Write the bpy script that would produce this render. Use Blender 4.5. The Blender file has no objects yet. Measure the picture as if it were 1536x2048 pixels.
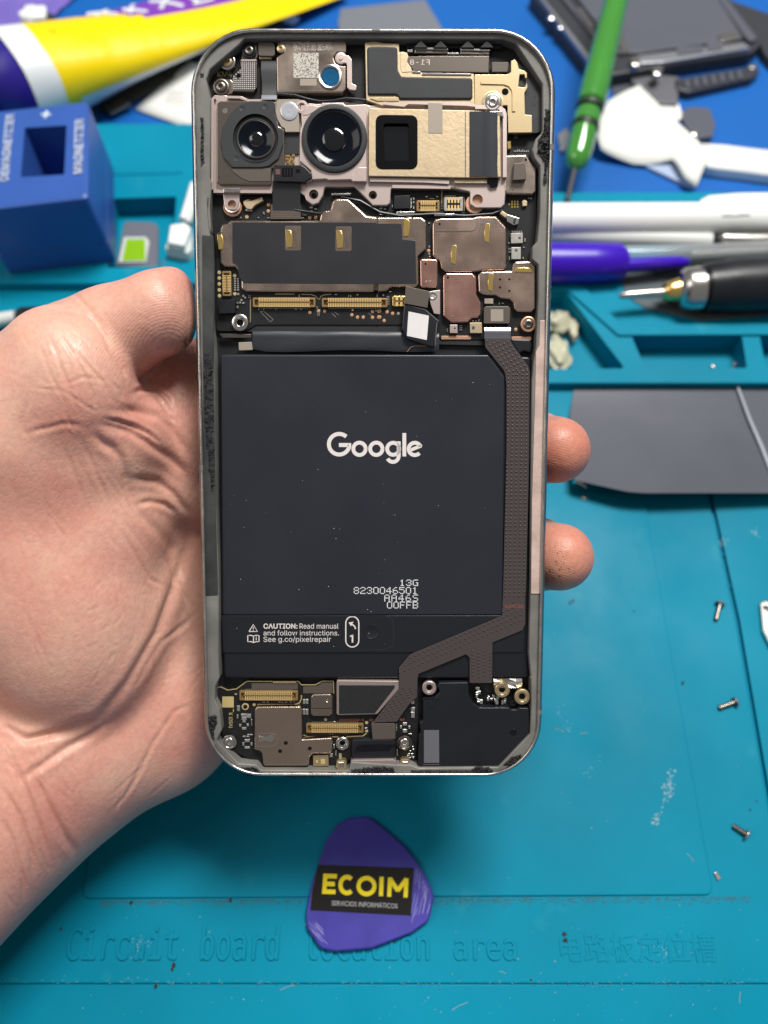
import bpy, bmesh, math, random, os
import numpy as np
from mathutils import Vector, Matrix
random.seed(7)
rng = np.random.default_rng(11)
scene = bpy.context.scene
COL = scene.collection
MM = 0.001

# ------------------------------------------------------------------ camera
FPX = 1538.0                      # focal length in photo pixels (1536 x 2048)
CAM_H = 220.0                     # mm above the mat
TILT = math.radians(25.85)        # away from straight down
cam_data = bpy.data.cameras.new("camera")
cam = bpy.data.objects.new("camera", cam_data)
COL.objects.link(cam)
cam.location = (0, 0, CAM_H * MM)
cam.rotation_euler = (TILT, 0, 0)
cam_data.sensor_fit = 'VERTICAL'
cam_data.sensor_height = 36.0
cam_data.sensor_width = 27.0
cam_data.lens = 36.0 * FPX / 2048.0
cam_data.clip_start = 0.005
cam_data.clip_end = 20.0
cam_data.dof.use_dof = True
cam_data.dof.focus_distance = 0.1585
cam_data.dof.aperture_fstop = 11.5
cam_data.dof.aperture_blades = 0
scene.camera = cam

# ------------------------------------------------------------------ light
scene.view_settings.view_transform = 'Standard'
scene.view_settings.look = 'None'
scene.view_settings.exposure = 0.0
scene.view_settings.gamma = 1.0
world = bpy.data.worlds.new("World")
scene.world = world
world.use_nodes = True
bg = world.node_tree.nodes["Background"]
bg.inputs[0].default_value = (1.0, 0.975, 0.945, 1)
bg.inputs[1].default_value = 0.21

def area_light(name, loc, target, sx, sy, power, color):
    d = bpy.data.lights.new(name, 'AREA')
    d.shape = 'RECTANGLE'; d.size = sx; d.size_y = sy
    d.energy = power; d.color = color
    o = bpy.data.objects.new(name, d); COL.objects.link(o)
    o.location = loc
    o.rotation_euler = (Vector(target) - Vector(loc)).to_track_quat('-Z', 'Y').to_euler()
    return o
area_light("ceiling_lamp", (0.22, 0.47, 0.95), (0, 0.10, 0.05), 0.42, 0.24, 14.2, (1.0, 0.985, 0.955))
area_light("fill_lamp", (-0.85, 0.05, 0.95), (0, 0.10, 0.05), 0.60, 0.60, 3.6, (1.0, 0.95, 0.90))  # added fill to lighten the hand, no known source

scene.cycles.use_denoising = True
scene.cycles.max_bounces = 8
scene.cycles.transparent_max_bounces = 8
scene.cycles.caustics_reflective = False
scene.cycles.caustics_refractive = False
scene.cycles.sample_clamp_indirect = 4.0

# ------------------------------------------------------------------ measuring
RC = np.array([[1, 0, 0], [0, math.cos(TILT), -math.sin(TILT)], [0, math.sin(TILT), math.cos(TILT)]])
CP = np.array([0, 0, CAM_H])
def ray(px, py):
    return np.array([(px - 768) / FPX, (1024 - py) / FPX, -1.0])
def gm(px, py, z=0.0):
    """photo point -> bench coordinates (mm) on the horizontal plane at height z"""
    d = RC @ ray(px, py)
    t = (z - CP[2]) / d[2]
    p = CP + d * t
    return (p[0], p[1], z)
# the phone's plane (its rim) in camera space
_u = np.array([0.0016, 0.9954, 0.0963]); _u /= np.linalg.norm(_u)
_r = np.array([1.0, 0.0, 0.0]); _r -= _r.dot(_u) * _u; _r /= np.linalg.norm(_r)
_n = np.cross(_r, _u)
_P0 = ray(746, 450) * 152.6
_O = _P0 - _u * 36.6
def ph(px, py, z=0.0):
    """photo point -> phone coordinates (mm) on the plane z (0 = rim)"""
    d = ray(px, py)
    o = _O + _n * z
    t = o.dot(_n) / d.dot(_n)
    p = d * t - _O
    return (p.dot(_r), p.dot(_u), z)
def phone_to_world():
    M = Matrix.Identity(4)
    for j, v in enumerate((RC @ _r, RC @ _u, RC @ _n)):
        for i in range(3): M[i][j] = v[i]
    w = RC @ _O + CP
    for i in range(3): M[i][3] = w[i] * MM
    return M
REG = {'A': (380, 40, 4.042), 'B': (740, 40, 4.042), 'C': (400, 380, 4.267), 'D': (750, 380, 4.267),
       'E': (400, 1320, 4.267), 'F': (740, 1320, 4.042), 'G': (400, 1120, 4.267), 'H': (760, 1120, 4.267),
       'I': (0, 0, 2.954), 'J': (0, 200, 3.657), 'K': (1050, 0, 3.16), 'L': (1050, 340, 3.012),
       'M': (0, 500, 3.339), 'N': (0, 1050, 2.41), 'O': (1060, 800, 3.227), 'P': (560, 1560, 4.267),
       'Q': (1100, 1150, 3.413), 'U': (780, 60, 5.12), 'V': (420, 60, 5.12), 'W': (960, 640, 9.306),
       'T': (1086, 560, 7.178), 'X': (0, 0, 1), 'Y': (640, 840, 6.98)}
def px(s, reg='X'):
    """'x,y x,y | D x,y ...' points read off an enlarged region -> photo pixels"""
    out = []
    for tok in s.split():
        if tok in REG: reg = tok; continue
        a = [float(v) for v in tok.split(',')]
        ox, oy, sc = REG[reg]
        out.append((ox + a[0] / sc, oy + a[1] / sc))
    return out

# ------------------------------------------------------------------ materials
def lin(h):
    h = h.lstrip('#')
    c = [int(h[i:i + 2], 16) / 255 for i in (0, 2, 4)]
    return tuple(x / 12.92 if x <= 0.04045 else ((x + 0.055) / 1.055) ** 2.4 for x in c)
MATS = {}
def mat(name, col, rough=0.5, metal=0.0, bump=None, vary=None, dots=None, coat=0.0, trans=0.0, sss=0.0,
        spec=0.5, rvary=None, speck=None, aniso=None, alpha=1.0, ior=1.45):
    """bump=(scale, strength, dist_mm) vary=(scale, amount) dots=(pitch_mm, strength) speck=(scale, threshold, colour)"""
    m = bpy.data.materials.new(name); m.use_nodes = True
    nt = m.node_tree; N = nt.nodes; L = nt.links
    b = N["Principled BSDF"]
    if isinstance(col, str): col = lin(col)
    b.inputs['Base Color'].default_value = (*col, 1)
    b.inputs['Roughness'].default_value = rough
    b.inputs['Metallic'].default_value = metal
    b.inputs['Specular IOR Level'].default_value = spec
    b.inputs['Coat Weight'].default_value = coat
    b.inputs['Coat Roughness'].default_value = 0.1
    b.inputs['Transmission Weight'].default_value = trans
    b.inputs['Alpha'].default_value = alpha
    b.inputs['IOR'].default_value = ior
    if sss:
        b.inputs['Subsurface Weight'].default_value = sss
        b.inputs['Subsurface Radius'].default_value = (1.0, 0.35, 0.2)
        b.inputs['Subsurface Scale'].default_value = 0.0025
    tc = N.new('ShaderNodeTexCoord')
    colsock = None
    if vary:
        n = N.new('ShaderNodeTexNoise'); n.inputs['Scale'].default_value = vary[0]; n.inputs['Detail'].default_value = 5
        L.new(tc.outputs['Object'], n.inputs['Vector'])
        mr = N.new('ShaderNodeMapRange'); mr.inputs['From Min'].default_value = 0.25; mr.inputs['From Max'].default_value = 0.75
        mr.inputs['To Min'].default_value = 1 - vary[1]; mr.inputs['To Max'].default_value = 1 + vary[1]
        L.new(n.outputs['Fac'], mr.inputs['Value'])
        mx = N.new('ShaderNodeMix'); mx.data_type = 'RGBA'; mx.blend_type = 'MULTIPLY'; mx.inputs[0].default_value = 1
        mx.inputs[6].default_value = (*col, 1); L.new(mr.outputs[0], mx.inputs[7])
        colsock = mx.outputs[2]
    if speck:
        n2 = N.new('ShaderNodeTexNoise'); n2.inputs['Scale'].default_value = speck[0]; n2.inputs['Detail'].default_value = 2
        L.new(tc.outputs['Object'], n2.inputs['Vector'])
        mr2 = N.new('ShaderNodeMapRange'); mr2.inputs['From Min'].default_value = speck[1]; mr2.inputs['From Max'].default_value = speck[1] + (speck[3] if len(speck) > 3 else 0.04)
        L.new(n2.outputs['Fac'], mr2.inputs['Value'])
        mx2 = N.new('ShaderNodeMix'); mx2.data_type = 'RGBA'
        L.new(mr2.outputs[0], mx2.inputs[0])
        if colsock: L.new(colsock, mx2.inputs[6])
        else: mx2.inputs[6].default_value = (*col, 1)
        c2 = lin(speck[2]) if isinstance(speck[2], str) else speck[2]
        mx2.inputs[7].default_value = (*c2, 1)
        colsock = mx2.outputs[2]
    if colsock: L.new(colsock, b.inputs['Base Color'])
    if rvary:
        n = N.new('ShaderNodeTexNoise'); n.inputs['Scale'].default_value = rvary[0]; n.inputs['Detail'].default_value = 4
        L.new(tc.outputs['Object'], n.inputs['Vector'])
        mr = N.new('ShaderNodeMapRange'); mr.inputs['From Min'].default_value = 0.3; mr.inputs['From Max'].default_value = 0.7
        mr.inputs['To Min'].default_value = rough - rvary[1]; mr.inputs['To Max'].default_value = rough + rvary[1]
        L.new(n.outputs['Fac'], mr.inputs['Value']); L.new(mr.outputs[0], b.inputs['Roughness'])
    nsock = None
    if bump:
        n = N.new('ShaderNodeTexNoise'); n.inputs['Scale'].default_value = bump[0]; n.inputs['Detail'].default_value = 3
        src = tc.outputs['Object']
        if aniso:
            mp = N.new('ShaderNodeMapping'); mp.inputs['Scale'].default_value = aniso
            L.new(src, mp.inputs['Vector']); src = mp.outputs[0]
        L.new(src, n.inputs['Vector'])
        bp = N.new('ShaderNodeBump'); bp.inputs['Strength'].default_value = bump[1]
        bp.inputs['Distance'].default_value = (bump[2] if len(bump) > 2 else 0.05) * MM
        L.new(n.outputs['Fac'], bp.inputs['Height']); nsock = bp.outputs[0]
    if dots:
        sc = N.new('ShaderNodeVectorMath'); sc.operation = 'MULTIPLY'
        k = 1000.0 / dots[0]; sc.inputs[1].default_value = (k, k, 0)
        fr = N.new('ShaderNodeVectorMath'); fr.operation = 'FRACTION'
        sb = N.new('ShaderNodeVectorMath'); sb.operation = 'SUBTRACT'; sb.inputs[1].default_value = (0.5, 0.5, 0)
        ln = N.new('ShaderNodeVectorMath'); ln.operation = 'LENGTH'
        L.new(tc.outputs['Object'], sc.inputs[0]); L.new(sc.outputs[0], fr.inputs[0]); L.new(fr.outputs[0], sb.inputs[0]); L.new(sb.outputs[0], ln.inputs[0])
        mr = N.new('ShaderNodeMapRange'); mr.inputs['From Min'].default_value = 0.16; mr.inputs['From Max'].default_value = 0.36
        mr.inputs['To Min'].default_value = 1; mr.inputs['To Max'].default_value = 0
        L.new(ln.outputs['Value'], mr.inputs['Value'])
        bp = N.new('ShaderNodeBump'); bp.inputs['Strength'].default_value = dots[1]; bp.inputs['Distance'].default_value = 0.08 * MM
        L.new(mr.outputs[0], bp.inputs['Height'])
        if nsock: L.new(nsock, bp.inputs['Normal'])
        nsock = bp.outputs[0]
    if nsock: L.new(nsock, b.inputs['Normal'])
    MATS[name] = m
    return m

mat('silicone', (0.0, 0.215, 0.33), 0.50, spec=0.14, vary=(11, 0.2), bump=(900, 0.25, 0.05), rvary=(40, 0.1), speck=(70, 0.66, (0.015, 0.25, 0.36), 0.14))
mat('silicone_edge', (0.0, 0.20, 0.32), 0.55, spec=0.10, vary=(14, 0.06))
mat('bench', (0.004, 0.105, 0.40), 0.5, spec=0.3, vary=(9, 0.12), bump=(500, 0.15, 0.05))
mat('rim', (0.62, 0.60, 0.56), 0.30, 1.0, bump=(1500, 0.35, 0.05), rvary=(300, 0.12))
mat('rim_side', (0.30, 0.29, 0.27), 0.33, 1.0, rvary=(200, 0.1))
mat('ledge', (0.17, 0.165, 0.15), 0.55, bump=(1300, 0.5, 0.06), vary=(160, 0.25), rvary=(300, 0.12))
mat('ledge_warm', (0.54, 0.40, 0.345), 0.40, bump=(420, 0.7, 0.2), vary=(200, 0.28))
mat('old_tape', (0.040, 0.043, 0.042), 0.42, bump=(500, 0.6, 0.12), vary=(130, 0.5), rvary=(250, 0.15))
mat('deep_black', (0.002, 0.002, 0.003), 0.32, spec=0.2)
mat('residue', (0.012, 0.012, 0.014), 0.7, bump=(2600, 1.0, 0.25))
mat('pocket', (0.010, 0.011, 0.014), 0.5, bump=(800, 0.2))
mat('pcb', (0.010, 0.010, 0.011), 0.42, bump=(2500, 0.12, 0.03), vary=(400, 0.3))
mat('black_plastic', (0.010, 0.011, 0.015), 0.38, bump=(1800, 0.12, 0.03), rvary=(120, 0.08))
mat('black_matte', (0.014, 0.015, 0.018), 0.6, bump=(1800, 0.15, 0.03))
mat('black_gloss', (0.004, 0.004, 0.006), 0.08)
mat('rubber', (0.024, 0.026, 0.029), 0.6, bump=(1500, 0.2, 0.04), vary=(250, 0.15))
mat('battery_body', (0.011, 0.012, 0.016), 0.36, bump=(160, 0.12, 0.08), rvary=(60, 0.06))
mat('battery_film', (0.020, 0.022, 0.030), 0.35, bump=(120, 0.10, 0.08), rvary=(60, 0.06), vary=(30, 0.08))
mat('strip_film', (0.012, 0.0135, 0.018), 0.36, bump=(140, 0.12, 0.08))
mat('white_print', (0.74, 0.68, 0.65), 0.5)
mat('pure_print', (0.85, 0.85, 0.85), 0.5)
mat('shield', (0.54, 0.42, 0.345), 0.25, 1.0, dots=(0.44, 0.12), bump=(400, 0.08, 0.05), rvary=(200, 0.07))
mat('shield_plain', (0.42, 0.34, 0.285), 0.30, 1.0, bump=(350, 0.08, 0.05), rvary=(200, 0.08))
mat('shield_red_reflect', (0.78, 0.44, 0.36), 0.25, 1.0, dots=(0.44, 0.12), rvary=(200, 0.07))  # red reflection put into the metal's colour
mat('shield_pink_reflect', (0.66, 0.48, 0.395), 0.25, 1.0, dots=(0.44, 0.12), rvary=(200, 0.07))  # paler tint, likewise a pink reflection worked into the colour
mat('bracket', (0.60, 0.49, 0.455), 0.42, 0.85, bump=(1200, 0.12, 0.03))
mat('steel', (0.60, 0.58, 0.55), 0.25, 1.0, bump=(900, 0.1, 0.03))
mat('dark_steel', (0.22, 0.19, 0.165), 0.32, 1.0, bump=(700, 0.1, 0.03))
mat('gold_plate', (0.56, 0.44, 0.285), 0.48, 0.75, bump=(1500, 0.45, 0.07), vary=(400, 0.08))
mat('gold_smooth', (0.68, 0.53, 0.31), 0.36, 0.9, bump=(1200, 0.15, 0.03))
mat('gold', (0.95, 0.68, 0.24), 0.26, 1.0)
mat('gold_contact', (0.80, 0.56, 0.24), 0.4, 0.45)
mat('connector_body', (0.30, 0.19, 0.075), 0.42, 0.4)
mat('copper', (0.62, 0.36, 0.24), 0.45, 0.8, bump=(900, 0.3, 0.05))
mat('copper_pad', (0.75, 0.43, 0.24), 0.4, 0.7)
mat('tin', (0.62, 0.61, 0.58), 0.35, 0.9, bump=(2500, 0.4, 0.06))
mat('tan', (0.34, 0.29, 0.24), 0.5, 0.2)
mat('chip_grey', (0.42, 0.40, 0.37), 0.42, 0.4, vary=(900, 0.15))
mat('chip_dark', (0.115, 0.095, 0.08), 0.45, 0.3, bump=(900, 0.15))
mat('flex', (0.062, 0.051, 0.051), 0.33, bump=(900, 0.15, 0.04))
mat('flex_dark', (0.030, 0.031, 0.034), 0.42, bump=(900, 0.15, 0.04))
mat('flex_sheen', (0.27, 0.275, 0.31), 0.28, 0.8)  # brighter flex for the bends, their sheen put into the colour
mat('label_white', (0.72, 0.69, 0.68), 0.55, vary=(300, 0.05))
mat('label_grey', (0.13, 0.13, 0.145), 0.35)
mat('etched', (0.52, 0.48, 0.43), 0.55, 0.35, bump=(3000, 0.6, 0.05), speck=(4200, 0.53, (0.14, 0.12, 0.10), 0.03))
mat('blue_lens', (0.002, 0.085, 0.20), 0.14, coat=1.0)
mat('lens_glass', (0.002, 0.003, 0.005), 0.05, coat=1.0)
mat('lens_tint', (0.003, 0.005, 0.009), 0.11, spec=.28)
mat('clear_led', (0.52, 0.53, 0.58), 0.18, 0.3, bump=(900, 0.5, 0.1))
mat('sticker_black', (0.017, 0.018, 0.022), 0.42, bump=(150, 0.12, 0.08), rvary=(80, 0.06))
mat('tape_black', (0.028, 0.031, 0.038), 0.34, bump=(140, 0.2, 0.1))
mat('print_dark', (0.02, 0.02, 0.022), 0.6)
mat('print_orange', (0.45, 0.13, 0.05), 0.6)
mat('print_gold', (0.52, 0.40, 0.18), 0.5)
mat('pink_print', (0.13, 0.055, 0.05), 0.5)

# ------------------------------------------------------------------ mesh building
def area2(p):
    return sum(p[i][0] * p[(i + 1) % len(p)][1] - p[(i + 1) % len(p)][0] * p[i][1] for i in range(len(p)))
def round_poly(p, r, seg=4):
    """round the corners of a 2-D polygon (a third entry overrides the radius)"""
    out = []; n = len(p)
    for i in range(n):
        a, b, c = p[i - 1], p[i], p[(i + 1) % n]
        ri = b[2] if len(b) > 2 else r
        A = Vector((a[0] - b[0], a[1] - b[1])); C_ = Vector((c[0] - b[0], c[1] - b[1]))
        la, lc = A.length, C_.length
        if ri <= 0 or la < 1e-6 or lc < 1e-6: out.append((b[0], b[1])); continue
        A /= la; C_ /= lc
        ang = A.angle(C_)
        if ang > math.pi - 0.12: out.append((b[0], b[1])); continue
        d = min(ri / max(math.tan(ang / 2), 1e-3), la * 0.48, lc * 0.48)
        p0 = Vector((b[0], b[1])) + A * d; p2 = Vector((b[0], b[1])) + C_ * d; p1 = Vector((b[0], b[1]))
        for k in range(seg + 1):
            t = k / seg
            q = p0 * (1 - t) ** 2 + p1 * 2 * t * (1 - t) + p2 * t * t
            out.append((q.x, q.y))
    return out
def inset(p, d):
    """move a counter-clockwise polygon inwards by d"""
    n = len(p); out = []
    for i in range(n):
        a, b, c = p[i - 1], p[i], p[(i + 1) % n]
        e1 = Vector((b[0] - a[0], b[1] - a[1])); e2 = Vector((c[0] - b[0], c[1] - b[1]))
        if e1.length < 1e-9 or e2.length < 1e-9: out.append((b[0], b[1])); continue
        e1.normalize(); e2.normalize()
        n1 = Vector((-e1.y, e1.x)); n2 = Vector((-e2.y, e2.x))
        m = n1 + n2
        if m.length < 1e-6: out.append((b[0] + n1.x * d, b[1] + n1.y * d)); continue
        m.normalize(); k = d / max(m.dot(n1), 0.45)
        out.append((b[0] + m.x * k, b[1] + m.y * k))
    return out
def rot2(p, c, a):
    ca, sa = math.cos(a), math.sin(a)
    return [(c[0] + (x - c[0]) * ca - (y - c[1]) * sa, c[1] + (x - c[0]) * sa + (y - c[1]) * ca) for x, y in p]
def circle(cx, cy, r, n=24, ry=None, a0=0):
    return [(cx + r * math.cos(a0 + 2 * math.pi * k / n), cy + (ry or r) * math.sin(a0 + 2 * math.pi * k / n)) for k in range(n)]

class MB:
    """a mesh under construction, in millimetres"""
    def __init__(s): s.bm = bmesh.new(); s.mi = 0; s.flat = []
    def face(s, vs):
        try:
            f = s.bm.faces.new(vs); f.material_index = s.mi; return f
        except ValueError: return None
    def ring(s, p, z):
        return [s.bm.verts.new((x, y, z(x, y) if callable(z) else z)) for x, y in p]
    def skin(s, a, b):
        n = len(a)
        for i in range(n): s.face((a[i], a[(i + 1) % n], b[(i + 1) % n], b[i]))
    def fill(s, loops):
        es = []
        for lp in loops:
            for i in range(len(lp)):
                e = s.bm.edges.get((lp[i], lp[(i + 1) % len(lp)])) or s.bm.edges.new((lp[i], lp[(i + 1) % len(lp)]))
                es.append(e)
        r = bmesh.ops.triangle_fill(s.bm, use_beauty=True, use_dissolve=False, edges=es, normal=(0, 0, 1))
        for g in r['geom']:
            if isinstance(g, bmesh.types.BMFace):
                g.material_index = s.mi; s.flat.append(g)
                if g.normal.z < 0: g.normal_flip()
    def prism(s, p, z0, z1, bevel=0.0, holes=(), seg=2, bottom=False):
        p = [(q[0], q[1]) for q in p]
        if area2(p) < 0: p = p[::-1]
        lo = s.ring(p, z0)
        prev = lo
        top = p
        if bevel > 0:
            for k in range(seg + 1):
                t = k / seg * math.pi / 2
                top = inset(p, bevel * (1 - math.cos(t)))
                r = s.ring(top, z1 - bevel + bevel * math.sin(t))
                s.skin(prev, r); prev = r
        else:
            r = s.ring(p, z1); s.skin(prev, r); prev = r
        if holes:
            loops = [prev]
            for h in holes:
                h = [(q[0], q[1]) for q in h]
                if area2(h) > 0: h = h[::-1]
                hr = s.ring(h, z1); hl = s.ring(h, z0); s.skin(hl, hr)
                loops.append(hr)
            s.fill(loops)
        else:
            f = s.face(prev)
            if f: s.flat.append(f)
        if bottom: s.face(lo[::-1])
        return prev
    def box(s, x0, y0, x1, y1, z0, z1, bevel=0.0):
        return s.prism([(x0, y0), (x1, y0), (x1, y1), (x0, y1)], z0, z1, bevel, seg=1)
    def lathe(s, cx, cy, prof, n=24, close=True, sx=1.0):
        """prof: [(radius, z)...] from the outside inwards"""
        prev = None
        for (r, z) in prof:
            if r <= 1e-6:
                v = s.bm.verts.new((cx, cy, z))
                if prev:
                    for i in range(n): s.face((prev[i], prev[(i + 1) % n], v))
                prev = None
            else:
                q = s.ring(circle(cx, cy, r * sx, n, ry=r), z)
                if prev: s.skin(prev, q)
                prev = q
        if close and prev: s.face(prev)
    def tube(s, pts, radii, n=10, caps=True, flat=1.0, upv=(0, 0, 1)):
        """a swept round bar along 3-D points; flat squashes it along upv"""
        pts = [Vector(p) for p in pts]; rings = []
        if not hasattr(radii, '__len__'): radii = [radii] * len(pts)
        for i, p in enumerate(pts):
            t = (pts[min(i + 1, len(pts) - 1)] - pts[max(i - 1, 0)]).normalized()
            u = Vector(upv); u = u - u.dot(t) * t
            if u.length < 1e-4: u = Vector((1, 0, 0)) - Vector((1, 0, 0)).dot(t) * t
            u.normalize(); w = t.cross(u)
            rings.append([s.bm.verts.new(p + (w * math.cos(2 * math.pi * k / n) + u * math.sin(2 * math.pi * k / n) * flat) * radii[i]) for k in range(n)])
        for a, b in zip(rings, rings[1:]): s.skin(a, b)
        if caps: s.face(rings[0][::-1]); s.face(rings[-1])
        return rings
    def sheet(s, rows):
        """grid of 3-D points"""
        v = [[s.bm.verts.new(p) for p in r] for r in rows]
        for a, b in zip(v, v[1:]):
            for i in range(len(a) - 1): s.face((a[i], a[i + 1], b[i + 1], b[i]))
        return v
    def stroke(s, pts, w, z0, z1):
        """flat line of width w (list of 2-D points)"""
        L_, R_ = [], []
        for i, p in enumerate(pts):
            a = Vector(pts[max(i - 1, 0)]); b = Vector(pts[min(i + 1, len(pts) - 1)])
            t = (b - a).normalized(); n_ = Vector((-t.y, t.x))
            L_.append((p[0] + n_.x * w / 2, p[1] + n_.y * w / 2)); R_.append((p[0] - n_.x * w / 2, p[1] - n_.y * w / 2))
        for i in range(len(pts) - 1):
            s.prism([R_[i], R_[i + 1], L_[i + 1], L_[i]], z0, z1)
    def done(s, name, m, parent=None, smooth=35, kind=None, label=None, recalc=True):
        bm = s.bm
        if recalc: bmesh.ops.recalc_face_normals(bm, faces=bm.faces)
        for v in bm.verts: v.co *= MM
        if smooth:
            lim = math.radians(smooth)
            for f in bm.faces: f.smooth = True
            for f in s.flat:
                if f.is_valid: f.smooth = False
            for e in bm.edges:
                if len(e.link_faces) == 2 and e.calc_face_angle(0) > lim: e.smooth = False
        me = bpy.data.meshes.new(name); bm.to_mesh(me); bm.free()
        for mm in (m if isinstance(m, (list, tuple)) else [m]):
            me.materials.append(MATS[mm] if isinstance(mm, str) else mm)
        o = bpy.data.objects.new(name, me); COL.objects.link(o)
        if parent is not None: o.parent = parent
        if kind: o['kind'] = kind
        if label: o['label'] = label
        return o
def empty(name, label, cat, loc=(0, 0, 0), group=None, M=None):
    o = bpy.data.objects.new(name, None); COL.objects.link(o); o.empty_display_size = 0.01
    if M is not None: o.matrix_world = M
    else: o.location = Vector(loc) * MM
    o['label'] = label; o['category'] = cat
    if group: o['group'] = group
    return o
def tag(o, label, cat, group=None):
    o['label'] = label; o['category'] = cat
    if group: o['group'] = group
    return o

# ------------------------------------------------------------------ lettering
FONTS = {}
def font(fn):
    if fn not in FONTS:
        f = None
        try:
            f = bpy.data.fonts.load(os.path.join(bpy.utils.system_resource('DATAFILES', path='fonts'), fn))
        except Exception: f = None
        FONTS[fn] = f
    return FONTS[fn]
def text_mesh(body, fn=None, bold=0.0, extrude=0.0, bevel=0.0, shear=0.0, spacing=1.0):
    c = bpy.data.curves.new('lettering', 'FONT'); c.body = body
    f = font(fn) if fn else None
    if f: c.font = f
    c.offset = bold; c.extrude = extrude; c.bevel_depth = bevel; c.shear = shear; c.space_character = spacing
    c.resolution_u = 4
    o = bpy.data.objects.new('lettering', c); COL.objects.link(o)
    dg = bpy.context.evaluated_depsgraph_get()
    me = bpy.data.meshes.new_from_object(o.evaluated_get(dg))
    bpy.data.objects.remove(o); bpy.data.curves.remove(c)
    return me
def lettering(name, body, p0, p1, height, m, parent, z, fn=None, bold=0.0, extrude=0.0, bevel=0.0, shear=0.0, spacing=1.0, up=None, cap=None):
    """fit text between the 2-D points p0 -> p1 (mm); height = mm for the text's full height"""
    me = text_mesh(body, fn, bold, extrude, bevel, shear, spacing)
    n = len(me.vertices); co = np.empty(n * 3); me.vertices.foreach_get('co', co); co = co.reshape(-1, 3)
    x0, x1 = co[:, 0].min(), co[:, 0].max(); y0, y1 = co[:, 1].min(), co[:, 1].max()
    p0 = np.array(p0[:2]); p1 = np.array(p1[:2]); d = p1 - p0; W = np.linalg.norm(d); d /= W
    u = np.array([-d[1], d[0]]) if up is None else np.array(up) / np.linalg.norm(up)
    sx = W / (x1 - x0); sy = height / (y1 - y0) if cap is None else cap
    q = p0[None] + (co[:, :1] - x0) * sx * d[None] + (co[:, 1:2] - y0) * sy * u[None]
    z0 = co[:, 2].min()
    out = np.concatenate([q, z + (co[:, 2:3] - z0) * sy], 1) * MM
    me.vertices.foreach_set('co', out.ravel()); me.update()
    me.materials.clear(); me.materials.append(MATS[m])
    o = bpy.data.objects.new(name, me); COL.objects.link(o); o.parent = parent
    return o
# ================================================================== the opened phone
phone = empty("smartphone", "opened phone held upright in the hand with its battery, cameras and boards exposed", "phone", M=phone_to_world())
def loc(s, z, reg='X'):
    return [ph(x, y, z)[:2] for x, y in px(s, reg)]
def piece(name, s, z0, z1, m, parent=None, r=0.0, bevel=0.08, holes=(), reg='X', kind=None, label=None, seg=2):
    b = MB(); p = loc(s, z1, reg)
    if r: p = round_poly(p, r)
    b.prism(p, z0, z1, bevel, holes, seg)
    return b.done(name, m, parent or phone, kind=kind, label=label)
def P1(x, y, z, reg='X'):
    ox, oy, sc = REG[reg]
    return ph(ox + x / sc, oy + y / sc, z)
def rr(w0, h0, w1, h1, r, n=10):
    out = []
    for cx, cy, a in ((w1 - r, h1 - r, 0), (w0 + r, h1 - r, 90), (w0 + r, h0 + r, 180), (w1 - r, h0 + r, 270)):
        for k in range(n + 1):
            t = math.radians(a + 90 * k / n)
            out.append((cx + r * math.cos(t), cy + r * math.sin(t)))
    return out
YT, YB = ph(745, 49, 0)[1], ph(745, 1559, 0)[1]
XL, XR = -36.05, 36.05
RAD = 12.5
def rim_loop(d): return rr(XL + d, YB + d, XR - d, YT - d, RAD - d)
FLOOR = -4.4
# frame: side wall, rounded rim
b = MB(); prev = None
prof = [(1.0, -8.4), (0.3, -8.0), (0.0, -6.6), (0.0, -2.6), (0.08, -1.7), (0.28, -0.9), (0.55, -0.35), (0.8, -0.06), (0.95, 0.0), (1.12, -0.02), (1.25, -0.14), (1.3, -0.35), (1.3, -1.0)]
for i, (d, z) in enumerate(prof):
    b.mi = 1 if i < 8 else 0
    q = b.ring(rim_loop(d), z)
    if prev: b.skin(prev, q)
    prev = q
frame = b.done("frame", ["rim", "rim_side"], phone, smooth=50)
b = MB(); b.prism(rim_loop(1.05), -8.9, -8.35, 0.2, bottom=True); b.done("screen", "black_gloss", phone)
for y0, y1 in ((655, 745), (760, 905)):                       # side keys on the left edge
    pass
# antenna breaks: thin plastic lines across the rim
for (side, y, h) in ((-1, P1(0, 935, 0)[1], 1.1), (1, P1(0, 292, 0)[1], 1.1), (1, P1(0, 1423, 0)[1], 1.0)):
    b = MB(); q = []
    for d, z in ((0.01, -6.5), (0.0, -2.6), (0.06, -1.7), (0.26, -0.9), (0.53, -0.33), (0.78, -0.03), (0.95, 0.02), (1.15, 0.0), (1.29, -0.1)):
        x = (XL + d - .02) if side < 0 else (XR - d + .02); q.append([(x, y - h / 2, z), (x, y + h / 2, z)])
    b.sheet(q); b.done("antenna_break", "ledge", frame)
b = MB(); q = []; xx = P1(752, 0, 0)[0]
for d, z in ((0.0, -2.6), (0.06, -1.7), (0.26, -0.9), (0.53, -0.33), (0.78, -0.03), (0.95, 0.02), (1.15, 0.0), (1.29, -0.1)): q.append([(xx - .8, YT - d + .02, z), (xx + .8, YT - d + .02, z)])
b.sheet(q); b.done("antenna_break", "ledge", frame)

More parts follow.
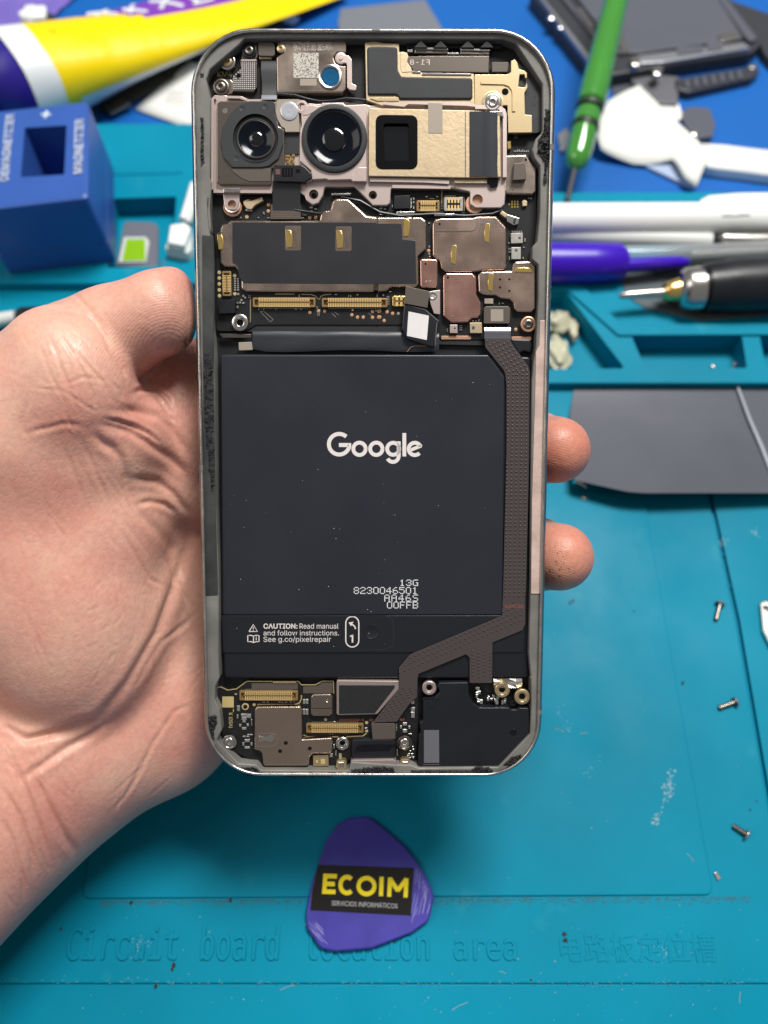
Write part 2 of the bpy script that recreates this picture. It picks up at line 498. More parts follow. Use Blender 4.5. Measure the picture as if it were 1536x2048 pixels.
POCKET = ("437,1320 437,1150 431,1000 429,760 427,690 421,620 421,480 V -30,1790 V -20,1690 C 90,390 C 75,200 A 175,1310 A 160,1280 A 165,640 A 130,480 A 160,400 A 395,200 A 440,150 X 560,76 "
          "X 740,77 B 1080,155 B 1180,190 B 1395,520 B 1395,905 B 1340,960 B 1310,1050 B 1330,1120 B 1375,1180 B 1375,1536 D 1385,440 D 1345,480 D 1340,590 D 1395,640 "
          "D 1395,900 D 1375,1330 X 1068,720 X 1064,760 X 1062,1000 H 1285,200 H 1270,800 H 1290,1000 F 1300,130 F 1305,350 F 1295,600 F 1040,868 F 395,875 F 330,850 F 215,850 "
          "E 1290,870 E 1270,945 E 520,940 E 480,895 E 330,885 E 250,800 E 140,690 E 185,600 E 165,420 E 125,340 E 130,230 E 165,150")
pk = []
for q in loc(POCKET, -0.8):
    if not pk or (Vector(q) - Vector(pk[-1])).length > 0.15: pk.append(q)
# drop the two helper points read off another enlargement
pk = [q for q in pk if not (q[1] < -5 and q[0] < -34.5)]
pk = round_poly(pk, 0.5, 2)
if area2(pk) < 0: pk = pk[::-1]
b = MB()
oo = b.ring(rim_loop(1.29), -0.8); inn = b.ring(inset(pk, -0.18), -0.8)
b.fill([oo, inn])
i2 = b.ring(pk, -0.98); i3 = b.ring(pk, FLOOR); b.skin(inn, i2); b.skin(i2, i3)
ledge = b.done("midframe", "ledge", phone, smooth=30)
b = MB(); b.prism(inset(pk, -0.8), FLOOR - 0.6, FLOOR, 0); b.done("midplate", "pocket", phone)

# glue strips and torn adhesive on the ledge
def lump(name, s, z, h, m, parent, seed=0, step=0.35, reg='X'):
    p = loc(s, z, reg)
    if area2(p) < 0: p = p[::-1]
    xs = [q[0] for q in p]; ys = [q[1] for q in p]
    b = MB(); r = random.Random(seed)
    nx = max(2, int((max(xs) - min(xs)) / step)); ny = max(2, int((max(ys) - min(ys)) / step))
    def inside(x, y):
        c = False
        for i in range(len(p)):
            x1, y1 = p[i]; x2, y2 = p[i - 1]
            if (y1 > y) != (y2 > y) and x < (x2 - x1) * (y - y1) / (y2 - y1) + x1: c = not c
        return c
    V = {}
    for i in range(nx + 1):
        for j in range(ny + 1):
            x = min(xs) + (max(xs) - min(xs)) * i / nx; y = min(ys) + (max(ys) - min(ys)) * j / ny
            if inside(x, y):
                edge = not all(inside(x + a, y + c) for a, c in ((step, 0), (-step, 0), (0, step), (0, -step)))
                V[i, j] = b.bm.verts.new((x + r.uniform(-.5, .5) * step, y + r.uniform(-.5, .5) * step, z + 0.03 if edge else z + h * r.uniform(0.1, 1) ** 1.5))
    for (i, j) in list(V):
        q = [V.get((i, j)), V.get((i + 1, j)), V.get((i + 1, j + 1)), V.get((i, j + 1))]
        if all(q): b.face(q)
    return b.done(name, m, parent, smooth=60)
piece("gasket_strip", "404,470 426,472 428,760 431,1000 436,1190 411,1191 407,930", -0.82, -0.66, "old_tape", ledge, 0.2, 0.05)
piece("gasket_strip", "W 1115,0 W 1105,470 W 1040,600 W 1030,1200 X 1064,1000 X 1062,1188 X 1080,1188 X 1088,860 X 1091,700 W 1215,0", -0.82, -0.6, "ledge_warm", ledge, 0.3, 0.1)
lump("adhesive_residue", "C 25,1380 C 80,1350 C 120,1420 X 428,800 X 427,880 X 432,960 X 421,1000 X 419,960 X 408,860 X 405,740", -0.62, 0.5, "residue", ledge, 1)
lump("adhesive_residue", "A 75,790 A 120,780 A 122,1000 A 125,1160 A 80,1190", -0.78, 0.45, "residue", ledge, 2, 0.25)
lump("adhesive_residue", "A 75,425 A 122,420 A 118,475 A 75,475", -0.78, 0.3, "residue", ledge, 3, 0.25)
lump("adhesive_residue", "A 170,200 A 235,155 A 240,180 A 180,235", -0.78, 0.25, "residue", ledge, 31, 0.25)
lump("adhesive_residue", "B 1410,715 B 1455,710 B 1452,900 B 1455,1080 B 1440,1200 B 1430,1330 B 1395,1330 B 1400,1150 B 1345,1060 B 1350,960 B 1400,900", -0.75, 0.6, "residue", ledge, 4, 0.25)
lump("adhesive_residue", "E 75,480 E 140,455 E 155,520 E 125,600 E 130,690 E 85,700 E 62,560", -0.75, 0.5, "residue", ledge, 5, 0.22)
lump("adhesive_residue", "E 320,905 E 480,905 E 520,955 E 900,965 E 1140,950 E 1140,1010 E 700,1000 E 520,1000 E 380,990", -0.78, 0.55, "residue", ledge, 6, 0.22)
lump("adhesive_residue", "E 1285,930 E 1536,900 F 200,870 F 215,930 F 60,945 E 1536,1005 E 1300,1000", -0.78, 0.55, "residue", ledge, 7, 0.22)
lump("adhesive_residue", "F 325,890 F 500,885 F 800,890 F 860,850 F 990,870 F 1000,900 F 850,930 F 600,940 F 340,935", -0.78, 0.5, "residue", ledge, 8, 0.22)
lump("adhesive_residue", "F 1060,860 F 1140,780 F 1230,755 F 1225,800 F 1150,850", -0.78, 0.5, "residue", ledge, 9, 0.22)

# ------------------------------------------------------------------ battery
BZ = -2.05
battery = piece("battery", "440,707 1062,713 1058,1357 447,1357", FLOOR, BZ - 0.35, "battery_body", r=0.9, bevel=0.5, seg=4)
film = piece("battery_label", "441,709 977,709 1010,753 1006,1231 444,1231", BZ - 0.6, BZ, "battery_film", battery, 0.6, 0.4, seg=4)
strip = piece("pull_strip", "443,1231 1005,1231 1050,1240 1048,1305 446,1306", BZ - 0.5, BZ - 0.12, "strip_film", battery, 0.3, 0.12, seg=3)
b = MB(); c = P1(743, 1264, BZ); b.lathe(c[0], c[1], [(1.62, BZ - 0.13), (1.58, BZ - 0.06), (1.45, BZ - 0.055), (1.38, BZ - 0.1)], 28, close=True); b.done("press_dimple", "strip_film", strip)
piece("tab_outline", "700,1231.5 772,1231.5 785,1238 789,1264 786,1292 770,1300 700,1301 700,1300 769,1299 785,1291 788,1264 784,1239 771,1232.5 700,1232.5", BZ - 0.15, BZ - 0.07, "tape_black", strip, 0, 0)

# the word on the battery, drawn as even strokes
def arc(cx, cy, r, a0, a1, n=22):
    return [(cx + r * math.cos(math.radians(a0 + (a1 - a0) * k / n)), cy + r * math.sin(math.radians(a0 + (a1 - a0) * k / n))) for k in range(n + 1)]
YS = 6.98
def ylogo(pts, w, b):
    q = [ph(640 + x / YS, 840 + y / YS, BZ)[:2] for x, y in pts]
    b.stroke(q, w / YS * 0.1015, BZ - 0.02, BZ + 0.012)
b = MB()
ylogo(arc(268, 338, 144, -47, -360, 30)[::1] + [(400, 349), (264, 349)], 56, b)
b.done("letter_g", "white_print", film)
for cx in (551, 786):
    b = MB(); ylogo(arc(cx, 402, 86, 0, 360, 30), 54, b); b.done("letter_o", "white_print", film)
b = MB(); ylogo(arc(1022, 402, 84, 0, 360, 30), 54, b); ylogo([(1099, 298), (1099, 500)] + arc(1018, 505, 80, 0, 155, 18)[1:], 54, b); b.done("letter_g", "white_print", film)
b = MB(); ylogo([(1177, 182), (1177, 508)], 54, b); b.done("letter_l", "white_print", film)
b = MB(); ylogo(arc(1324, 404, 86, 42, 340, 26), 54, b); ylogo([(1262, 420), (1412, 360)], 48, b); b.done("letter_e", "white_print", film)

# dot-matrix print
DOT = {'0': ".###.|#...#|#...#|#...#|#...#|#...#|.###.", '1': "..#..|.##..|..#..|..#..|..#..|..#..|.###.", '2': ".###.|#...#|....#|..##.|.#...|#....|#####",
       '3': ".###.|#...#|....#|..##.|....#|#...#|.###.", '4': "...#.|..##.|.#.#.|#..#.|#####|...#.|...#.", '5': "#####|#....|####.|....#|....#|#...#|.###.",
       '6': "..##.|.#...|#....|####.|#...#|#...#|.###.", '8': ".###.|#...#|#...#|.###.|#...#|#...#|.###.", 'G': ".####|#....|#....|#..##|#...#|#...#|.####",
       'A': ".###.|#...#|#...#|#####|#...#|#...#|#...#", 'S': ".####|#....|#....|.###.|....#|....#|####.", 'F': "#####|#....|#....|####.|#....|#....|#....",
       'B': "####.|#...#|#...#|####.|#...#|#...#|####."}
b = MB()
for (txt, xr, yt, yb, pitch) in (("13G", 836, 1160, 1171, 13.2), ("8230046501", 835, 1175, 1187, 13.0), ("AA46S", 836, 1190, 1202, 14.2), ("00FFB", 836, 1204, 1216, 12.9)):
    for i, ch in enumerate(txt):
        x1 = xr - (len(txt) - 1 - i) * pitch
        for r_, row in enumerate(DOT[ch].split('|')):
            for c_, v in enumerate(row):
                if v == '#':
                    q = ph(x1 - 9.6 + c_ * 2.2, yt + r_ * (yb - yt) / 6, BZ)
                    b.prism(circle(q[0], q[1], 0.112, 6), BZ - 0.01, BZ + 0.01)
b.done("dot_print", "pure_print", film, smooth=0, kind="stuff")
# caution print on the strip
SZ = BZ - 0.115
def say(body, x0, y0, x1, ybase, h, parent, m="white_print", fn="Inter.woff2", bold=0.0, z=SZ, name="caution_text"):
    a = ph(x0, ybase, z); c = ph(x1, ybase, z)
    return lettering(name, body, a, c, h, m, parent, z, fn, bold)
say("CAUTION:", 527, 0, 595, 1257.5, 1.12, strip, bold=0.02)
say("Read manual", 599, 0, 677, 1257.5, 1.12, strip, bold=0.0)
say("and follow instructions.", 527, 0, 678, 1271, 1.12, strip, bold=0.0)
say("See g.co/pixelrepair", 527, 0, 662, 1286.5, 1.45, strip, bold=0.0)
def sstroke(pts, w, name, parent=strip, z=SZ, m="white_print"):
    b = MB(); b.stroke([ph(x, y, z)[:2] for x, y in pts], w * 0.105, z - 0.01, z + 0.012); return b.done(name, m, parent, smooth=0)
sstroke([(498, 1263), (506.5, 1249), (515, 1263), (498, 1263)], 2, "warning_triangle")
sstroke([(506.5, 1253.5), (506.5, 1258.5)], 1.6, "warning_mark"); sstroke([(506.5, 1259.8), (506.5, 1261.2)], 1.6, "warning_mark")
sstroke([(507, 1272), (501, 1270.5), (495.5, 1271), (495.5, 1283.5), (501, 1283), (507, 1285), (513, 1283), (518, 1283.5), (518, 1271), (513, 1270.5), (507, 1272), (507, 1285)], 1.9, "manual_mark")
sstroke([(512.5, 1275.5), (512.5, 1280.5)], 1.6, "manual_mark"); sstroke([(512.5, 1273.2), (512.5, 1274.4)], 1.6, "manual_mark")
pill = arc(704.6, 1246, 13, 180, 360, 14) + arc(704.6, 1281, 13, 0, 180, 14); pill.append(pill[0])
sstroke(pill, 2.4, "step_badge")
sstroke([(711, 1258), (709.5, 1253), (705.5, 1249.5), (702, 1247.5)], 2.6, "step_arrow")
b = MB(); b.prism([ph(x, y, SZ)[:2] for x, y in ((697, 1245), (707, 1243.5), (702, 1252.5))], SZ - 0.01, SZ + 0.013); b.done("step_arrow", "white_print", strip, smooth=0)
sstroke([(700, 1273), (705.5, 1270)], 2.6, "step_number"); sstroke([(705, 1269.5), (705, 1285)], 3.2, "step_number")
# dust on the label
b = MB()
for k in range(34):
    q = ph(random.uniform(448, 1000), random.uniform(720, 1345), BZ)
    rr_ = random.choice((0.03, 0.035, 0.05, 0.07)); b.prism(circle(q[0], q[1], rr_, 5), BZ - 0.03, BZ + 0.02)
for x, y in ((668, 1057), (672, 1077), (657, 1173), (598, 1179), (735, 1219), (742, 1223), (946, 765)):
    q = ph(x, y, BZ); b.prism(circle(q[0], q[1], 0.075, 6), BZ - 0.03, BZ + 0.03)
b.done("dust", "label_white", battery, smooth=0, kind="stuff")

# ------------------------------------------------------------------ flat cable over the battery
FZ = -1.78
FLEX = ("W 80,180 W 570,180 W 578,400 W 660,530 W 900,860 W 930,960 X 1059,900 X 1052,1180 H 1240,300 H 1240,545 H 1215,600 H 960,705 H 958,900 H 958,1050 H 765,1050 H 765,835 H 735,805 "
        "H 330,972 F 385,150 F 380,300 F 330,340 F 215,500 F 25,505 F 235,232 F 235,100 H 162,920 H 255,808 H 1040,478 H 1050,300 X 1013,900 X 1013,770 W 470,1000 W 440,930 W 100,510 W 90,340")
flex = piece("flex_cable", FLEX, FZ - 0.22, FZ, "flex", r=0.25, bevel=0.05)
b = MB()
fp = inset(loc(FLEX, FZ) if area2(loc(FLEX, FZ)) > 0 else loc(FLEX, FZ)[::-1], 0.18)
def inpoly(x, y, p):
    c = False
    for i in range(len(p)):
        x1, y1 = p[i]; x2, y2 = p[i - 1]
        if (y1 > y) != (y2 > y) and x < (x2 - x1) * (y - y1) / (y2 - y1) + x1: c = not c
    return c
def bump(x, y, z, r=0.21):
    b.lathe(x, y, [(r, z - 0.02), (r * 0.8, z + 0.1), (r * .4, z + .15), (0, z + 0.16)], 8)
for row in range(62):                                          # straight run
    yy = 742 + row * 7.75
    if yy > 1196: break
    f = (yy - 742) / 450
    for c_ in range(5):
        q = ph(1017 - 7 * f + c_ * 9.4, yy, FZ)
        if inpoly(q[0], q[1], fp): bump(*q)
def dots_along(a, c, across, n, m_, off=0):
    a = Vector(a); c = Vector(c); across = Vector(across)
    for i in range(n):
        for j in range(m_):
            q = a.lerp(c, (i + (0.5 if j % 2 else 0)) / max(n - 1, 1)) + across * (j / max(m_ - 1, 1))
            q = ph(q.x, q.y, FZ)
            if inpoly(q[0], q[1], fp): bump(*q)
dots_along((974, 682), (1018, 745), (42, 2), 9, 5)
dots_along((800, 1345), (1040, 1240), (-14, -36), 27, 5)
dots_along((945, 1302), (945, 1350), (36, 0), 8, 4)
dots_along((806, 1375), (760, 1432), (26, 3), 8, 5)
b.done("flex_dimples", "flex", flex, kind="stuff")
piece("flex_stripe", "H 1065,380 H 1225,380 H 1225,412 H 1062,412", FZ - 0.01, FZ + 0.012, "pink_print", flex, 0, 0)
# bend with its sheen put into the colour, and connector cap at the cable's upper end
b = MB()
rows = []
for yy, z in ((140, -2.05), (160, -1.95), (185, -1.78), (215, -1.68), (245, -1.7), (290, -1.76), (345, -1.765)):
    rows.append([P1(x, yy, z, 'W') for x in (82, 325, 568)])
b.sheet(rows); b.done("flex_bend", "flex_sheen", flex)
cap = piece("connector_cap", "D 930,1010 D 945,992 D 1140,992 D 1155,1010 D 1150,1140 D 930,1140", -3.2, -1.95, "chip_dark", flex, 0.25, 0.1)
piece("etched_mark", "D 988,1018 D 1095,1018 D 1095,1120 D 988,1120", -1.96, -1.935, "tan", flex, 0.1, 0)
piece("connector_cap", "F 10,520 F 25,512 F 195,512 F 208,525 F 205,640 F 20,645", -3.2, -1.9, "chip_dark", flex, 0.25, 0.12)
# dark loops of the battery well
piece("well_ledge", "D 1160,1270 D 1330,1275 D 1345,1330 D 1330,1390 D 1270,1375 D 1225,1400 D 1165,1300", FLOOR, -2.9, "black_plastic", phone, 0.4, 0.3)
# ================================================================== main board
PZ = -3.35
board = piece("main_board", "C 80,10 C 140,560 C 140,1190 C 170,1205 C 390,1205 C 480,1150 C 1536,1150 D 0,1150 D 240,1150 D 570,1270 D 900,1275 D 1340,1275 D 1380,1100 D 1395,640 D 1340,590 D 1385,440 D 1375,10 B 1390,900 B 1390,520 B 1180,190 X 1007,84 X 560,84 A 440,160 A 170,410 A 150,480 A 160,1300", FLOOR, PZ, "pcb", r=0.3, bevel=0.05)
piece("board_strip", "C 640,1165 C 1536,1165 D 150,1168 D 145,1200 C 1536,1208 C 640,1205", PZ - 0.8, PZ - 0.35, "copper", board, 0.1, 0.05)
piece("board_strip", "D 565,1245 D 820,1245 D 820,1275 D 565,1275", PZ - 0.4, PZ + 0.03, "copper", board, 0.1, 0.03)
piece("board_strip", "D 1165,1252 D 1330,1252 D 1335,1280 D 1165,1280", PZ - 0.4, PZ + 0.03, "copper", board, 0.1, 0.03)
# black foil fold above the battery
b = MB()
rows = []
for t, (yl, z) in enumerate(((0, -3.1), (.12, -2.75), (.3, -2.6), (.55, -2.75), (.8, -2.6), (1.0, -2.9))):
    row = []
    for k in range(15):
        f = k / 14
        x = 505 + (878 - 505) * f
        y0 = 662 + 2 * f + (3 if f > .8 else 0); y1 = 702 - (4 if f < .05 else 0) + 2 * math.sin(f * 9)
        row.append(ph(x, y0 + (y1 - y0) * yl, z + 0.10 * math.sin(f * 17 + yl * 5) + 0.06 * math.sin(f * 41)))
    rows.append(row)
b.sheet(rows); b.done("battery_foil", "tape_black", phone, smooth=70)
piece("foil_backing", "440,660 D 560,1320 D 1000,1330 D 1000,1400 440,712", FLOOR, -3.6, "black_matte", phone, 0.2, 0.1)
piece("contact_pad", "C 328,1300 C 440,1295 C 450,1365 C 332,1370", -3.4, -2.7, "tan", board, 0.15, 0.08)
piece("side_bracket", "C 160,1225 C 440,1230 C 440,1262 C 190,1262", -3.6, -3.0, "dark_steel", board, 0.1, 0.1)
# trim spring contacts along the left wall
b = MB()
for s in ("C 85,420 C 105,440 C 105,860 C 85,890 C 70,885 C 92,850", "C 70,1040 C 95,1050 C 112,1080 C 112,1330 C 95,1330 C 92,1090 C 70,1060"):
    b.prism(loc(s, -1.6), -2.6, -1.6, 0.06)
b.done("side_spring", "steel", board, kind=None)

# --- shielding cans
SH = -2.25
def can(s, m, z=SH, r=0.45, bevel=0.28, parent=board, name="shield_can"):
    o = piece(name, s, PZ - 0.05, z, m, parent, r, bevel, seg=3)
    piece("can_flange", s, PZ - 0.05, z - 0.62, "dark_steel", o, r, 0.05)
    # slightly wider foot
    me = o.children[0].data
    return o
S1 = ("C 170,335 C 190,295 C 235,285 C 255,262 C 1020,262 C 1030,205 C 1060,175 C 1112,170 C 1135,90 C 1165,75 C 1265,75 C 1420,222 C 1536,232 D 0,232 D 395,230 D 435,265 D 438,500 D 368,560 D 372,800 D 350,828 "
      "D 140,825 D 95,860 D 0,866 C 1536,868 C 395,866 C 352,845 C 352,765 C 325,690 C 300,655 C 205,652 C 172,620")
can1 = can(S1, "shield")
STK = "C 275,275 C 1536,275 D 0,285 D 225,285 D 235,420 D 345,432 D 352,800 C 1536,802 C 372,795 C 335,745 C 325,660 C 300,632 C 275,620"
WINS = ["C 735,300 C 855,300 C 862,310 C 862,505 C 850,515 C 735,515 C 725,500 C 725,312", "C 1165,305 C 1285,305 C 1295,315 C 1293,510 C 1280,520 C 1165,520 C 1155,505 C 1158,315"]
b = MB(); b.prism(round_poly(loc(STK, SH + 0.1), 0.2), SH - 0.02, SH + 0.1, 0.04, [loc(w, SH + 0.1) for w in WINS])
sticker = b.done("black_sticker", "sticker_black", can1)
def spring(cx, cy, ang, L, w, parent, z=SH, m="gold", reg='C'):
    """a punched spring finger: a pressed frame with a raised gold tongue"""
    sc = REG[reg][2]
    c = P1(cx, cy, z, reg); c = c[:2]; k = 0.1015 / sc * 1.0
    L *= k; w *= k
    ca, sa = math.cos(ang), math.sin(ang)
    def tr(x, y): return (c[0] + x * ca - y * sa, c[1] + x * sa + y * ca)
    b = MB()
    b.prism([tr(-w * .5, -L * .5), tr(-w * .05, -L * .5), tr(w * .1, 0), tr(0, L * .42), tr(-w * .45, L * .5)], z - 0.02, z + 0.22, 0.06)
    b.done("spring_contact", m, parent)
    b = MB()
    pts = [tr(-w * .4, L * .56), tr(w * .1, L * .62), tr(w * .42, L * .5), tr(w * .52, L * .2), tr(w * .52, -L * .45), tr(w * .15, -L * .5), tr(w * .15, -L * .2)]
    b.stroke(pts, 0.09, z - 0.02, z + 0.09)
    b.done("pressed_slot", "steel", parent)
spring(195, 440, 0.12, 125, 90, can1); spring(782, 410, 0.12, 150, 100, can1); spring(1215, 415, 0.12, 150, 100, can1)
spring(290, 320, 0.0, 145, 95, can1, reg='D')
S2 = ("D 490,290 D 510,252 D 560,240 D 830,236 D 880,225 D 1030,225 D 1120,322 D 1120,660 D 1100,680 D 905,685 D 860,696 D 600,695 D 565,670 D 552,605 D 492,560")
can2 = can(S2, "shield_pink_reflect")
b = MB(); q = [P1(x, y, SH, 'D')[:2] for x, y in ((515, 348), (825, 348), (850, 338), (868, 315), (875, 245))]
b.stroke(q, 0.16, SH - 0.05, SH + 0.13); q = [P1(x, y, SH, 'D')[:2] for x, y in ((515, 335), (820, 335), (842, 328), (855, 305))]; b.done("pressed_rib", "steel", can2, smooth=20)
spring(940, 370, 3.14, 160, 75, can2, reg='D'); spring(655, 555, 3.14, 160, 75, can2, reg='D')
can3 = can("D 385,600 D 400,590 D 520,590 D 535,605 D 532,820 D 520,832 D 400,832 D 388,820", "shield_red_reflect", SH - 0.1, 0.25, 0.2)
can4 = can("D 580,735 D 610,707 D 830,707 D 862,740 D 866,890 D 905,962 D 905,1060 D 880,1088 D 830,1090 D 790,1130 D 650,1130 D 582,1075", "shield_red_reflect", SH, 0.35)
can5 = can("D 880,722 D 910,696 D 1170,691 D 1175,640 D 1200,612 D 1340,608 D 1370,640 D 1370,1010 D 1340,1040 D 1215,1040 D 1190,1020 D 1180,962 D 1150,932 D 1070,922 D 1030,897 D 920,892 D 885,870", "shield_pink_reflect", SH, 0.35)
spring(970, 790, 3.14, 150, 75, can5, reg='D'); spring(1265, 668, 1.57, 150, 70, can5, reg='D')
def holes(pts, z, r, parent, reg, m="black_gloss", name="vent_hole"):  # flat discs, black by default: the shade of a hole as colour
    for x, y in pts:
        c = P1(x, y, z, reg); b = MB(); b.lathe(c[0], c[1], [(r * 1.25, z - 0.01), (r * 1.2, z + 0.012), (r, z + 0.006), (r * .9, z + 0.003), (0, z + 0.002)], 12); b.done(name, m, parent)
holes([(1067, 763), (1146, 763), (1067, 832), (1146, 861)], SH, 0.19, can5, 'D'); holes([(622, 747)], SH, 0.2, can4, 'D'); holes([(431, 631)], SH - .1, 0.18, can3, 'D'); holes([(551, 290)], SH, 0.2, can2, 'D')
for c_, pts in ((can2, ((1043, 627), (1083, 627))), (can3, ((437, 785), (472, 783))), (can4, ((660, 1083),))):
    for x, y in pts:
        c = P1(x, y, SH, 'D'); zz = SH - (0.1 if c_ is can3 else 0); b = MB(); b.lathe(c[0], c[1], [(0.26, zz - .02), (0.22, zz + 0.06), (0.12, zz + 0.06), (0.08, zz)], 12); b.done("stamp_ring", "steel", c_)
can6 = can("B 1090,1095 B 1265,1090 B 1300,1150 B 1342,1190 B 1342,1385 B 1315,1410 B 1105,1405 B 1088,1380", "shield_plain", SH + 0.3, 0.3)
piece("foam_block", "B 1165,1160 B 1250,1150 B 1265,1240 B 1262,1290 B 1155,1295", SH, SH + 1.5, "chip_dark", can6, 0.15, 0.12)
for x, y in ((1120, 1370), (1158, 1370)):
    c = P1(x, y, SH + .3, 'B'); b = MB(); b.lathe(c[0], c[1], [(0.26, SH + .28), (0.22, SH + .36), (0.12, SH + .36), (0.08, SH + .3)], 12); b.done("stamp_ring", "steel", can6)
holes([(1260, 1130)], SH + .3, 0.2, can6, 'B')

# --- board-to-board connectors
def connector(x0, y0, x1, y1, n, reg, parent, z=PZ, name="board_connector", rows=2, vertical=False, hh=0.75, m="connector_body", cm="connector_body"):
    a = P1(x0, y0, z + hh, reg); c = P1(x1, y1, z + hh, reg)
    xa, xb, ya, yb = a[0], c[0], c[1], a[1]
    b = MB()
    w = min(xb - xa, yb - ya) * 0.2
    b.prism(round_poly([(xa, ya), (xb, ya), (xb, yb), (xa, yb)], 0.25), z, z + hh, 0.06, [[(xa + w, ya + w), (xb - w, ya + w), (xb - w, yb - w), (xa + w, yb - w)]])
    o = b.done(name, cm, parent)
    b = MB()
    L_ = (yb - ya) if vertical else (xb - xa)
    e = 0.09 * L_ if n > 12 else 0.16 * L_
    for k in range(n):
        f = (k + .5) / n
        for s in range(2):
            if vertical:
                yy = ya + e + (L_ - 2 * e) * f; h = (L_ - 2 * e) / n * 0.3
                xs = (xa + 0.04, xa + (xb - xa) * .42) if s == 0 else (xb - (xb - xa) * .42, xb - 0.04)
                b.box(xs[0], yy - h, xs[1], yy + h, z + 0.1, z + hh + 0.05, 0)
            else:
                xx = xa + e + (L_ - 2 * e) * f; h = (L_ - 2 * e) / n * 0.3
                ys = (ya + 0.04, ya + (yb - ya) * .42) if s == 0 else (yb - (yb - ya) * .42, yb - 0.04)
                b.box(xx - h, ys[0], xx + h, ys[1], z + 0.1, z + hh + 0.05, 0)
    b.done("contact_pins", "gold_contact", o, smooth=0, kind="stuff")
    b = MB(); b.box(xa + w, ya + w, xb - w, yb - w, z, z + 0.12); b.done("connector_base", m, o)
    b = MB()
    if vertical: b.box((xa + xb) / 2 - w * .35, ya + e * .8, (xa + xb) / 2 + w * .35, yb - e * .8, z, z + hh * .8, 0.03)
    else: b.box(xa + e * .8, (ya + yb) / 2 - w * .35, xb - e * .8, (ya + yb) / 2 + w * .35, z, z + hh * .8, 0.03)
    b.done("connector_tongue", m, o)
    if n > 12 and not vertical:
        b = MB()
        for k in range(n):
            xx = xa + e + (L_ - 2 * e) * (k + .5) / n
            for yy in (ya - 0.22, yb + 0.04): b.box(xx - .07, yy, xx + .07, yy + .18, z, z + 0.05)
        b.done("solder_feet", "tin", o, smooth=0, kind="stuff")
    return o
connector(450, 918, 985, 1000, 30, 'C', board); connector(1040, 922, 1600, 1000, 32, 'C', board)
connector(188, 692, 268, 905, 11, 'C', board, vertical=True)
connector(355, 88, 550, 182, 8, 'D', board); connector(592, 62, 750, 178, 4, 'D', board, cm="chip_grey", m="black_plastic")
connector(150, 905, 262, 992, 2, 'D', board, cm="gold")
def lines(segs, w, m, parent, reg, z, name="trace_line"):
    b = MB()
    for s in segs: b.stroke([P1(x, y, z, reg)[:2] for x, y in s], w, z - 0.02, z + 0.02)
    return b.done(name, m, parent, smooth=0)
lines([[(640, 888), (805, 888)], [(865, 890), (950, 892), (985, 905), (1010, 935)], [(1120, 890), (1060, 895), (1030, 910), (1018, 935)], [(430, 930), (430, 1128)]], 0.16, "gold_smooth", board, 'C', PZ + .01)
lines([[(570, 0), (570, 110)], [(590, 170), (640, 178)], [(588, 165), (588, 65), (600, 52), (690, 52)], [(720, 58), (755, 60), (762, 75), (762, 175)]], 0.16, "gold_smooth", board, 'D', PZ + .01)
# --- small parts on the board
def chip(s, h, m, parent=board, z=PZ, name="chip", r=0.08, bevel=0.06, reg='D'):
    return piece(name, s, z - 0.02, z + h, m, parent, r, bevel, reg=reg)
c1 = chip("1160,368 1262,365 1262,452 1162,455", 0.7, "chip_grey"); chip("1223,395 1245,395 1245,418 1223,418", 0.74, "chip_dark", c1, name="chip_mark")
c1 = chip("1165,488 1245,488 1245,590 1165,590", 0.7, "chip_grey"); chip("1193,500 1217,500 1217,525 1193,525", 0.74, "chip_dark", c1, name="chip_mark")
c1 = chip("640,1150 705,1150 705,1222 640,1220", 0.7, "bracket"); holes([(682, 1180)], PZ + .7, 0.14, c1, 'D')
c1 = chip("810,1132 912,1132 915,1222 812,1220", 0.7, "gold_plate"); chip("826,1160 852,1160 852,1190 826,1190", 0.74, "chip_dark", c1, name="chip_mark")
chip("935,926 1010,926 1010,972 935,970", 0.6, "tan")
chip("155,938 295,935 300,1050 160,1055", 1.2, "black_plastic", reg='C')
chip("165,50 298,45 298,155 165,160", 1.0, "black_plastic")
b1 = chip("605,125 858,125 860,248 600,248", 0.8, "chip_dark", reg='C', name="camera_plug")
b = MB()
for k in range(6):
    q0 = P1(607, 140 + k * 18, PZ + .8, 'C'); q1 = P1(857, 140 + k * 18, PZ + .8, 'C'); b.stroke([q0[:2], q1[:2]], 0.07, PZ + .78, PZ + .84)
b.done("plug_ribs", "shield_plain", b1, smooth=0)
# coaxial clips
def coax(s, reg, m, h=0.9):
    return piece("antenna_clip", s, PZ - .02, PZ + h, m, board, 0.12, 0.12, reg=reg)
coax("370,95 400,80 455,85 530,58 542,90 470,130 440,165 400,162 372,125", 'C', "gold_plate"); coax("390,162 448,165 445,182 390,180", 'C', "steel", .5)
k1 = coax("1065,200 1085,175 1135,208 1190,225 1235,240 1225,290 1180,300 1130,270 1125,245", 'D', "steel"); coax("1065,200 1085,175 1135,208 1115,238", 'D', "gold_plate", 1.05)
coax("1255,95 1275,82 1300,95 1300,135 1260,140", 'D', "gold_plate", .6); chip("1185,240 1205,240 1195,290 1178,285", 0.95, "black_plastic")
# metal clip bars
for s, reg in (("185,185 340,182 340,205 185,212", 'D'), ("505,202 680,200 670,222 510,220", 'D'), ("1125,28 1285,26 1285,45 1125,45", 'C')):
    piece("ground_clip", s, PZ, PZ + 0.9, "steel", board, 0.05, 0.08, reg=reg)
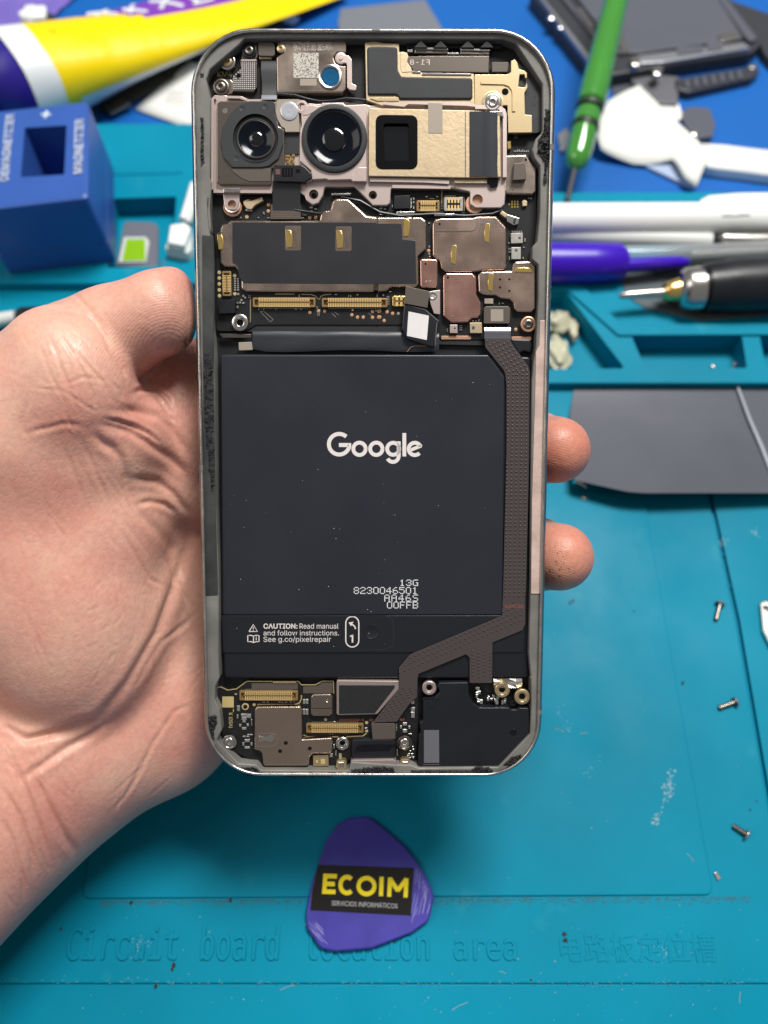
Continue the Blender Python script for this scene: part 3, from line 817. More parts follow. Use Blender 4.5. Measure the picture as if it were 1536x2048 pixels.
# gold pads and test points
def pads(pts, r, reg, m="copper_pad", parent=board, z=PZ, name="test_pads"):
    b = MB()
    for x, y in pts:
        q = P1(x, y, z, reg); b.lathe(q[0], q[1], [(r, z - .02), (r, z + .03), (r * .7, z + .05), (0, z + .05)], 12)
    return b.done(name, m, parent, kind="stuff")
pads([(165, 703), (165, 752), (165, 802), (165, 853), (167, 903), (297, 730), (297, 885), (400, 228)], 0.37, 'C', "print_gold")
pads([(938, 1045), (1012, 1032), (1063, 1034), (1296, 1066), (1344, 1086), (1393, 1086), (1472, 1038), (1472, 1088), (1525, 1085), (1525, 1035), (585, 127), (583, 180), (938, 236), (988, 236)], 0.34, 'C')
pads([(40, 1033), (103, 1041), (40, 1085), (78, 1115), (150, 1054), (458, 518), (1201, 1190)], 0.34, 'D')
pads([(199, 1054)], 0.3, 'D', "tan")
b = MB()
for i in range(4):
    for j in range(3):
        if i == 0 and j != 1: continue
        q = P1(1145 + i * 24, 100 + j * 22, PZ, 'D'); b.box(q[0] - .18, q[1] - .18, q[0] + .18, q[1] + .18, PZ, PZ + .06, 0.02)
b.done("contact_grid", "gold", board, kind="stuff")
def parts_grid(rows, parent, reg, z=PZ, name="small_components", m="tin"):
    b = MB()
    for (x, y, w, h) in rows:
        q = P1(x, y, z, reg); k = 0.1015 / REG[reg][2] / 2
        b.box(q[0] - w * k, q[1] - h * k, q[0] + w * k, q[1] + h * k, z - .02, z + 0.28, 0.04)
    return b.done(name, m, parent, smooth=0, kind="stuff")
g = []
for j in range(6):
    for i in range(2): g.append((300 + i * 27, 760 + j * 19, 17, 13))
g += [(328, 890, 18, 18), (372, 905, 18, 18), (387, 920, 16, 16), (355, 942, 18, 16), (372, 965, 18, 16), (345, 962, 16, 16), (322, 965, 14, 14), (322, 1000, 14, 22), (950, 152, 26, 14), (988, 165, 22, 12), (950, 185, 26, 12), (545, 195, 16, 10), (548, 208, 14, 8),
      (875, 210, 8, 14), (890, 213, 8, 14), (905, 215, 8, 14), (875, 240, 24, 8), (585, 240, 22, 8), (418, 905, 8, 8), (430, 905, 8, 8), (418, 920, 8, 8), (430, 920, 8, 8), (848, 895, 10, 8), (848, 908, 10, 8), (820, 1018, 20, 8), (862, 1018, 20, 8), (503, 1018, 8, 14), (545, 1018, 8, 14), (650, 1016, 18, 8),
      (1160, 893, 22, 8), (1345, 895, 22, 8), (1270, 905, 8, 18), (1288, 905, 8, 18), (1303, 1025, 16, 20), (1000, 1005, 8, 24), (1005, 1065, 6, 26), (1018, 1065, 6, 26), (1512, 905, 10, 14), (350, 238, 12, 10), (500, 238, 12, 10), (1503, 1030, 10, 14)]
parts_grid(g, board, 'C')
g = [(50, 160, 26, 14), (85, 165, 20, 12), (50, 185, 26, 12), (50, 205, 20, 14), (85, 205, 18, 12), (308, 80, 14, 22), (308, 110, 14, 22), (308, 140, 14, 22), (330, 75, 14, 18), (330, 105, 12, 16), (148, 140, 8, 22), (330, 150, 10, 18), (570, 120, 8, 8), (570, 140, 8, 8), (570, 160, 8, 8),
     (105, 915, 8, 14), (118, 915, 8, 14), (105, 935, 8, 14), (118, 935, 8, 14), (105, 955, 8, 14), (118, 955, 8, 14), (105, 975, 8, 14), (118, 975, 8, 14), (20, 900, 12, 18), (72, 898, 14, 12), (130, 870, 20, 10), (462, 285, 14, 12), (463, 485, 12, 14), (463, 545, 12, 12), (466, 568, 12, 10),
     (1142, 505, 8, 14), (1155, 505, 8, 14), (1142, 530, 8, 14), (1155, 530, 8, 14), (1145, 585, 8, 30), (1270, 492, 14, 8), (1262, 580, 10, 10), (1278, 430, 10, 30), (1140, 455, 12, 8), (1060, 970, 8, 18), (1090, 968, 18, 8), (1330, 75, 16, 12), (1310, 72, 10, 10),
     (616, 1190, 8, 10), (616, 1205, 8, 10), (725, 1160, 10, 8), (738, 1160, 10, 8), (725, 1178, 10, 8), (738, 1178, 10, 8), (725, 1196, 10, 8), (738, 1196, 10, 8), (835, 1118, 14, 8), (860, 1118, 14, 8), (885, 1112, 8, 20), (420, 95, 8, 8), (440, 58, 22, 8), (470, 75, 10, 6), (485, 75, 10, 6), (500, 78, 10, 6), (530, 58, 18, 8)]
for k in range(6): g.append((1170 + k * 16, 357, 7, 12)); g.append((815 + k * 18, 1222, 9, 10))
parts_grid(g, board, 'D')
lines([[(512, 1035), (600, 1125)], [(545, 1035), (625, 1105)], [(600, 1125), (625, 1105)], [(512, 1035), (545, 1035)], [(1125, 1050), (1160, 1085)], [(1150, 1040), (1185, 1070)], [(1440, 1050), (1470, 1078)]], 0.06, "chip_grey", board, 'C', PZ + .01, "printed_mark")

# --- screws and screw posts
def post(x, y, r, z, reg, m, parent=board, name="screw_post", depth=1.2):
    c = P1(x, y, z, reg); r = r * 0.1015 / REG[reg][2]
    b = MB(); b.lathe(c[0], c[1], [(r, z - 1.0), (r, z - .08), (r * .93, z), (r * .62, z), (r * .55, z - .1), (r * .5, z - .35), (r * .42, z - .4)], 28, close=False)
    b.mi = 1; b.lathe(c[0], c[1], [(r * .42, z - .4), (r * .4, z - depth), (0, z - depth)], 28)
    o = b.done(name, [m, 'black_matte'], parent)  # black lining puts the shade of the hole into the colour
    return o
def screw(x, y, r, z, reg, m="steel", parent=board, collar=None):
    c = P1(x, y, z, reg); r = r * 0.1015 / REG[reg][2]
    b = MB()
    h = r * .62
    b.lathe(c[0], c[1], [(h, z - .5), (h, z + .05), (h * .88, z + .16), (h * .6, z + .2)], 26, close=False)
    # six-lobed drive recess
    def star(k, zz): return b.ring([(c[0] + h * k * (1 + .16 * math.cos(6 * a)) * math.cos(a), c[1] + h * k * (1 + .16 * math.cos(6 * a)) * math.sin(a)) for a in (2 * math.pi * i / 26 for i in range(26))], zz)
    s0 = b.ring(circle(c[0], c[1], h * .6, 26), z + .2); s1 = star(.45, z + .17); s2 = star(.4, z - .12)
    b.skin(s0, s1); b.skin(s1, s2); b.face(s2)
    o = b.done("screw", m, parent, smooth=45)
    b = MB(); b.lathe(c[0], c[1], [(r, z - .9), (r, z - .05), (r * .92, z + .02), (r * .8, z + .02), (r * .7, z - .12), (r * .55, z - .14)], 28); b.done("screw_seat", collar or "dark_steel", o)
    return o
post(340, 1130, 70, -2.3, 'C', "steel")
screw(1310, 1145, 66, -2.4, 'D', "dark_steel", collar="copper")
screw(300, 333, 63, -2.2, 'A', "gold_smooth", collar="steel"); screw(478, 245, 58, -2.0, 'A', "dark_steel", collar="black_plastic"); screw(250, 540, 62, -2.0, 'A', "dark_steel", collar="dark_steel")

# ================================================================== upper parts
say2 = lambda body, x0, x1, yb, h, parent, m, z, reg, name="printed_text", fn="Inter.woff2", bold=0.0: lettering(name, body, P1(x0, yb, z, reg), P1(x1, yb, z, reg), h, m, parent, z, fn, bold)
say2("KM4", 220, 342, 458, 1.0, board, "print_gold", PZ + .02, 'A', bold=0.0)
piece("board_outline", "A 180,410 A 190,400 A 230,400 A 240,420 A 330,420 A 335,470 A 190,478 A 175,465", PZ - .02, PZ + .015, "black_matte", board, .2, .0)
perf = piece("antenna_plate", "A 405,322 A 540,322 A 540,545 A 515,578 A 345,575 A 345,470 A 355,450 A 415,395", PZ, -2.3, "dark_steel", board, 0.1, 0.06)
b = MB()
for j in range(14):
    for i in range(12):
        x = 356 + i * 16.5; y = 340 + j * 16.5
        if y > 565 or x > 535 or (x < 415 and y < 395 + (415 - x) * .9) or (x - 392) ** 2 + (y - 450) ** 2 < 500: continue
        q = P1(x, y, -2.3, 'A'); b.prism(circle(q[0], q[1], .115, 6), -2.31, -2.27)
b.done("perforations", "label_white", perf, smooth=0, kind="stuff")
holes([(392, 450)], -2.3, 0.36, perf, 'A')
b = MB(); b.box(*P1(412, 332, -2.2, 'A')[:2], *P1(538, 318, -2.2, 'A')[:2], -2.6, -2.15, 0.05); b.done("bent_lip", "bracket", perf)
piece("antenna_lug", "A 420,215 A 440,200 A 545,195 A 545,300 A 535,318 A 415,318", PZ, -2.4, "dark_steel", board, 0.4, 0.1)
piece("antenna_lug", "A 205,480 A 330,480 A 345,500 A 345,590 A 260,610 A 205,600", PZ, -2.45, "shield_plain", board, 0.4, 0.1)
cp = piece("camera_plug", "A 552,185 A 570,175 A 665,178 A 685,195 A 685,280 A 670,293 A 560,290 A 552,275", PZ, -1.9, "chip_dark", board, 0.3, 0.12)
piece("plug_latch", "A 560,296 A 660,296 A 660,315 A 562,315", PZ, -2.3, "gold_smooth", board, 0.05, 0.05)
# black ribbon dropping to the camera
b = MB(); rows = []
for yy, z in ((330, -2.4), (345, -2.0), (420, -1.8), (500, -1.75), (560, -1.7), (600, -1.35), (625, -1.1), (645, -1.0)):
    rows.append([P1(x, yy, z, 'A') for x in (575 + (8 if yy > 480 else 0), 615, 660, 700)])
b.sheet(rows); o = b.done("camera_ribbon", "flex_dark", phone, smooth=60)
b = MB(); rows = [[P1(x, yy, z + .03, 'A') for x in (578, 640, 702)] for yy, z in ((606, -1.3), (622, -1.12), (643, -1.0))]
b.sheet(rows); b.done("ribbon_sheen", "flex_sheen", o, smooth=60)  # pale strip on the fold, its sheen put into the colour
# module with etched plate and blue window
depth = piece("sensor_module", "A 705,190 A 740,152 A 1240,152 A 1262,175 A 1262,265 A 1190,260 A 1160,300 A 1175,350 A 1210,370 A 1258,372 A 1258,560 A 1235,585 A 705,590 A 700,300 A 760,260 A 765,225 A 730,190", FLOOR, -1.75, "shield_plain", phone, 0.25, 0.2)
lines([[(785, 165), (785, 575)], [(705, 572), (1230, 572)]], 0.10, "steel", depth, 'A', -1.75, "pressed_line")
b = MB(); rr2 = random.Random(5)
x = 835
while x < 1150:
    w = rr2.uniform(2, 8); q0 = P1(x, 172 + rr2.uniform(0, 10), -1.75, 'A'); q1 = P1(x + w, 250 - rr2.uniform(0, 10), -1.75, 'A'); b.box(q0[0], q1[1], q1[0], q0[1], -1.77, -1.735); x += w + rr2.uniform(2, 5)
b.done("etched_print", "etched", depth, smooth=0, kind="stuff")
piece("etched_patch", "A 835,265 A 1040,265 A 1040,468 A 835,468", -1.77, -1.735, "etched", depth, 0, 0)
piece("etched_patch", "A 890,475 A 1025,475 A 1025,530 A 890,530", -1.77, -1.738, "tan", depth, 0.1, 0)
c = P1(1135, 462, -1.75, 'A'); b = MB(); b.lathe(c[0], c[1], [(2.35, -1.8), (2.3, -1.5), (2.1, -1.42), (1.85, -1.5), (1.75, -1.7)], 36, close=False); b.done("window_ring", "steel", depth)
b = MB(); b.lathe(c[0], c[1], [(1.78, -1.72), (1.3, -1.66), (1.2, -1.69), (.8, -1.66), (.7, -1.69), (.35, -1.65), (0, -1.65)], 36); b.done("sensor_window", "blue_lens", depth)
c = P1(735, 225, -1.75, 'A'); b = MB(); b.lathe(c[0], c[1], [(.85, -2.3), (.85, -1.9), (.7, -1.8), (.35, -1.75), (.25, -2.0)], 22); b.done("rivet", "gold_smooth", depth)
c = P1(1218, 308, -1.6, 'A'); b = MB(); b.lathe(c[0], c[1], [(1.15, -2.2), (1.1, -1.65), (.85, -1.6), (.45, -1.62), (.35, -1.45), (.1, -1.45)], 26); b.done("rivet", "bracket", depth)
arm = piece("bracket_arm", "A 1225,280 A 1280,285 A 1308,320 A 1310,515 A 1345,525 A 1345,570 A 1290,565 A 1270,545 A 1268,350 A 1220,345", -2.5, -1.6, "bracket", phone, 0.35, 0.12)
# black cable between camera block and module
b = MB(); pts = [P1(x, y, -1.6, 'A') for x, y in ((620, 615), (720, 600), (850, 610), (950, 640), (1050, 660), (1160, 655), (1260, 635), (1340, 640), (1420, 650))]
b.tube(pts, 0.26, 8); b.done("antenna_cable", "black_plastic", phone)
b = MB(); pts = [P1(x, y, -2.6, 'D') for x, y in ((-30, -20), (20, 10), (60, 30))]
pts = [ph(x, y, -2.7) for x, y in ((590, 420), (640, 428), (672, 415), (684, 395), (720, 402), (760, 425), (800, 432), (870, 428), (930, 432), (985, 428), (1005, 420))]
b.tube(pts, 0.28, 8); b.done("antenna_cable", "black_plastic", phone)
# earpiece frame: brass-coloured bracket with black foam
spk = piece("earpiece_frame", "B -40,180 B 40,170 B 110,185 B 235,190 B 235,260 B 260,255 B 300,265 B 345,400 B 420,425 B 840,435 B 850,690 B 130,690 B 120,700 B -30,650", FLOOR, -1.7, "gold_plate", phone, 0.15, 0.1)
piece("earpiece_foam", "B -25,215 B 60,210 B 222,215 B 225,400 B 255,455 B 830,465 B 830,640 B 240,640 B 215,605 B -20,605", -1.9, -1.35, "rubber", spk, 0.6, 0.35, seg=4)
piece("foam_tab", "B -10,630 B 190,625 B 235,625 B 235,655 B 60,655", -1.75, -1.55, "gold_smooth", spk, 0.1, 0.05)
mm = piece("antenna_module", "B 310,295 B 480,290 B 965,290 B 960,425 B 340,415 B 345,400 B 300,330", -2.8, -1.6, "dark_steel", phone, 0.1, 0.1)
lettering("stamped_text", "F1-8", P1(482, 362, -1.59, 'B'), P1(322, 362, -1.59, 'B'), 1.0, "bracket", mm, -1.59, "Inter.woff2", 0.0, up=(0, 1))
piece("module_clip", "B 360,215 B 630,225 B 630,275 B 360,270", -2.8, -1.75, "dark_steel", mm, 0.1, 0.2); piece("module_clip", "B 735,228 B 970,235 B 965,285 B 725,280", -2.8, -1.75, "dark_steel", mm, 0.1, 0.2)
for s in ("B 358,218 B 630,228 B 630,243 B 358,235", "B 733,230 B 970,236 B 970,250 B 733,246", "B 630,262 B 720,265 B 720,278 B 630,276", "B 305,238 B 345,236 B 345,262 B 305,258", "B 340,412 B 410,414 B 410,428 B 340,424", "B 420,426 B 820,432 B 820,446 B 420,442"):
    piece("bright_lip", s, -2.2, -1.52, "steel", mm, 0.05, 0.06)
piece("module_bracket", "B 245,262 B 300,262 B 302,350 B 338,390 B 338,420 B 260,425 B 245,390", -2.6, -1.62, "gold_plate", mm, 0.2, 0.1)
piece("screen_tape", "B 985,340 B 1120,340 B 1120,375 B 1110,420 B 985,420", -2.8, -1.9, "chip_dark", phone, 0.05, 0.08); 
b = MB()
for xs in (410, 570, 790, 945):
    b.prism([P1(x, y, -1.2, 'B')[:2] for x, y in ((xs - 55, 222), (xs, 165), (xs + 55, 222))], -3.5, -1.2, 0.05)
b.prism(loc("B 285,150 B 1080,165 B 1060,232 B 300,225", -2.6), -4.2, -2.6, 0.05); b.done("vent_teeth", "black_plastic", phone, smooth=20)
corner = piece("corner_antenna", "B 1185,335 B 1265,390 B 1385,560 B 1385,905 B 1330,915 B 1180,915 B 1110,690", FLOOR, -2.2, "rubber", phone, 0.3, 0.1)
lettering("stamped_text", "1-4", P1(1342, 695, -2.18, 'B'), P1(1342, 612, -2.18, 'B'), 0.95, "print_dark", corner, -2.185, "Inter.woff2", 0.01)
gb = piece("gold_bracket", ("B 845,440 B 1110,440 B 1140,420 B 1140,330 B 1170,318 B 1190,340 B 1205,395 B 1250,410 B 1270,430 B 1270,470 B 1255,470 B 1250,440 B 1210,440 B 1200,540 B 1250,545 B 1270,500 B 1275,545 B 1250,590 B 1255,765 B 1310,770 B 1312,910 B 1118,912 B 1112,690 B 1060,690 B 850,690"), -2.3, -1.45, "gold_smooth", phone, 0.18, 0.1)
b = MB(); q = [P1(x, y, -1.45, 'B')[:2] for x, y in ((895, 505), (1080, 510), (1125, 525), (1155, 560), (1162, 600), (1162, 740))]
b.stroke(q, 0.62, -1.5, -1.25); b.done("pressed_rib", "gold_smooth", gb, smooth=70)
holes([(1093, 580)], -1.45, 0.56, gb, 'B')
b = MB(); c = P1(990, 665, -1.4, 'B'); b.lathe(c[0], c[1], [(2.2, -1.5), (2.15, -1.35), (1.9, -1.32), (1.75, -1.6)], 32); b.done("screw_cup", "gold_smooth", gb)
screw(992, 664, 68, -1.1, 'B', "steel", gb, collar="steel")
coax("1112,985 1140,975 1142,1040 1112,1045", 'B', "gold"); 
b = MB()
for k in range(9): q = P1(1165 + k * 14, 1062, PZ, 'B'); b.box(q[0] - .08, q[1] - .12, q[0] + .08, q[1] + (.3 if k in (2, 3, 5) else .12), PZ, PZ + .15)
for k in range(4): q = P1(1170 + (k % 2) * 14, 940 + (k // 2) * 12, PZ, 'B'); b.box(q[0] - .1, q[1] - .1, q[0] + .1, q[1] + .1, PZ, PZ + .1)
b.done("small_components", "tin", board, smooth=0, kind="stuff")

# ================================================================== camera block
camb = piece("camera_bracket", ("A 165,640 A 195,605 A 290,605 A 305,612 A 410,612 A 480,640 A 700,635 A 880,650 A 960,680 A 1060,675 A 1250,660 A 1420,680 B 0,690 B 120,670 B 270,690 B 310,665 B 780,680 B 850,690 B 1060,695 B 1100,730 B 1105,1250 B 1100,1360 "
      "B 1090,1490 B 1060,1520 B 850,1520 B 810,1490 B 810,1390 B 680,1360 B 170,1360 B 165,1480 B 140,1500 B 20,1500 A 1460,1480 A 1330,1350 A 1090,1350 A 1075,1420 A 1040,1480 A 990,1495 A 940,1460 A 925,1420 A 890,1400 A 660,1390 A 405,1395 A 400,1470 A 380,1536 A 300,1540 A 275,1500 A 265,1400 A 200,1400 A 165,1350"), FLOOR + .3, -2.1, "bracket", phone, 0.5, 0.2,
      holes=[circle(*P1(x, y, -2.1, rg)[:2], r, 20) for x, y, r, rg in ((340, 1490, .85, 'A'), (1000, 1410, .95, 'A'), (1478, 1415, .85, 'A'), (870, 1452, 1.05, 'B'))])
for x, y, r, rg, m in ((340, 1490, 62, 'A', "bracket"), (1000, 1412, 50, 'A', "dark_steel"), (1480, 1415, 46, 'A', "dark_steel"), (870, 1452, 56, 'B', "bracket")):
    c = P1(x, y, -2.1, rg); b = MB(); k = r * .0254
    b.lathe(c[0], c[1], [(k, -2.15), (k * .9, -2.2), (k * .75, -2.35), (k * .72, -2.8), (k * .45, -2.82), (k * .4, -3.6)], 22); b.done("screw_well", m, camb)
for x, y, rg in ((345, 1515, 'A'), (845, 1490, 'B')):
    c = P1(x, y, -3.0, rg); b = MB(); b.lathe(c[0], c[1], [(1.9, -3.3), (1.85, -2.75), (1.6, -2.7), (1.2, -2.8)], 26); b.done("bushing", "copper", camb)
# raised rail round the block
b = MB()
def rail(pts, w, z0, z1, reg):
    b.stroke([P1(x, y, z1, reg)[:2] for x, y in pts], w, z0, z1)
rail([(180, 1370), (182, 640), (200, 625)], 0.5, -2.3, -1.35, 'A'); rail([(300, 622), (400, 624), (470, 650), (570, 650)], 0.45, -2.3, -1.3, 'A'); rail([(190, 1385), (660, 1388)], 0.55, -2.3, -1.5, 'A')
rail([(110, 672), (275, 690), (310, 668), (780, 682), (850, 690)], 0.5, -2.2, -1.2, 'B'); rail([(850, 702), (1040, 705), (1080, 730), (1090, 760), (1090, 1270)], 0.75, -2.2, -1.1, 'B'); rail([(0, 1290), (440, 1298), (640, 1310)], 0.7, -2.2, -1.45, 'B'); rail([(180, 1345), (650, 1352)], 0.6, -2.2, -1.8, 'B')
b.done("bracket_rail", "bracket", camb, smooth=40)
for s in ("A 270,1360 A 405,1358 A 405,1392 A 270,1395",): piece("bracket_fold", s, -2.3, -1.35, "steel", camb, 0.05, 0.1)
CZ = -0.95
def ring_lens(x, y, reg, spec, parent, name, m, n=48):
    c = P1(x, y, spec[0][1], reg); b = MB(); b.lathe(c[0], c[1], spec, n, close=spec[-1][0] <= 1e-6); return b.done(name, m, parent, smooth=30)
K = 0.0249     # mm per enlarged pixel
# left camera
w1 = piece("wide_module", "A 215,680 A 240,655 A 560,655 A 690,660 A 715,860 A 760,880 A 765,1180 A 660,1200 A 655,1330 A 240,1330 A 215,1310", -2.2, CZ - .35, "dark_steel", camb, 0.3, 0.15, holes=[circle(*P1(530, 960, CZ - .35, 'A')[:2], 186 * K, 48)])
b = MB()
g0 = loc("A 480,655 A 690,658 A 680,760 A 715,870 A 755,890 A 752,1010 A 715,1120 A 640,1180 A 580,1192 A 340,1192 A 270,1110 A 245,980 A 262,870 A 330,750 A 400,690", CZ)
hc = P1(530, 960, CZ, 'A')
b.prism(round_poly(g0, .6), CZ - .4, CZ + .05, 0.12, [circle(hc[0], hc[1], 180 * K, 48, ry=190 * K)])
b.done("lens_gasket", "rubber", w1)
piece("module_step", "A 240,990 A 262,1090 A 300,1170 A 345,1225 A 420,1280 A 480,1305 A 650,1305 A 650,1205 A 560,1180 A 340,1180 A 275,1100", CZ - .5, CZ - .22, "chip_dark", w1, .3, .05)
ring_lens(530, 960, 'A', [(183 * K, CZ - .1), (178 * K, CZ - .5), (160 * K, CZ - .55), (148 * K, CZ - .35), (140 * K, CZ - .32)], w1, "lens_barrel", "black_plastic")
ring_lens(533, 955, 'A', [(141 * K, CZ - .32), (125 * K, CZ - .45), (95 * K, CZ - .75), (62 * K, CZ - .95), (55 * K, CZ - .9)], w1, "lens_cone", "lens_tint")
ring_lens(535, 955, 'A', [(56 * K, CZ - .92), (48 * K, CZ - .8), (30 * K, CZ - .68), (0, CZ - .62)], w1, "lens_glass", "lens_glass")
ring_lens(533, 955, 'A', [(152 * K, CZ - .33), (150 * K, CZ - .28), (144 * K, CZ - .28), (141 * K, CZ - .33)], w1, "lens_ring", "dark_steel")
holes([(283, 733)], CZ - .35, 0.42, w1, 'A', "steel"); holes([(235, 1270)], CZ - .35, 0.1, w1, 'A')
for x, y in ((375, 1120), (605, 700), (420, 715)):
    c = P1(x, y, CZ + .05, 'A'); b = MB(); b.lathe(c[0], c[1], [(.62, CZ + .03), (.6, CZ + .075), (.5, CZ + .078), (.46, CZ + .055)], 20); b.done("gasket_dimple", "rubber", w1)
# flash unit
fl = piece("flash_board", "A 705,640 A 885,640 A 890,700 A 880,760 A 885,905 A 770,905 A 765,875 A 740,865 A 705,800 A 690,740", -2.0, CZ - .15, "tan", camb, 0.15, 0.08)
ring_lens(803, 738, 'A', [(72 * K, CZ - .2), (70 * K, CZ), (60 * K, CZ + .08), (40 * K, CZ + .12), (22 * K, CZ + .02), (12 * K, CZ + .06), (0, CZ + .05)], fl, "flash_led", "clear_led", 30)
ring_lens(905, 705, 'A', [(52 * K, CZ - .25), (50 * K, CZ - .02), (32 * K, CZ), (26 * K, CZ - .1), (22 * K, CZ - .5), (0, CZ - .5)], fl, "mount_eye", "bracket", 26)
piece("flash_cable", "A 765,900 A 882,900 A 880,1085 A 770,1085", -2.1, -1.75, "flex_dark", camb, 0.1, 0.05)
b = MB()
for x, y, w, h in ((790, 1098, 36, 18), (835, 1095, 24, 20), (785, 1122, 26, 16), (825, 1125, 22, 22), (795, 1150, 30, 16), (835, 1150, 20, 20), (805, 1165, 22, 12), (745, 1150, 18, 10)):
    q = P1(x, y, -1.7, 'A'); b.box(q[0] - w * K / 2, q[1] - h * K / 2, q[0] + w * K / 2, q[1] + h * K / 2, -2.0, -1.65, 0.05)
b.done("small_components", "gold", camb, kind="stuff")
lz = piece("focus_sensor", "A 675,1175 A 690,1168 A 900,1172 A 930,1190 A 980,1240 A 985,1270 A 930,1310 A 690,1305 A 675,1285", -2.0, -0.75, "black_plastic", camb, 0.12, 0.12)
piece("sensor_pane", "A 692,1205 A 730,1205 A 730,1248 A 692,1248", -0.8, -0.73, "pink_print", lz, 0.03, 0.0); piece("sensor_pane", "A 745,1195 A 830,1195 A 830,1265 A 745,1265", -0.8, -0.72, "black_gloss", lz, 0.03, 0.0); piece("sensor_pane", "A 855,1205 A 890,1205 A 890,1235 A 855,1235", -0.8, -0.73, "black_gloss", lz, 0.03, 0)
for k in range(3): piece("sensor_bar", f"A {762 + k * 22},1200 A {770 + k * 22},1200 A {770 + k * 22},1260 A {762 + k * 22},1260", -0.8, -0.69, "black_plastic", lz, 0, 0)
piece("clip_tab", "A 940,1265 A 985,1262 A 985,1300 A 940,1312", -2.0, -1.3, "bracket", lz, .1, .1)
b = MB(); rows = []
for yy, z in ((1300, -1.4), (1325, -1.5), (1390, -1.8), (1450, -2.1), (1500, -2.35), (1540, -2.5)):
    rows.append([P1(x, yy, z, 'A') for x in (665 + (yy - 1300) * .02, 740, 820, 892)])
b.sheet(rows); b.done("sensor_ribbon", "flex_dark", camb, smooth=60)
# middle camera
m2 = piece("main_module", "A 895,690 A 930,690 A 960,672 A 1062,682 A 1065,668 A 1240,668 A 1255,690 A 1425,680 A 1428,1305 A 1320,1308 A 1300,1290 A 1120,1295 A 1100,1285 A 985,1290 A 980,1220 A 890,1140 A 892,880 A 905,850", -2.2, CZ - .1, "bracket", camb, 0.15, 0.15, holes=[circle(*P1(1167, 962, CZ - .1, 'A')[:2], 228 * K, 56)])
ring_lens(1167, 962, 'A', [(262 * K, CZ - .12), (258 * K, CZ + .35), (245 * K, CZ + .5), (222 * K, CZ + .5), (215 * K, CZ + .3)], m2, "lens_collar", "rubber")
ring_lens(1167, 962, 'A', [(216 * K, CZ + .32), (205 * K, CZ + .38), (200 * K, CZ + .3), (150 * K, CZ - .15), (105 * K, CZ - .4), (92 * K, CZ - .35)], m2, "lens_cone", "lens_tint", 56)
ring_lens(1162, 968, 'A', [(93 * K, CZ - .36), (88 * K, CZ - .2), (70 * K, CZ - .05), (40 * K, CZ + .05), (0, CZ + .1)], m2, "lens_glass", "lens_glass", 40)
ring_lens(1165, 960, 'A', [(210 * K, CZ + .36), (208 * K, CZ + .41), (203 * K, CZ + .41), (200 * K, CZ + .34)], m2, "lens_ring", "black_gloss", 56)
piece("module_notch", "A 1320,1225 A 1360,1190 A 1428,1190 A 1428,1305 A 1320,1305", CZ - .4, CZ - .02, "bracket", m2, 0.1, 0.1)
piece("module_notch", "A 905,690 A 1000,690 A 1060,700 A 1010,740 A 950,770 A 905,770", CZ - .4, CZ - .02, "bracket", m2, 0.1, 0.1)
# folded telephoto camera
t3 = piece("telephoto_module", "B -10,712 B 780,730 B 1050,740 B 1060,1270 B 780,1275 B -10,1262", -2.2, CZ, "gold_plate", camb, 0.12, 0.12, holes=[round_poly(loc("B 75,800 B 350,800 B 355,1170 B 80,1170", CZ), .8)])
wp = round_poly(loc("B 45,765 B 385,768 B 385,1205 B 45,1205", CZ + .1), 1.5, 8)
b = MB(); inner = round_poly(loc("B 110,835 B 312,835 B 322,1135 B 118,1140", CZ + .1), 0.5, 4)
b.prism(wp, CZ - .2, CZ + .12, 0.08, [inner]); b.done("window_frame", "deep_black", t3)
piece("prism_glass", "B 60,790 B 370,790 B 370,1190 B 60,1190", -2.1, CZ - .75, "lens_glass", t3, 0.2, 0.0)
piece("fabric_tape", "B 470,668 B 585,672 B 586,915 B 472,915", CZ - .1, CZ + .06, "tan", t3, 0.05, 0.03)
piece("seam", "B 768,735 B 775,735 B 775,1272 B 768,1272", CZ - .1, CZ + .03, "shield_plain", t3, 0, 0.0)
b = MB(); rows = []
for k in range(9):
    x = 805 + 245 * k / 8; z = CZ + 0.14 + (0.12 if k == 5 else 0) - (0.35 if k > 7 else 0)
    rows.append([P1(x, y + (10 if k > 5 else 0), z + .03 * math.sin(y * .02 + k), 'B') for y in (737, 850, 1000, 1150, 1262)])
b.sheet(rows); b.done("black_tape", "tape_black", t3, smooth=60)
piece("module_lip", "B 680,1288 B 950,1290 B 945,1320 B 685,1318", -2.1, -1.5, "gold_plate", camb, 0.05, 0.08)
piece("shiny_fold", "B 940,1290 B 1040,1250 B 1035,1340 B 980,1350", -2.2, -1.4, "black_gloss", camb, 0.2, 0.15)
piece("shiny_fold", "B 950,738 B 1065,735 B 1085,790 B 1050,775", -1.6, CZ + .05, "steel", camb, 0.15, 0.1)

# ------------------------------------------------------------------ battery plug lying over the board
pl = piece("battery_plug", "D 250,970 D 430,1010 D 460,1040 D 545,1110 D 555,1125 D 500,1345 D 275,1275 D 230,1185 D 238,1060", -3.0, -1.6, "black_plastic", phone, 0.4, 0.25)
piece("plug_foam", "D 262,818 D 466,866 D 448,1006 D 252,968", -2.6, -1.35, "chip_dark", pl, 0.1, 0.06); 
piece("plug_label", "D 286,1036 D 460,1072 D 442,1280 D 272,1244", -1.65, -1.585, "label_white", pl, 0.05, 0.0)
b = MB(); b.stroke([P1(x, y, -1.55, 'D')[:2] for x, y in ((528, 1130), (512, 1325))], 0.16, -2.2, -1.52); b.done("bright_edge", "steel", pl)
kb = piece("plug_bracket", "D 460,866 D 556,852 D 556,1062 D 505,1055 D 478,985 D 465,930", -2.6, -1.8, "bracket", phone, 0.15, 0.08)
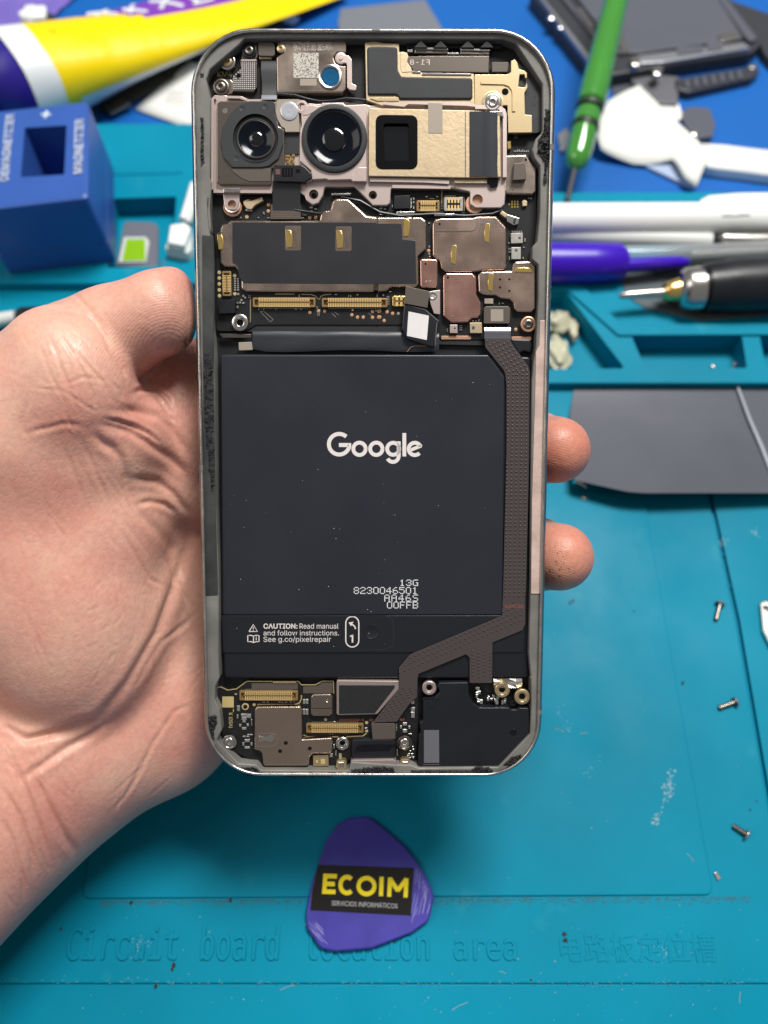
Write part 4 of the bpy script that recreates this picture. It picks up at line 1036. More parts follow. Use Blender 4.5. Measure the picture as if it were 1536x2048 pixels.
c = P1(494, 905, -1.8, 'D'); b = MB(); b.lathe(c[0], c[1], [(.85, -1.82), (.8, -1.7), (.6, -1.68), (.45, -1.75), (.4, -2.2), (0, -2.2)], 22); b.done("screw_eye", "steel", kb)
b = MB(); pts = [P1(x, y, -2.4, 'D') for x, y in ((275, 1382), (305, 1342), (340, 1332), (480, 1330))]; b.tube(pts, 0.07, 6); b.done("plug_wire", "copper", pl)

# ================================================================== lower board
lb = piece("lower_board", "E 130,235 E 175,225 E 235,255 E 310,245 E 400,180 E 840,180 E 870,215 E 985,210 E 1045,178 E 1140,178 E 1160,200 F 0,170 F 235,160 F 385,150 F 390,400 F 390,600 F 360,870 F 230,850 E 1270,850 E 1250,930 E 560,920 E 430,850 E 300,790 E 180,740 E 190,620 E 175,420 E 135,340", FLOOR, PZ, "pcb", phone, 0.25, 0.06)
b = MB(); q = [P1(x, y, PZ, 'E')[:2] for x, y in ((135, 240), (175, 228), (235, 257), (310, 247), (400, 182), (840, 182), (865, 212), (985, 212), (1045, 180), (1138, 180), (1142, 285))]
b.stroke(q, 0.13, PZ - .1, PZ + .03); b.done("board_edge", "print_gold", lb, smooth=0)
piece("stiffener", "E 440,200 E 835,200 E 835,250 E 440,250", PZ, PZ + .12, "chip_dark", lb, .05, .03); piece("stiffener", "E 620,182 E 820,182 E 820,200 E 620,200", PZ, PZ + .3, "gold_smooth", lb, .05, .05)
piece("stiffener", "E 880,228 E 1000,225 E 1045,195 E 1132,195 E 1132,282 E 880,285", PZ, PZ + .12, "chip_dark", lb, .05, .03)
connector(335, 265, 835, 346, 26, 'E', lb); connector(905, 545, 1395, 622, 26, 'E', lb)
piece("etched_patch", "E 190,312 E 288,312 E 288,405 E 190,405", PZ - .02, PZ + .03, "print_gold", lb, 0, 0)
lettering("printed_text", "K (0SA)", P1(242, 450, PZ, 'E'), P1(242, 578, PZ, 'E'), 0.95, "print_gold", lb, PZ + .01, "Inter.woff2", 0.01)
lines([[(285, 418), (285, 445)]], .15, "print_gold", lb, 'E', PZ + .01, "printed_mark")
say2("AVAML0G34V-D", 1185, 1398, 520, 0.5, lb, "print_orange", PZ + .01, 'E', bold=.01); say2("06", 1445, 1475, 520, 0.5, lb, "print_orange", PZ + .01, 'E', bold=.01)
lines([[(490, 380), (800, 382), (850, 365), (865, 330), (865, 300)], [(885, 640), (920, 655), (1180, 655)], [(1240, 655), (1390, 648), (1420, 625)]], .2, "print_gold", lb, 'E', PZ + .01)
pc = can("E 465,425 E 485,400 E 855,398 E 868,415 E 870,680 E 1120,665 E 1130,690 E 1125,780 E 1100,800 E 960,800 E 935,830 E 930,890 E 910,905 E 555,905 E 540,890 E 530,800 E 510,775 E 465,765", "shield", -1.9, 0.3, 0.3, lb)
b = MB(); q = [P1(x, y, -1.9, 'E')[:2] for x, y in ((490, 628), (610, 625), (650, 640), (662, 680), (650, 720), (610, 735), (490, 738))]
b.stroke(q, .12, -1.95, -1.82); b.done("pressed_rib", "steel", pc); b = MB(); b.prism(loc("E 500,650 E 560,660 E 620,640 E 640,665 E 610,700 E 560,690 E 500,700", -1.75), -1.95, -1.75, .08); b.done("spring_contact", "steel", pc)
holes([(732, 708), (683, 778), (937, 755)], -1.9, .36, pc, 'E')
c9 = can("E 945,315 E 965,295 E 1110,292 E 1130,310 E 1130,455 E 1105,478 E 965,478 E 945,460", "shield_plain", -2.2, 0.3, 0.25, lb)
lines([[(950, 412), (1128, 412)]], .12, "black_gloss", c9, 'E', -2.195, "pressed_line"); c = P1(1085, 350, -2.2, 'E'); b = MB(); b.lathe(c[0], c[1], [(.36, -2.21), (.32, -2.13), (.2, -2.13), (.12, -2.2)], 14); b.done("stamp_ring", "steel", c9)
mic = chip("965,815 1095,812 1098,905 965,908", 0.8, "gold_smooth", lb, reg='E', bevel=.08); chip("1030,845 1068,845 1068,888 1030,888", .82, "print_gold", mic, reg='E', name="chip_mark"); chip("988,855 1008,855 1008,880 988,880", .82, "print_gold", mic, reg='E', name="chip_mark")
g = [(890, 352, 22, 44), (915, 352, 22, 44), (890, 440, 22, 52), (915, 440, 22, 52), (330, 410, 26, 50), (380, 465, 60, 20), (378, 495, 46, 30), (405, 480, 20, 20), (425, 475, 26, 36), (378, 518, 30, 26), (345, 555, 18, 24), (410, 552, 18, 24), (378, 582, 40, 22), (322, 480, 14, 36), (442, 530, 8, 60),
     (405, 685, 44, 26), (372, 715, 16, 30), (442, 715, 16, 28), (405, 745, 44, 20), (378, 650, 24, 10), (410, 650, 24, 10), (440, 635, 22, 8), (415, 635, 20, 8), (308, 290, 24, 12), (545, 355, 20, 8), (580, 355, 20, 8), (680, 355, 20, 8), (705, 358, 14, 8), (735, 355, 20, 8), (775, 355, 18, 8), (805, 352, 14, 8),
     (1150, 525, 14, 10), (1412, 580, 14, 12), (1425, 580, 8, 12), (1110, 628, 14, 6), (1130, 628, 14, 6), (1120, 810, 24, 34), (1198, 815, 26, 50), (1145, 735, 12, 40), (1160, 790, 10, 50)]
parts_grid(g, lb, 'E')
pads([(462, 380), (1072, 507), (1422, 534), (1422, 606)], .34, 'E', "print_gold", lb)
b = MB(); c = P1(388, 395, PZ, 'E'); b.lathe(c[0], c[1], [(.75, PZ), (.75, PZ + .3), (.55, PZ + .35), (.45, PZ + .1)], 20); b.done("sensor_eye", "print_gold", lb); b = MB(); b.lathe(c[0], c[1], [(.4, PZ), (.4, PZ + .35), (.2, PZ + .5), (0, PZ + .52)], 16); b.done("sensor_eye", "black_gloss", lb)
g = [(345, 340, 30, 26), (347, 395, 32, 30), (347, 440, 30, 52), (282, 515, 36, 26), (282, 570, 38, 28), (250, 540, 16, 28), (318, 542, 16, 26), (215, 525, 8, 36), (215, 555, 8, 30), (325, 595, 26, 8), (345, 700, 12, 12), (350, 720, 12, 12), (325, 735, 12, 14), (340, 760, 14, 20), (315, 760, 14, 20), (305, 780, 12, 30), (350, 785, 12, 16), (325, 785, 14, 10), (220, 745, 8, 60)]
parts_grid(g, lb, 'F')
say2("RJ", 242, 275, 490, .5, lb, "print_orange", PZ + .01, 'F', bold=.02)
for s, reg in (("E 1165,870 E 1185,855 E 1235,855 E 1250,870 E 1250,915 E 1235,935 E 1175,935 E 1160,915", 'E'), ("F 245,815 F 260,800 F 310,800 F 325,815 F 325,860 F 315,880 F 255,880 F 242,860", 'F')):
    k = piece("gold_spring", s, -3.0, -1.5, "gold_smooth", lb, .15, .12); x0, y0 = px(s)[0]
    q = P1(*( (1205, 890) if reg == 'E' else (284, 838)), -1.5, reg); b = MB(); b.box(q[0] - .55, q[1] - .5, q[0] + .55, q[1] + .55, -1.6, -1.25, .1); b.done("spring_head", "steel", k)
screw(250, 702, 64, -2.2, 'E', "steel", lb, collar="steel"); screw(280, 672, 62, -2.2, 'F', "steel", lb, collar="dark_steel")
post(1215, 715, 60, -2.2, 'E', "steel", lb); post(480, 228, 60, -1.9, 'F', "bracket", lb); post(1070, 245, 64, -1.7, 'F', "gold_smooth", lb); post(1232, 300, 66, -1.5, 'F', "gold_smooth", lb)
# vibration motor
hz = piece("vibration_motor", "E 1165,185 E 1175,172 F 235,168 F 238,235 F 60,440 E 1180,472 E 1165,460", FLOOR, -2.0, "bracket", phone, 0.2, 0.2)
mat('motor_plate', (0.018, 0.018, 0.02), 0.5, bump=(700, 1.0, 0.2), aniso=(6, 1, 1))
piece("motor_plate", "E 1185,215 F 200,205 F 200,225 F 40,432 E 1185,462", -2.1, -1.94, "motor_plate", hz, .1, .06)
# usb port
usb = piece("charging_port", "E 1295,700 E 1310,680 F 185,640 F 205,660 F 205,785 F 190,805 E 1310,852 E 1295,840", FLOOR, -1.9, "black_plastic", phone, 0.35, 0.25)
b = MB(); q = [P1(x, y, -1.9, 'E')[:2] for x, y in ((1325, 785), (1345, 740), (1400, 728), (1700, 728))]; b.stroke(q, .3, -1.95, -1.65); b.done("port_ridge", "black_gloss", usb)
piece("port_ridge", "E 1345,745 F 160,690 F 165,730 E 1350,780", -1.95, -1.7, "black_gloss", usb, .1, .1)
piece("port_mouth", "E 1285,862 E 1310,855 F 190,805 F 212,815 F 215,850 E 1290,880", -3.0, -1.1, "bracket", usb, .2, .15)
# loudspeaker box
ls = piece("loudspeaker_box", ("F 560,185 F 795,182 F 800,290 F 830,350 F 885,386 F 1125,386 F 1145,402 F 1185,402 F 1210,388 F 1285,390 F 1292,600 F 1030,862 F 395,865 F 388,835 F 395,610 F 412,590 F 400,510 F 430,490 F 430,312 F 520,310 F 565,260 F 545,210"), FLOOR, -1.55, "black_plastic", phone, 0.35, 0.18, seg=3)
b = MB(); q = [P1(x, y, -1.55, 'F')[:2] for x, y in ((420, 312), (520, 310), (560, 320), (525, 345), (520, 385), (465, 385), (462, 340))]; b.stroke(q, .16, -1.6, -1.46); b.done("box_step", "black_plastic", ls)
lab = piece("vent_patch", "F 436,568 F 558,568 F 560,832 F 436,832", -1.6, -1.48, "label_grey", ls, .05, .03); piece("vent_patch", "F 475,600 F 520,600 F 518,800 F 475,800", -1.5, -1.45, "chip_grey", lab, .15, .02, label="lighter inner mesh patch").active_material = MATS['label_grey']
b = MB(); b.stroke([P1(x, y, -1.5, 'F')[:2] for x, y in ((430, 846), (562, 845))], .12, -1.6, -1.47); b.done("bright_edge", "steel", ls)
holes([(1158, 584)], -1.55, .62, ls, 'F'); b = MB(); c = P1(1158, 355, -1.6, 'F'); b.lathe(c[0], c[1], [(.62, -2.3), (.6, -2.0), (.45, -1.98), (.4, -2.4)], 18); b.done("locating_pin", "black_plastic", ls)
b = MB(); r3 = random.Random(3)
for k in range(26):
    q = P1(r3.uniform(862, 1100) if k > 5 else r3.uniform(862, 885), r3.uniform(300, 345) if k > 5 else r3.uniform(230, 300), -2.6, 'F'); w = r3.uniform(.12, .3); h = r3.uniform(.15, .5)
    b.box(q[0] - w, q[1] - h, q[0] + w, q[1] + h, -3.3, -2.6 + r3.uniform(-.2, .2), .06)
b.done("solder_bits", "tin", lb, kind="stuff")
b = MB(); rows = [[P1(x, y, -2.6 + .3 * math.sin(x * .03 + y * .05), 'F') for x in (1000, 1060, 1120, 1180, 1230)] for y in (150, 175, 200, 225)]
b.sheet(rows); b.done("foil_scrap", "steel", phone, smooth=0)
b = MB(); pts = [P1(x, y, -1.6, 'F') for x, y in ((1015, 205), (1050, 180), (1120, 195), (1220, 222), (1225, 208))]; b.tube(pts, .06, 6); b.done("thin_wire", "steel", phone)
# ================================================================== bench, repair mat
def G(s, z=0.0, reg='X'):
    return [gm(x, y, z)[:2] for x, y in px(s, reg)]
def slab(name, s, z0, z1, m, parent=None, r=0.0, bevel=0.2, holes=(), reg='X', seg=2, kind=None, label=None):
    b = MB(); p = G(s, z1, reg)
    if r: p = round_poly(p, r)
    b.prism(p, z0, z1, bevel, holes, seg)
    return b.done(name, m, parent, kind=kind, label=label)
MZ = -6.5
POCKETS = ["225,397 353,393 347,470 326,532 214,536", "1000,582 1131,582 1250,737 1000,739", "1263,673 1484,672 1494,736 1291,737", "1519,672 1800,672 1800,736 1532,736"]
TZ = 3.6
PF = -4.6
b = MB(); b.prism([(-900, -500), (900, -500), (900, 1100), (-900, 1100)], MZ - 20, MZ, 1.0)
bench = b.done("table", "bench"); bench['kind'] = 'structure'

smat = empty("repair_mat", "teal silicone repair mat with raised tray walls and embossed lettering along its front", "mat", (0, 60, 0))
def mp(o): o.parent = smat; o.matrix_parent_inverse = Matrix.Translation((0, -60 * MM, 0)); return o
groove = G("1404,940 1414,940 1480,1240 1549,1640 1600,1900 1588,1900 1538,1640 1469,1240")
b = MB()
xl, xr = -230, 230
yn = gm(768, 1968, 0)[1]; yf = gm(1200, 384, 0)[1]; yfl = gm(300, 247, 0)[1]; xs = gm(600, 300, 0)[0]
b.prism([(xl, yn), (xr, yn), (xr, yf), (xs, yf), (xs, yfl), (xl, yfl)], MZ + .02, 0, 0.5, [groove] + [round_poly(G(s, TZ), 1.0, 3) for s in POCKETS], 3)
mp(b.done("base_sheet", "silicone"))
b = MB(); b.prism([(xl, yn - 40), (xr, yn - 40), (xr, yn - .05), (xl, yn - .05)], MZ + .02, -0.28, 0.3); mp(b.done("front_lip", "silicone"))
b = MB(); b.prism(inset(G("1395,930 1425,930 1610,1910 1580,1910"), 0), MZ + .03, -1.4, 0); mp(b.done("groove_bed", "silicone_edge"))
# raised locating plate
lp = round_poly(G("163,1797 1427,1790 1287,985 300,985", 0.55), 2.2, 6)
b = MB(); b.prism(lp, -0.3, 0.55, 0.3, seg=3); mp(b.done("locating_plate", "silicone"))
# tray block with pockets
for s in POCKETS: mp(slab('pocket_floor', s, MZ + .1, PF, 'silicone', None, 1.0, 0))
far_l = gm(300, 247, TZ)[1]; far_r = gm(1200, 386, TZ)[1]; fr_l = gm(60, 566, TZ)[1]; fr_r = gm(1300, 766, TZ)[1]; xm = gm(640, 600, TZ)[0]; xs2 = gm(600, 300, TZ)[0]
tray = [(xl, fr_l), (xm, fr_l), (xm, fr_r), (xr, fr_r), (xr, far_r), (xs2, far_r), (xs2, far_l), (xl, far_l)]
b = MB()
b.prism(tray, 0.02, TZ, 0.5, [round_poly(G(s, TZ), 1.0, 3) for s in POCKETS], 3)
mp(b.done("tray_block", "silicone"))
for s in ("228,349 364,346 364,343 228,346",): mp(slab("tray_line", s, TZ - .1, TZ + .35, "silicone_edge", None, 0, .1))
mp(slab("tray_ridge", "1000,552 1152,556 1243,648 1800,643 1800,668 1237,670 1134,579 1000,579", TZ - .2, TZ + 1.0, "silicone", None, 1, .4))
for x in (1214, 1293, 1370): 
    b = MB(); c = gm(x, 401, TZ); b.lathe(c[0], c[1], [(1.0, TZ), (.9, TZ + .05), (.7, TZ + .06), (0, TZ + .03)], 14); mp(b.done("stud", "silicone_edge"))
# embossed words
for body, x0, x1, y, h, fn in (("Circuit", 130, 352, 1921, 70, "DejaVuSansMono.woff2"), ("board", 400, 556, 1921, 70, "DejaVuSansMono.woff2"), ("location", 610, 858, 1921, 66, "DejaVuSansMono.woff2"), ("area", 908, 1034, 1921, 44, "DejaVuSansMono.woff2"), ("电路板定位槽", 1122, 1436, 1925, 60, None)):
    p0 = gm(x0, y, 0); p1 = gm(x1, y, 0); ht = gm(x0, y - h, 0)[1] - p0[1]
    o = lettering("embossed_text", body, p0, p1, ht, "silicone", None, -0.1, fn, 0.0, 0.012, 0.010, 0.0)
    mp(o)
b = MB()
for k, yy in enumerate((1108, 1131, 1152, 1172, 1190, 1209)):
    p = gm(1436 + (yy - 1108) * .2, yy, 0); b.box(p[0], p[1] - .12, p[0] + (3.0 if k in (0, 3) else 1.6), p[1] + .12, -0.02, 0.03)
mp(b.done("ruler_ticks", "silicone_edge", kind="stuff"))
# wear: pale scuffs and burnt dirt with a shape of their own
mat('scuff', (0.16, 0.33, 0.40), 0.7, bump=(1500, .6, .05)); mat('grime', (0.06, 0.075, 0.07), 0.8, bump=(1800, .6, .05)); mat('crumb', (0.36, 0.38, 0.37), 0.6); mat('crumb_dark', (0.02, 0.015, 0.012), 0.7)
def blotch(cx, cy, rx, ry, ang, n, m, z, name, seed, rs=(.15, .5)):
    r = random.Random(seed); b = MB(); c = gm(cx, cy, z)
    for k in range(n):
        a = r.gauss(0, .45) * rx; d = r.gauss(0, .45) * ry
        x = c[0] + a * math.cos(ang) - d * math.sin(ang); y = c[1] + a * math.sin(ang) + d * math.cos(ang); s = r.uniform(*rs)
        b.prism([(x + s * r.uniform(.5, 1) * math.cos(t), y + s * r.uniform(.5, 1) * math.sin(t)) for t in (0, 1.05, 2.1, 3.15, 4.2, 5.2)], z - .05, z + .012 + .001 * (k % 9))
    o = b.done(name, m, None, smooth=0, kind="stuff"); return mp(o)
blotch(1338, 1572, 5.5, 1.6, 1.1, 60, "scuff", .555, "scuff_marks", 1); blotch(1312, 1638, 2.2, 1.0, .8, 30, "scuff", .555, "scuff_marks", 2)
blotch(1130, 1440, 7, 1.5, 1.9, 26, "scuff", .555, "scuff_marks", 3, (.08, .25)); blotch(1180, 1540, 5, 1.2, .8, 16, "scuff", .555, "scuff_marks", 4, (.08, .2))
blotch(1445, 1085, 2.0, 1.2, .5, 14, "scuff", 0, "scuff_marks", 5, (.15, .4)); blotch(1510, 1065, 1.2, 2.2, .5, 14, "scuff", 0, "scuff_marks", 6, (.15, .4))
blotch(275, 1890, 3.2, 3.0, .9, 40, "scuff", .02, "scuff_marks", 7, (.1, .3)); blotch(1318, 1895, 6, 3, 0, 34, "scuff", .02, "scuff_marks", 8, (.08, .25))
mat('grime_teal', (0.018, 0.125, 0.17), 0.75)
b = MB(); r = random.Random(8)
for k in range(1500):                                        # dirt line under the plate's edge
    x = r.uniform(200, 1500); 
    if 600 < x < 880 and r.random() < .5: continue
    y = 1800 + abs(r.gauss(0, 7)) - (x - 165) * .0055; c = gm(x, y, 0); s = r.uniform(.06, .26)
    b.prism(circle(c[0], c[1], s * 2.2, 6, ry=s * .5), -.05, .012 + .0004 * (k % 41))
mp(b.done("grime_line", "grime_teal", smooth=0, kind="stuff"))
b = MB()
for k in range(240):
    x = r.uniform(-10, 1540); y = 1966 - (4 if x < 300 else 0) + r.gauss(0, 3.5); c = gm(x, y, 0); s = r.uniform(.04, .15)
    b.prism(circle(c[0], c[1], s * 2.2, 5, ry=s), -.9, .012 + .0007 * (k % 17))
mat('scuff_soft', (0.06, 0.25, 0.33), 0.7)
mp(b.done("grime_line", "scuff_soft", smooth=0, kind="stuff"))
# loose crumbs
b = MB(); r = random.Random(21)
for k in range(190):
    x = r.uniform(150, 1530); y = r.uniform(1050, 2045) if r.random() < .5 else r.uniform(1780, 2045)
    if x < 430 and y < 1560 + (430 - x): continue
    z = .55 if 300 < x < 1400 and y < 1785 else (0 if y < 1962 else -.28)
    c = gm(x, y, z); s = r.choice((.06, .07, .09, .12, .16)) * r.uniform(.7, 1.2); a = r.uniform(0, 3)
    p = rot2([(c[0] + s * r.uniform(.6, 1.3) * math.cos(t), c[1] + s * r.uniform(.3, 1) * math.sin(t)) for t in (0, 1.2, 2.4, 3.5, 4.9)], c[:2], a)
    b.prism(p, z - .02, z + s * r.uniform(.4, 1.0))
for x, y, L_, a in ((1120, 1461, 2.6, -.4), (1168, 1467, 2.2, .05), (575, 1975, 3.6, .3), (920, 2012, 4.2, .4), (1480, 1995, 2.5, 1.3), (1380, 1715, 2.4, -.9), (1005, 1945, 1.6, -.3)):
    z = .56 if y < 1790 else (0 if y < 1962 else -.28); c = gm(x, y, z)
    b.prism(rot2([(c[0] - L_ / 2, c[1] - .04), (c[0], c[1] + .12), (c[0] + L_ / 2, c[1] - .05), (c[0] + L_ / 2, c[1] + .03), (c[0], c[1] + .2), (c[0] - L_ / 2, c[1] + .05)], c[:2], a), z - .02, z + .12)
o = b.done("crumbs", "crumb", smooth=0, kind="stuff"); o['label'] = "pale crumbs and fibres scattered over the teal mat"
b = MB()
for x, y, s in ((122, 1858, .5), (348, 1930, .9), (345, 1938, .5), (262, 1806, .6), (461, 1800, .6), (1128, 1868, .7), (1131, 1880, .8), (1268, 1222, .3), (312, 1972, .5), (1146, 1202, .5), (1140, 1206, .5), (1366, 1365, .4), (890, 1610, .25), (790, 1885, .3), (1513, 1602, .3), (1500, 1620, .35), (180, 1768, .4), (195, 1772, .3), (1062, 1960, .3)):
    z = .55 if 200 < x < 1400 and y < 1780 else 0
    c = gm(x, y, z); b.prism([(c[0] + s * r.uniform(.4, 1) * math.cos(t), c[1] + s * 1.2 * r.uniform(.4, 1) * math.sin(t)) for t in (0, 1.05, 2.1, 3.15, 4.2, 5.2)], z - .02, z + s * .4)
o = b.done("burnt_specks", "crumb_dark", smooth=0, kind="stuff"); o['label'] = "dark burnt specks lying on the teal mat"
# ================================================================== the hand
def build_hand():
    V = 0.75
    lo = np.array([-125.0, -150.0, 134.0]); hi = np.array([52.0, 62.0, 232.0])
    n = np.ceil((hi - lo) / V).astype(int)
    ax = [lo[i] + V * np.arange(n[i]) for i in range(3)]
    F = np.full(n, 30.0, np.float32)
    def cp(x, y, d): return np.array([(x - 768) / FPX * d, (1024 - y) / FPX * d, d])
    def blend(lo_i, hi_i, g, k):
        s = tuple(slice(lo_i[i], hi_i[i]) for i in range(3))
        a = F[s]
        if k <= 0: F[s] = np.minimum(a, g); return
        h = np.clip(0.5 + 0.5 * (a - g) / k, 0, 1)
        F[s] = a * (1 - h) + g * h - k * h * (1 - h)
    def region(p0, p1):
        a = np.clip(np.floor((np.minimum(p0, p1) - lo) / V).astype(int), 0, n); c = np.clip(np.ceil((np.maximum(p0, p1) - lo) / V).astype(int) + 1, 0, n)
        return a, c
    def grid(a, c): return np.meshgrid(*[ax[i][a[i]:c[i]].astype(np.float32) for i in range(3)], indexing='ij')
    def cap(A, B, ra, rb, k=3.0):
        A, B = cp(*A), cp(*B); m = max(ra, rb) + k * 2 + 3
        a, c = region(np.minimum(A, B) - m, np.maximum(A, B) + m)
        if (c <= a).any(): return
        X, Y, Z = grid(a, c); d = B - A; L2 = d.dot(d)
        t = np.clip(((X - A[0]) * d[0] + (Y - A[1]) * d[1] + (Z - A[2]) * d[2]) / L2, 0, 1)
        g = np.sqrt((X - A[0] - t * d[0]) ** 2 + (Y - A[1] - t * d[1]) ** 2 + (Z - A[2] - t * d[2]) ** 2) - (ra + (rb - ra) * t)
        blend(a, c, g.astype(np.float32), k)
    def ell(C, R, ang=0.0, k=3.0, tilt=0.0):
        C = cp(*C); R = np.array(R, float); m = R.max() + 2 * k + 3
        a, c = region(C - m, C + m)
        if (c <= a).any(): return
        X, Y, Z = grid(a, c); x = X - C[0]; y = Y - C[1]; z = Z - C[2]
        ca, sa = math.cos(ang), math.sin(ang); u = x * ca + y * sa; v = -x * sa + y * ca
        if tilt: ct, st = math.cos(tilt), math.sin(tilt); u, z = u * ct - z * st, u * st + z * ct
        q = np.sqrt((u / R[0]) ** 2 + (v / R[1]) ** 2 + (z / R[2]) ** 2)
        q2 = np.sqrt((u / R[0] ** 2) ** 2 + (v / R[1] ** 2) ** 2 + (z / R[2] ** 2) ** 2) + 1e-6
        blend(a, c, (q * (q - 1) / q2).astype(np.float32), k)
    # wrist and palm
    cap((95, 1488, 184), (-310, 1925, 165), 24.6, 22.0)
    ell((255, 1280, 190), (24, 36, 15), 0.25, 8)
    ell((400, 1110, 187), (22, 45, 11.5), 0.0, 8)
    cap((372, 1378, 187), (182, 1488, 187), 14.5, 16.2, 9)              # heel below the little finger
    cap((182, 1488, 187), (40, 1590, 187), 16.2, 17.2, 10)
    ell((305, 1410, 187), (16, 21, 14.5), 0.5, 8)
    cap((445, 820, 183), (300, 1010, 178), 11, 10, 6)                    # base of the index finger
    cap((400, 770, 180), (260, 900, 173), 9.5, 9, 4)
    cap((395, 905, 176.5), (235, 905, 169), 6.5, 8, 2.5)                 # fold of the web
    cap((400, 1000, 177), (285, 960, 171), 6.5, 7, 2.5)
    cap((405, 764, 180), (200, 765, 172), 9.8, 10.5, 3)
    # thumb mound
    ell((95, 1130, 170), (24, 37, 19.5), 0.32, 4.0)
    ell((180, 1010, 168), (15, 20, 14), 0.5, 4)
    ell((215, 1260, 175), (15, 21, 13), -0.35, 5)
    cap((60, 900, 165), (20, 1150, 172), 17.5, 21, 6)
    cap((-60, 950, 172), (-120, 1400, 185), 20, 24, 10)
    cap((60, 880, 163), (-80, 1000, 174), 17, 18, 8)
    # thumb
    cap((30, 850, 161.5), (128, 735, 157.5), 16.0, 12.6, 5)
    cap((10, 885, 162), (168, 918, 165.5), 15.5, 12, 6)
    ell((240, 864, 165.5), (11, 9.5, 9.5), 0.3, 5)
    ell((310, 880, 173.5), (16, 13, 8), 0.3, 6)
    ell((205, 886, 161.5), (10.5, 9, 9), 0.3, 6)
    ell((136, 772, 154.0), (12.2, 12.6, 10.0), 0.6, 5)
    cap((150, 700, 163.0), (225, 668, 161), 10.4, 9.6, 0.8)
    cap((225, 668, 161), (300, 634, 159.2), 9.6, 8.7, 2)
    ell((322, 622, 158.8), (6.9, 8.4, 8.2), 0.1, 1.5)
    ell((346, 582, 160.2), (4.3, 5.0, 5), 0.2, 1.5)
    ell((342, 650, 159.4), (4.6, 5.2, 5.4), 0.2, 1.5)
    # fingers behind the phone; two tips show past its right edge
    def finger(pts, rad):
        for p, q, r0, r1 in zip(pts, pts[1:], rad, rad[1:]): cap(p, q, r0, r1, 3.0)
    finger([(470, 820, 188), (650, 770, 189), (850, 720, 185), (990, 715, 181)], [10.5, 9.6, 8.8, 7.6])
    finger([(480, 960, 190), (760, 915, 193), (980, 893, 190), (1062, 896, 180), (1113, 900, 169.5)], [10.5, 9.8, 8.8, 8.2, 7.4])
    finger([(480, 1120, 190), (770, 1120, 194), (985, 1108, 191), (1068, 1108, 181), (1119, 1114, 170.5)], [10.5, 9.8, 8.8, 8.2, 7.5])
    finger([(480, 1290, 192), (720, 1310, 195), (900, 1320, 193), (1000, 1318, 188)], [10, 9, 8.0, 7.2])
    # ---------------------------------------------------------- surface nets
    S = F < 0
    cells = np.zeros(n - 1, np.int8)
    for i in (0, 1):
        for j in (0, 1):
            for k in (0, 1): cells += S[i:n[0] - 1 + i, j:n[1] - 1 + j, k:n[2] - 1 + k]
    act = np.argwhere((cells > 0) & (cells < 8))
    idx = np.full(n - 1, -1, np.int32); idx[tuple(act.T)] = np.arange(len(act))
    acc = np.zeros((len(act), 3)); cnt = np.zeros(len(act))
    cor = [(i, j, k) for i in (0, 1) for j in (0, 1) for k in (0, 1)]
    for a_ in cor:
        for d in range(3):
            if a_[d]: continue
            b_ = list(a_); b_[d] = 1
            fa = F[tuple((act + a_).T)]; fb = F[tuple((act + b_).T)]
            m = (fa < 0) != (fb < 0); t = np.where(m, fa / np.where(m, fa - fb, 1), 0)
            p = np.tile(np.array(a_, float), (len(act), 1)); p[:, d] = t
            acc[m] += p[m]; cnt[m] += 1
    P = lo + (act + acc / cnt[:, None]) * V
    quads = []
    for d in range(3):
        u, v = [(1, 2), (2, 0), (0, 1)][d]
        sl0 = [slice(1, n[i] - 1) for i in range(3)]; sl1 = [slice(1, n[i] - 1) for i in range(3)]
        sl0[d] = slice(0, n[d] - 1); sl1[d] = slice(1, n[d])
        A = S[tuple(sl0)]; B_ = S[tuple(sl1)]
        e = np.argwhere(A != B_); off = np.array([1, 1, 1]); off[d] = 0; e = e + off
        flip = A[tuple((e - off).T)]
        du = np.zeros(3, int); du[u] = 1; dv = np.zeros(3, int); dv[v] = 1
        q = np.stack([idx[tuple((e - du - dv).T)], idx[tuple((e - dv).T)], idx[tuple(e.T)], idx[tuple((e - du).T)]], 1)
        q[~flip] = q[~flip][:, ::-1]
        quads.append(q)
    Q = np.concatenate(quads); Q = Q[(Q >= 0).all(1)]
    # relax a little
    E = np.concatenate([Q[:, [0, 1]], Q[:, [1, 2]], Q[:, [2, 3]], Q[:, [3, 0]]])
    for it in range(4):
        s = np.zeros_like(P); c = np.zeros(len(P))
        for a_, b_ in ((0, 1), (1, 0)):
            for k in range(3): s[:, k] += np.bincount(E[:, a_], P[E[:, b_], k], len(P))
            c += np.bincount(E[:, a_], minlength=len(P))
        P = P * .5 + .5 * s / np.maximum(c, 1)[:, None]
    # one even refinement so that fine creases have vertices to live on
    key = np.sort(E, 1); uq, inv = np.unique(key[:, 0].astype(np.int64) * len(P) + key[:, 1], return_inverse=True)
    n0 = len(P); mid = .5 * (P[uq // n0] + P[uq % n0]); cen = P[Q].mean(1); m = len(Q)
    ei = (n0 + inv.reshape(4, m)).T; ci = n0 + len(uq) + np.arange(m)
    P = np.concatenate([P, mid, cen])
    Q = np.concatenate([np.stack([Q[:, j], ei[:, j], ci, ei[:, j - 1]], 1) for j in range(4)])
    E = np.concatenate([Q[:, [0, 1]], Q[:, [1, 2]], Q[:, [2, 3]], Q[:, [3, 0]]])
    for it in range(2):
        s = np.zeros_like(P); c = np.bincount(np.concatenate([E[:, 0], E[:, 1]]), minlength=len(P))
        for a_, b_ in ((0, 1), (1, 0)):
            for k in range(3): s[:, k] += np.bincount(E[:, a_], P[E[:, b_], k], len(P))
        P = P * .5 + .5 * s / np.maximum(c, 1)[:, None]
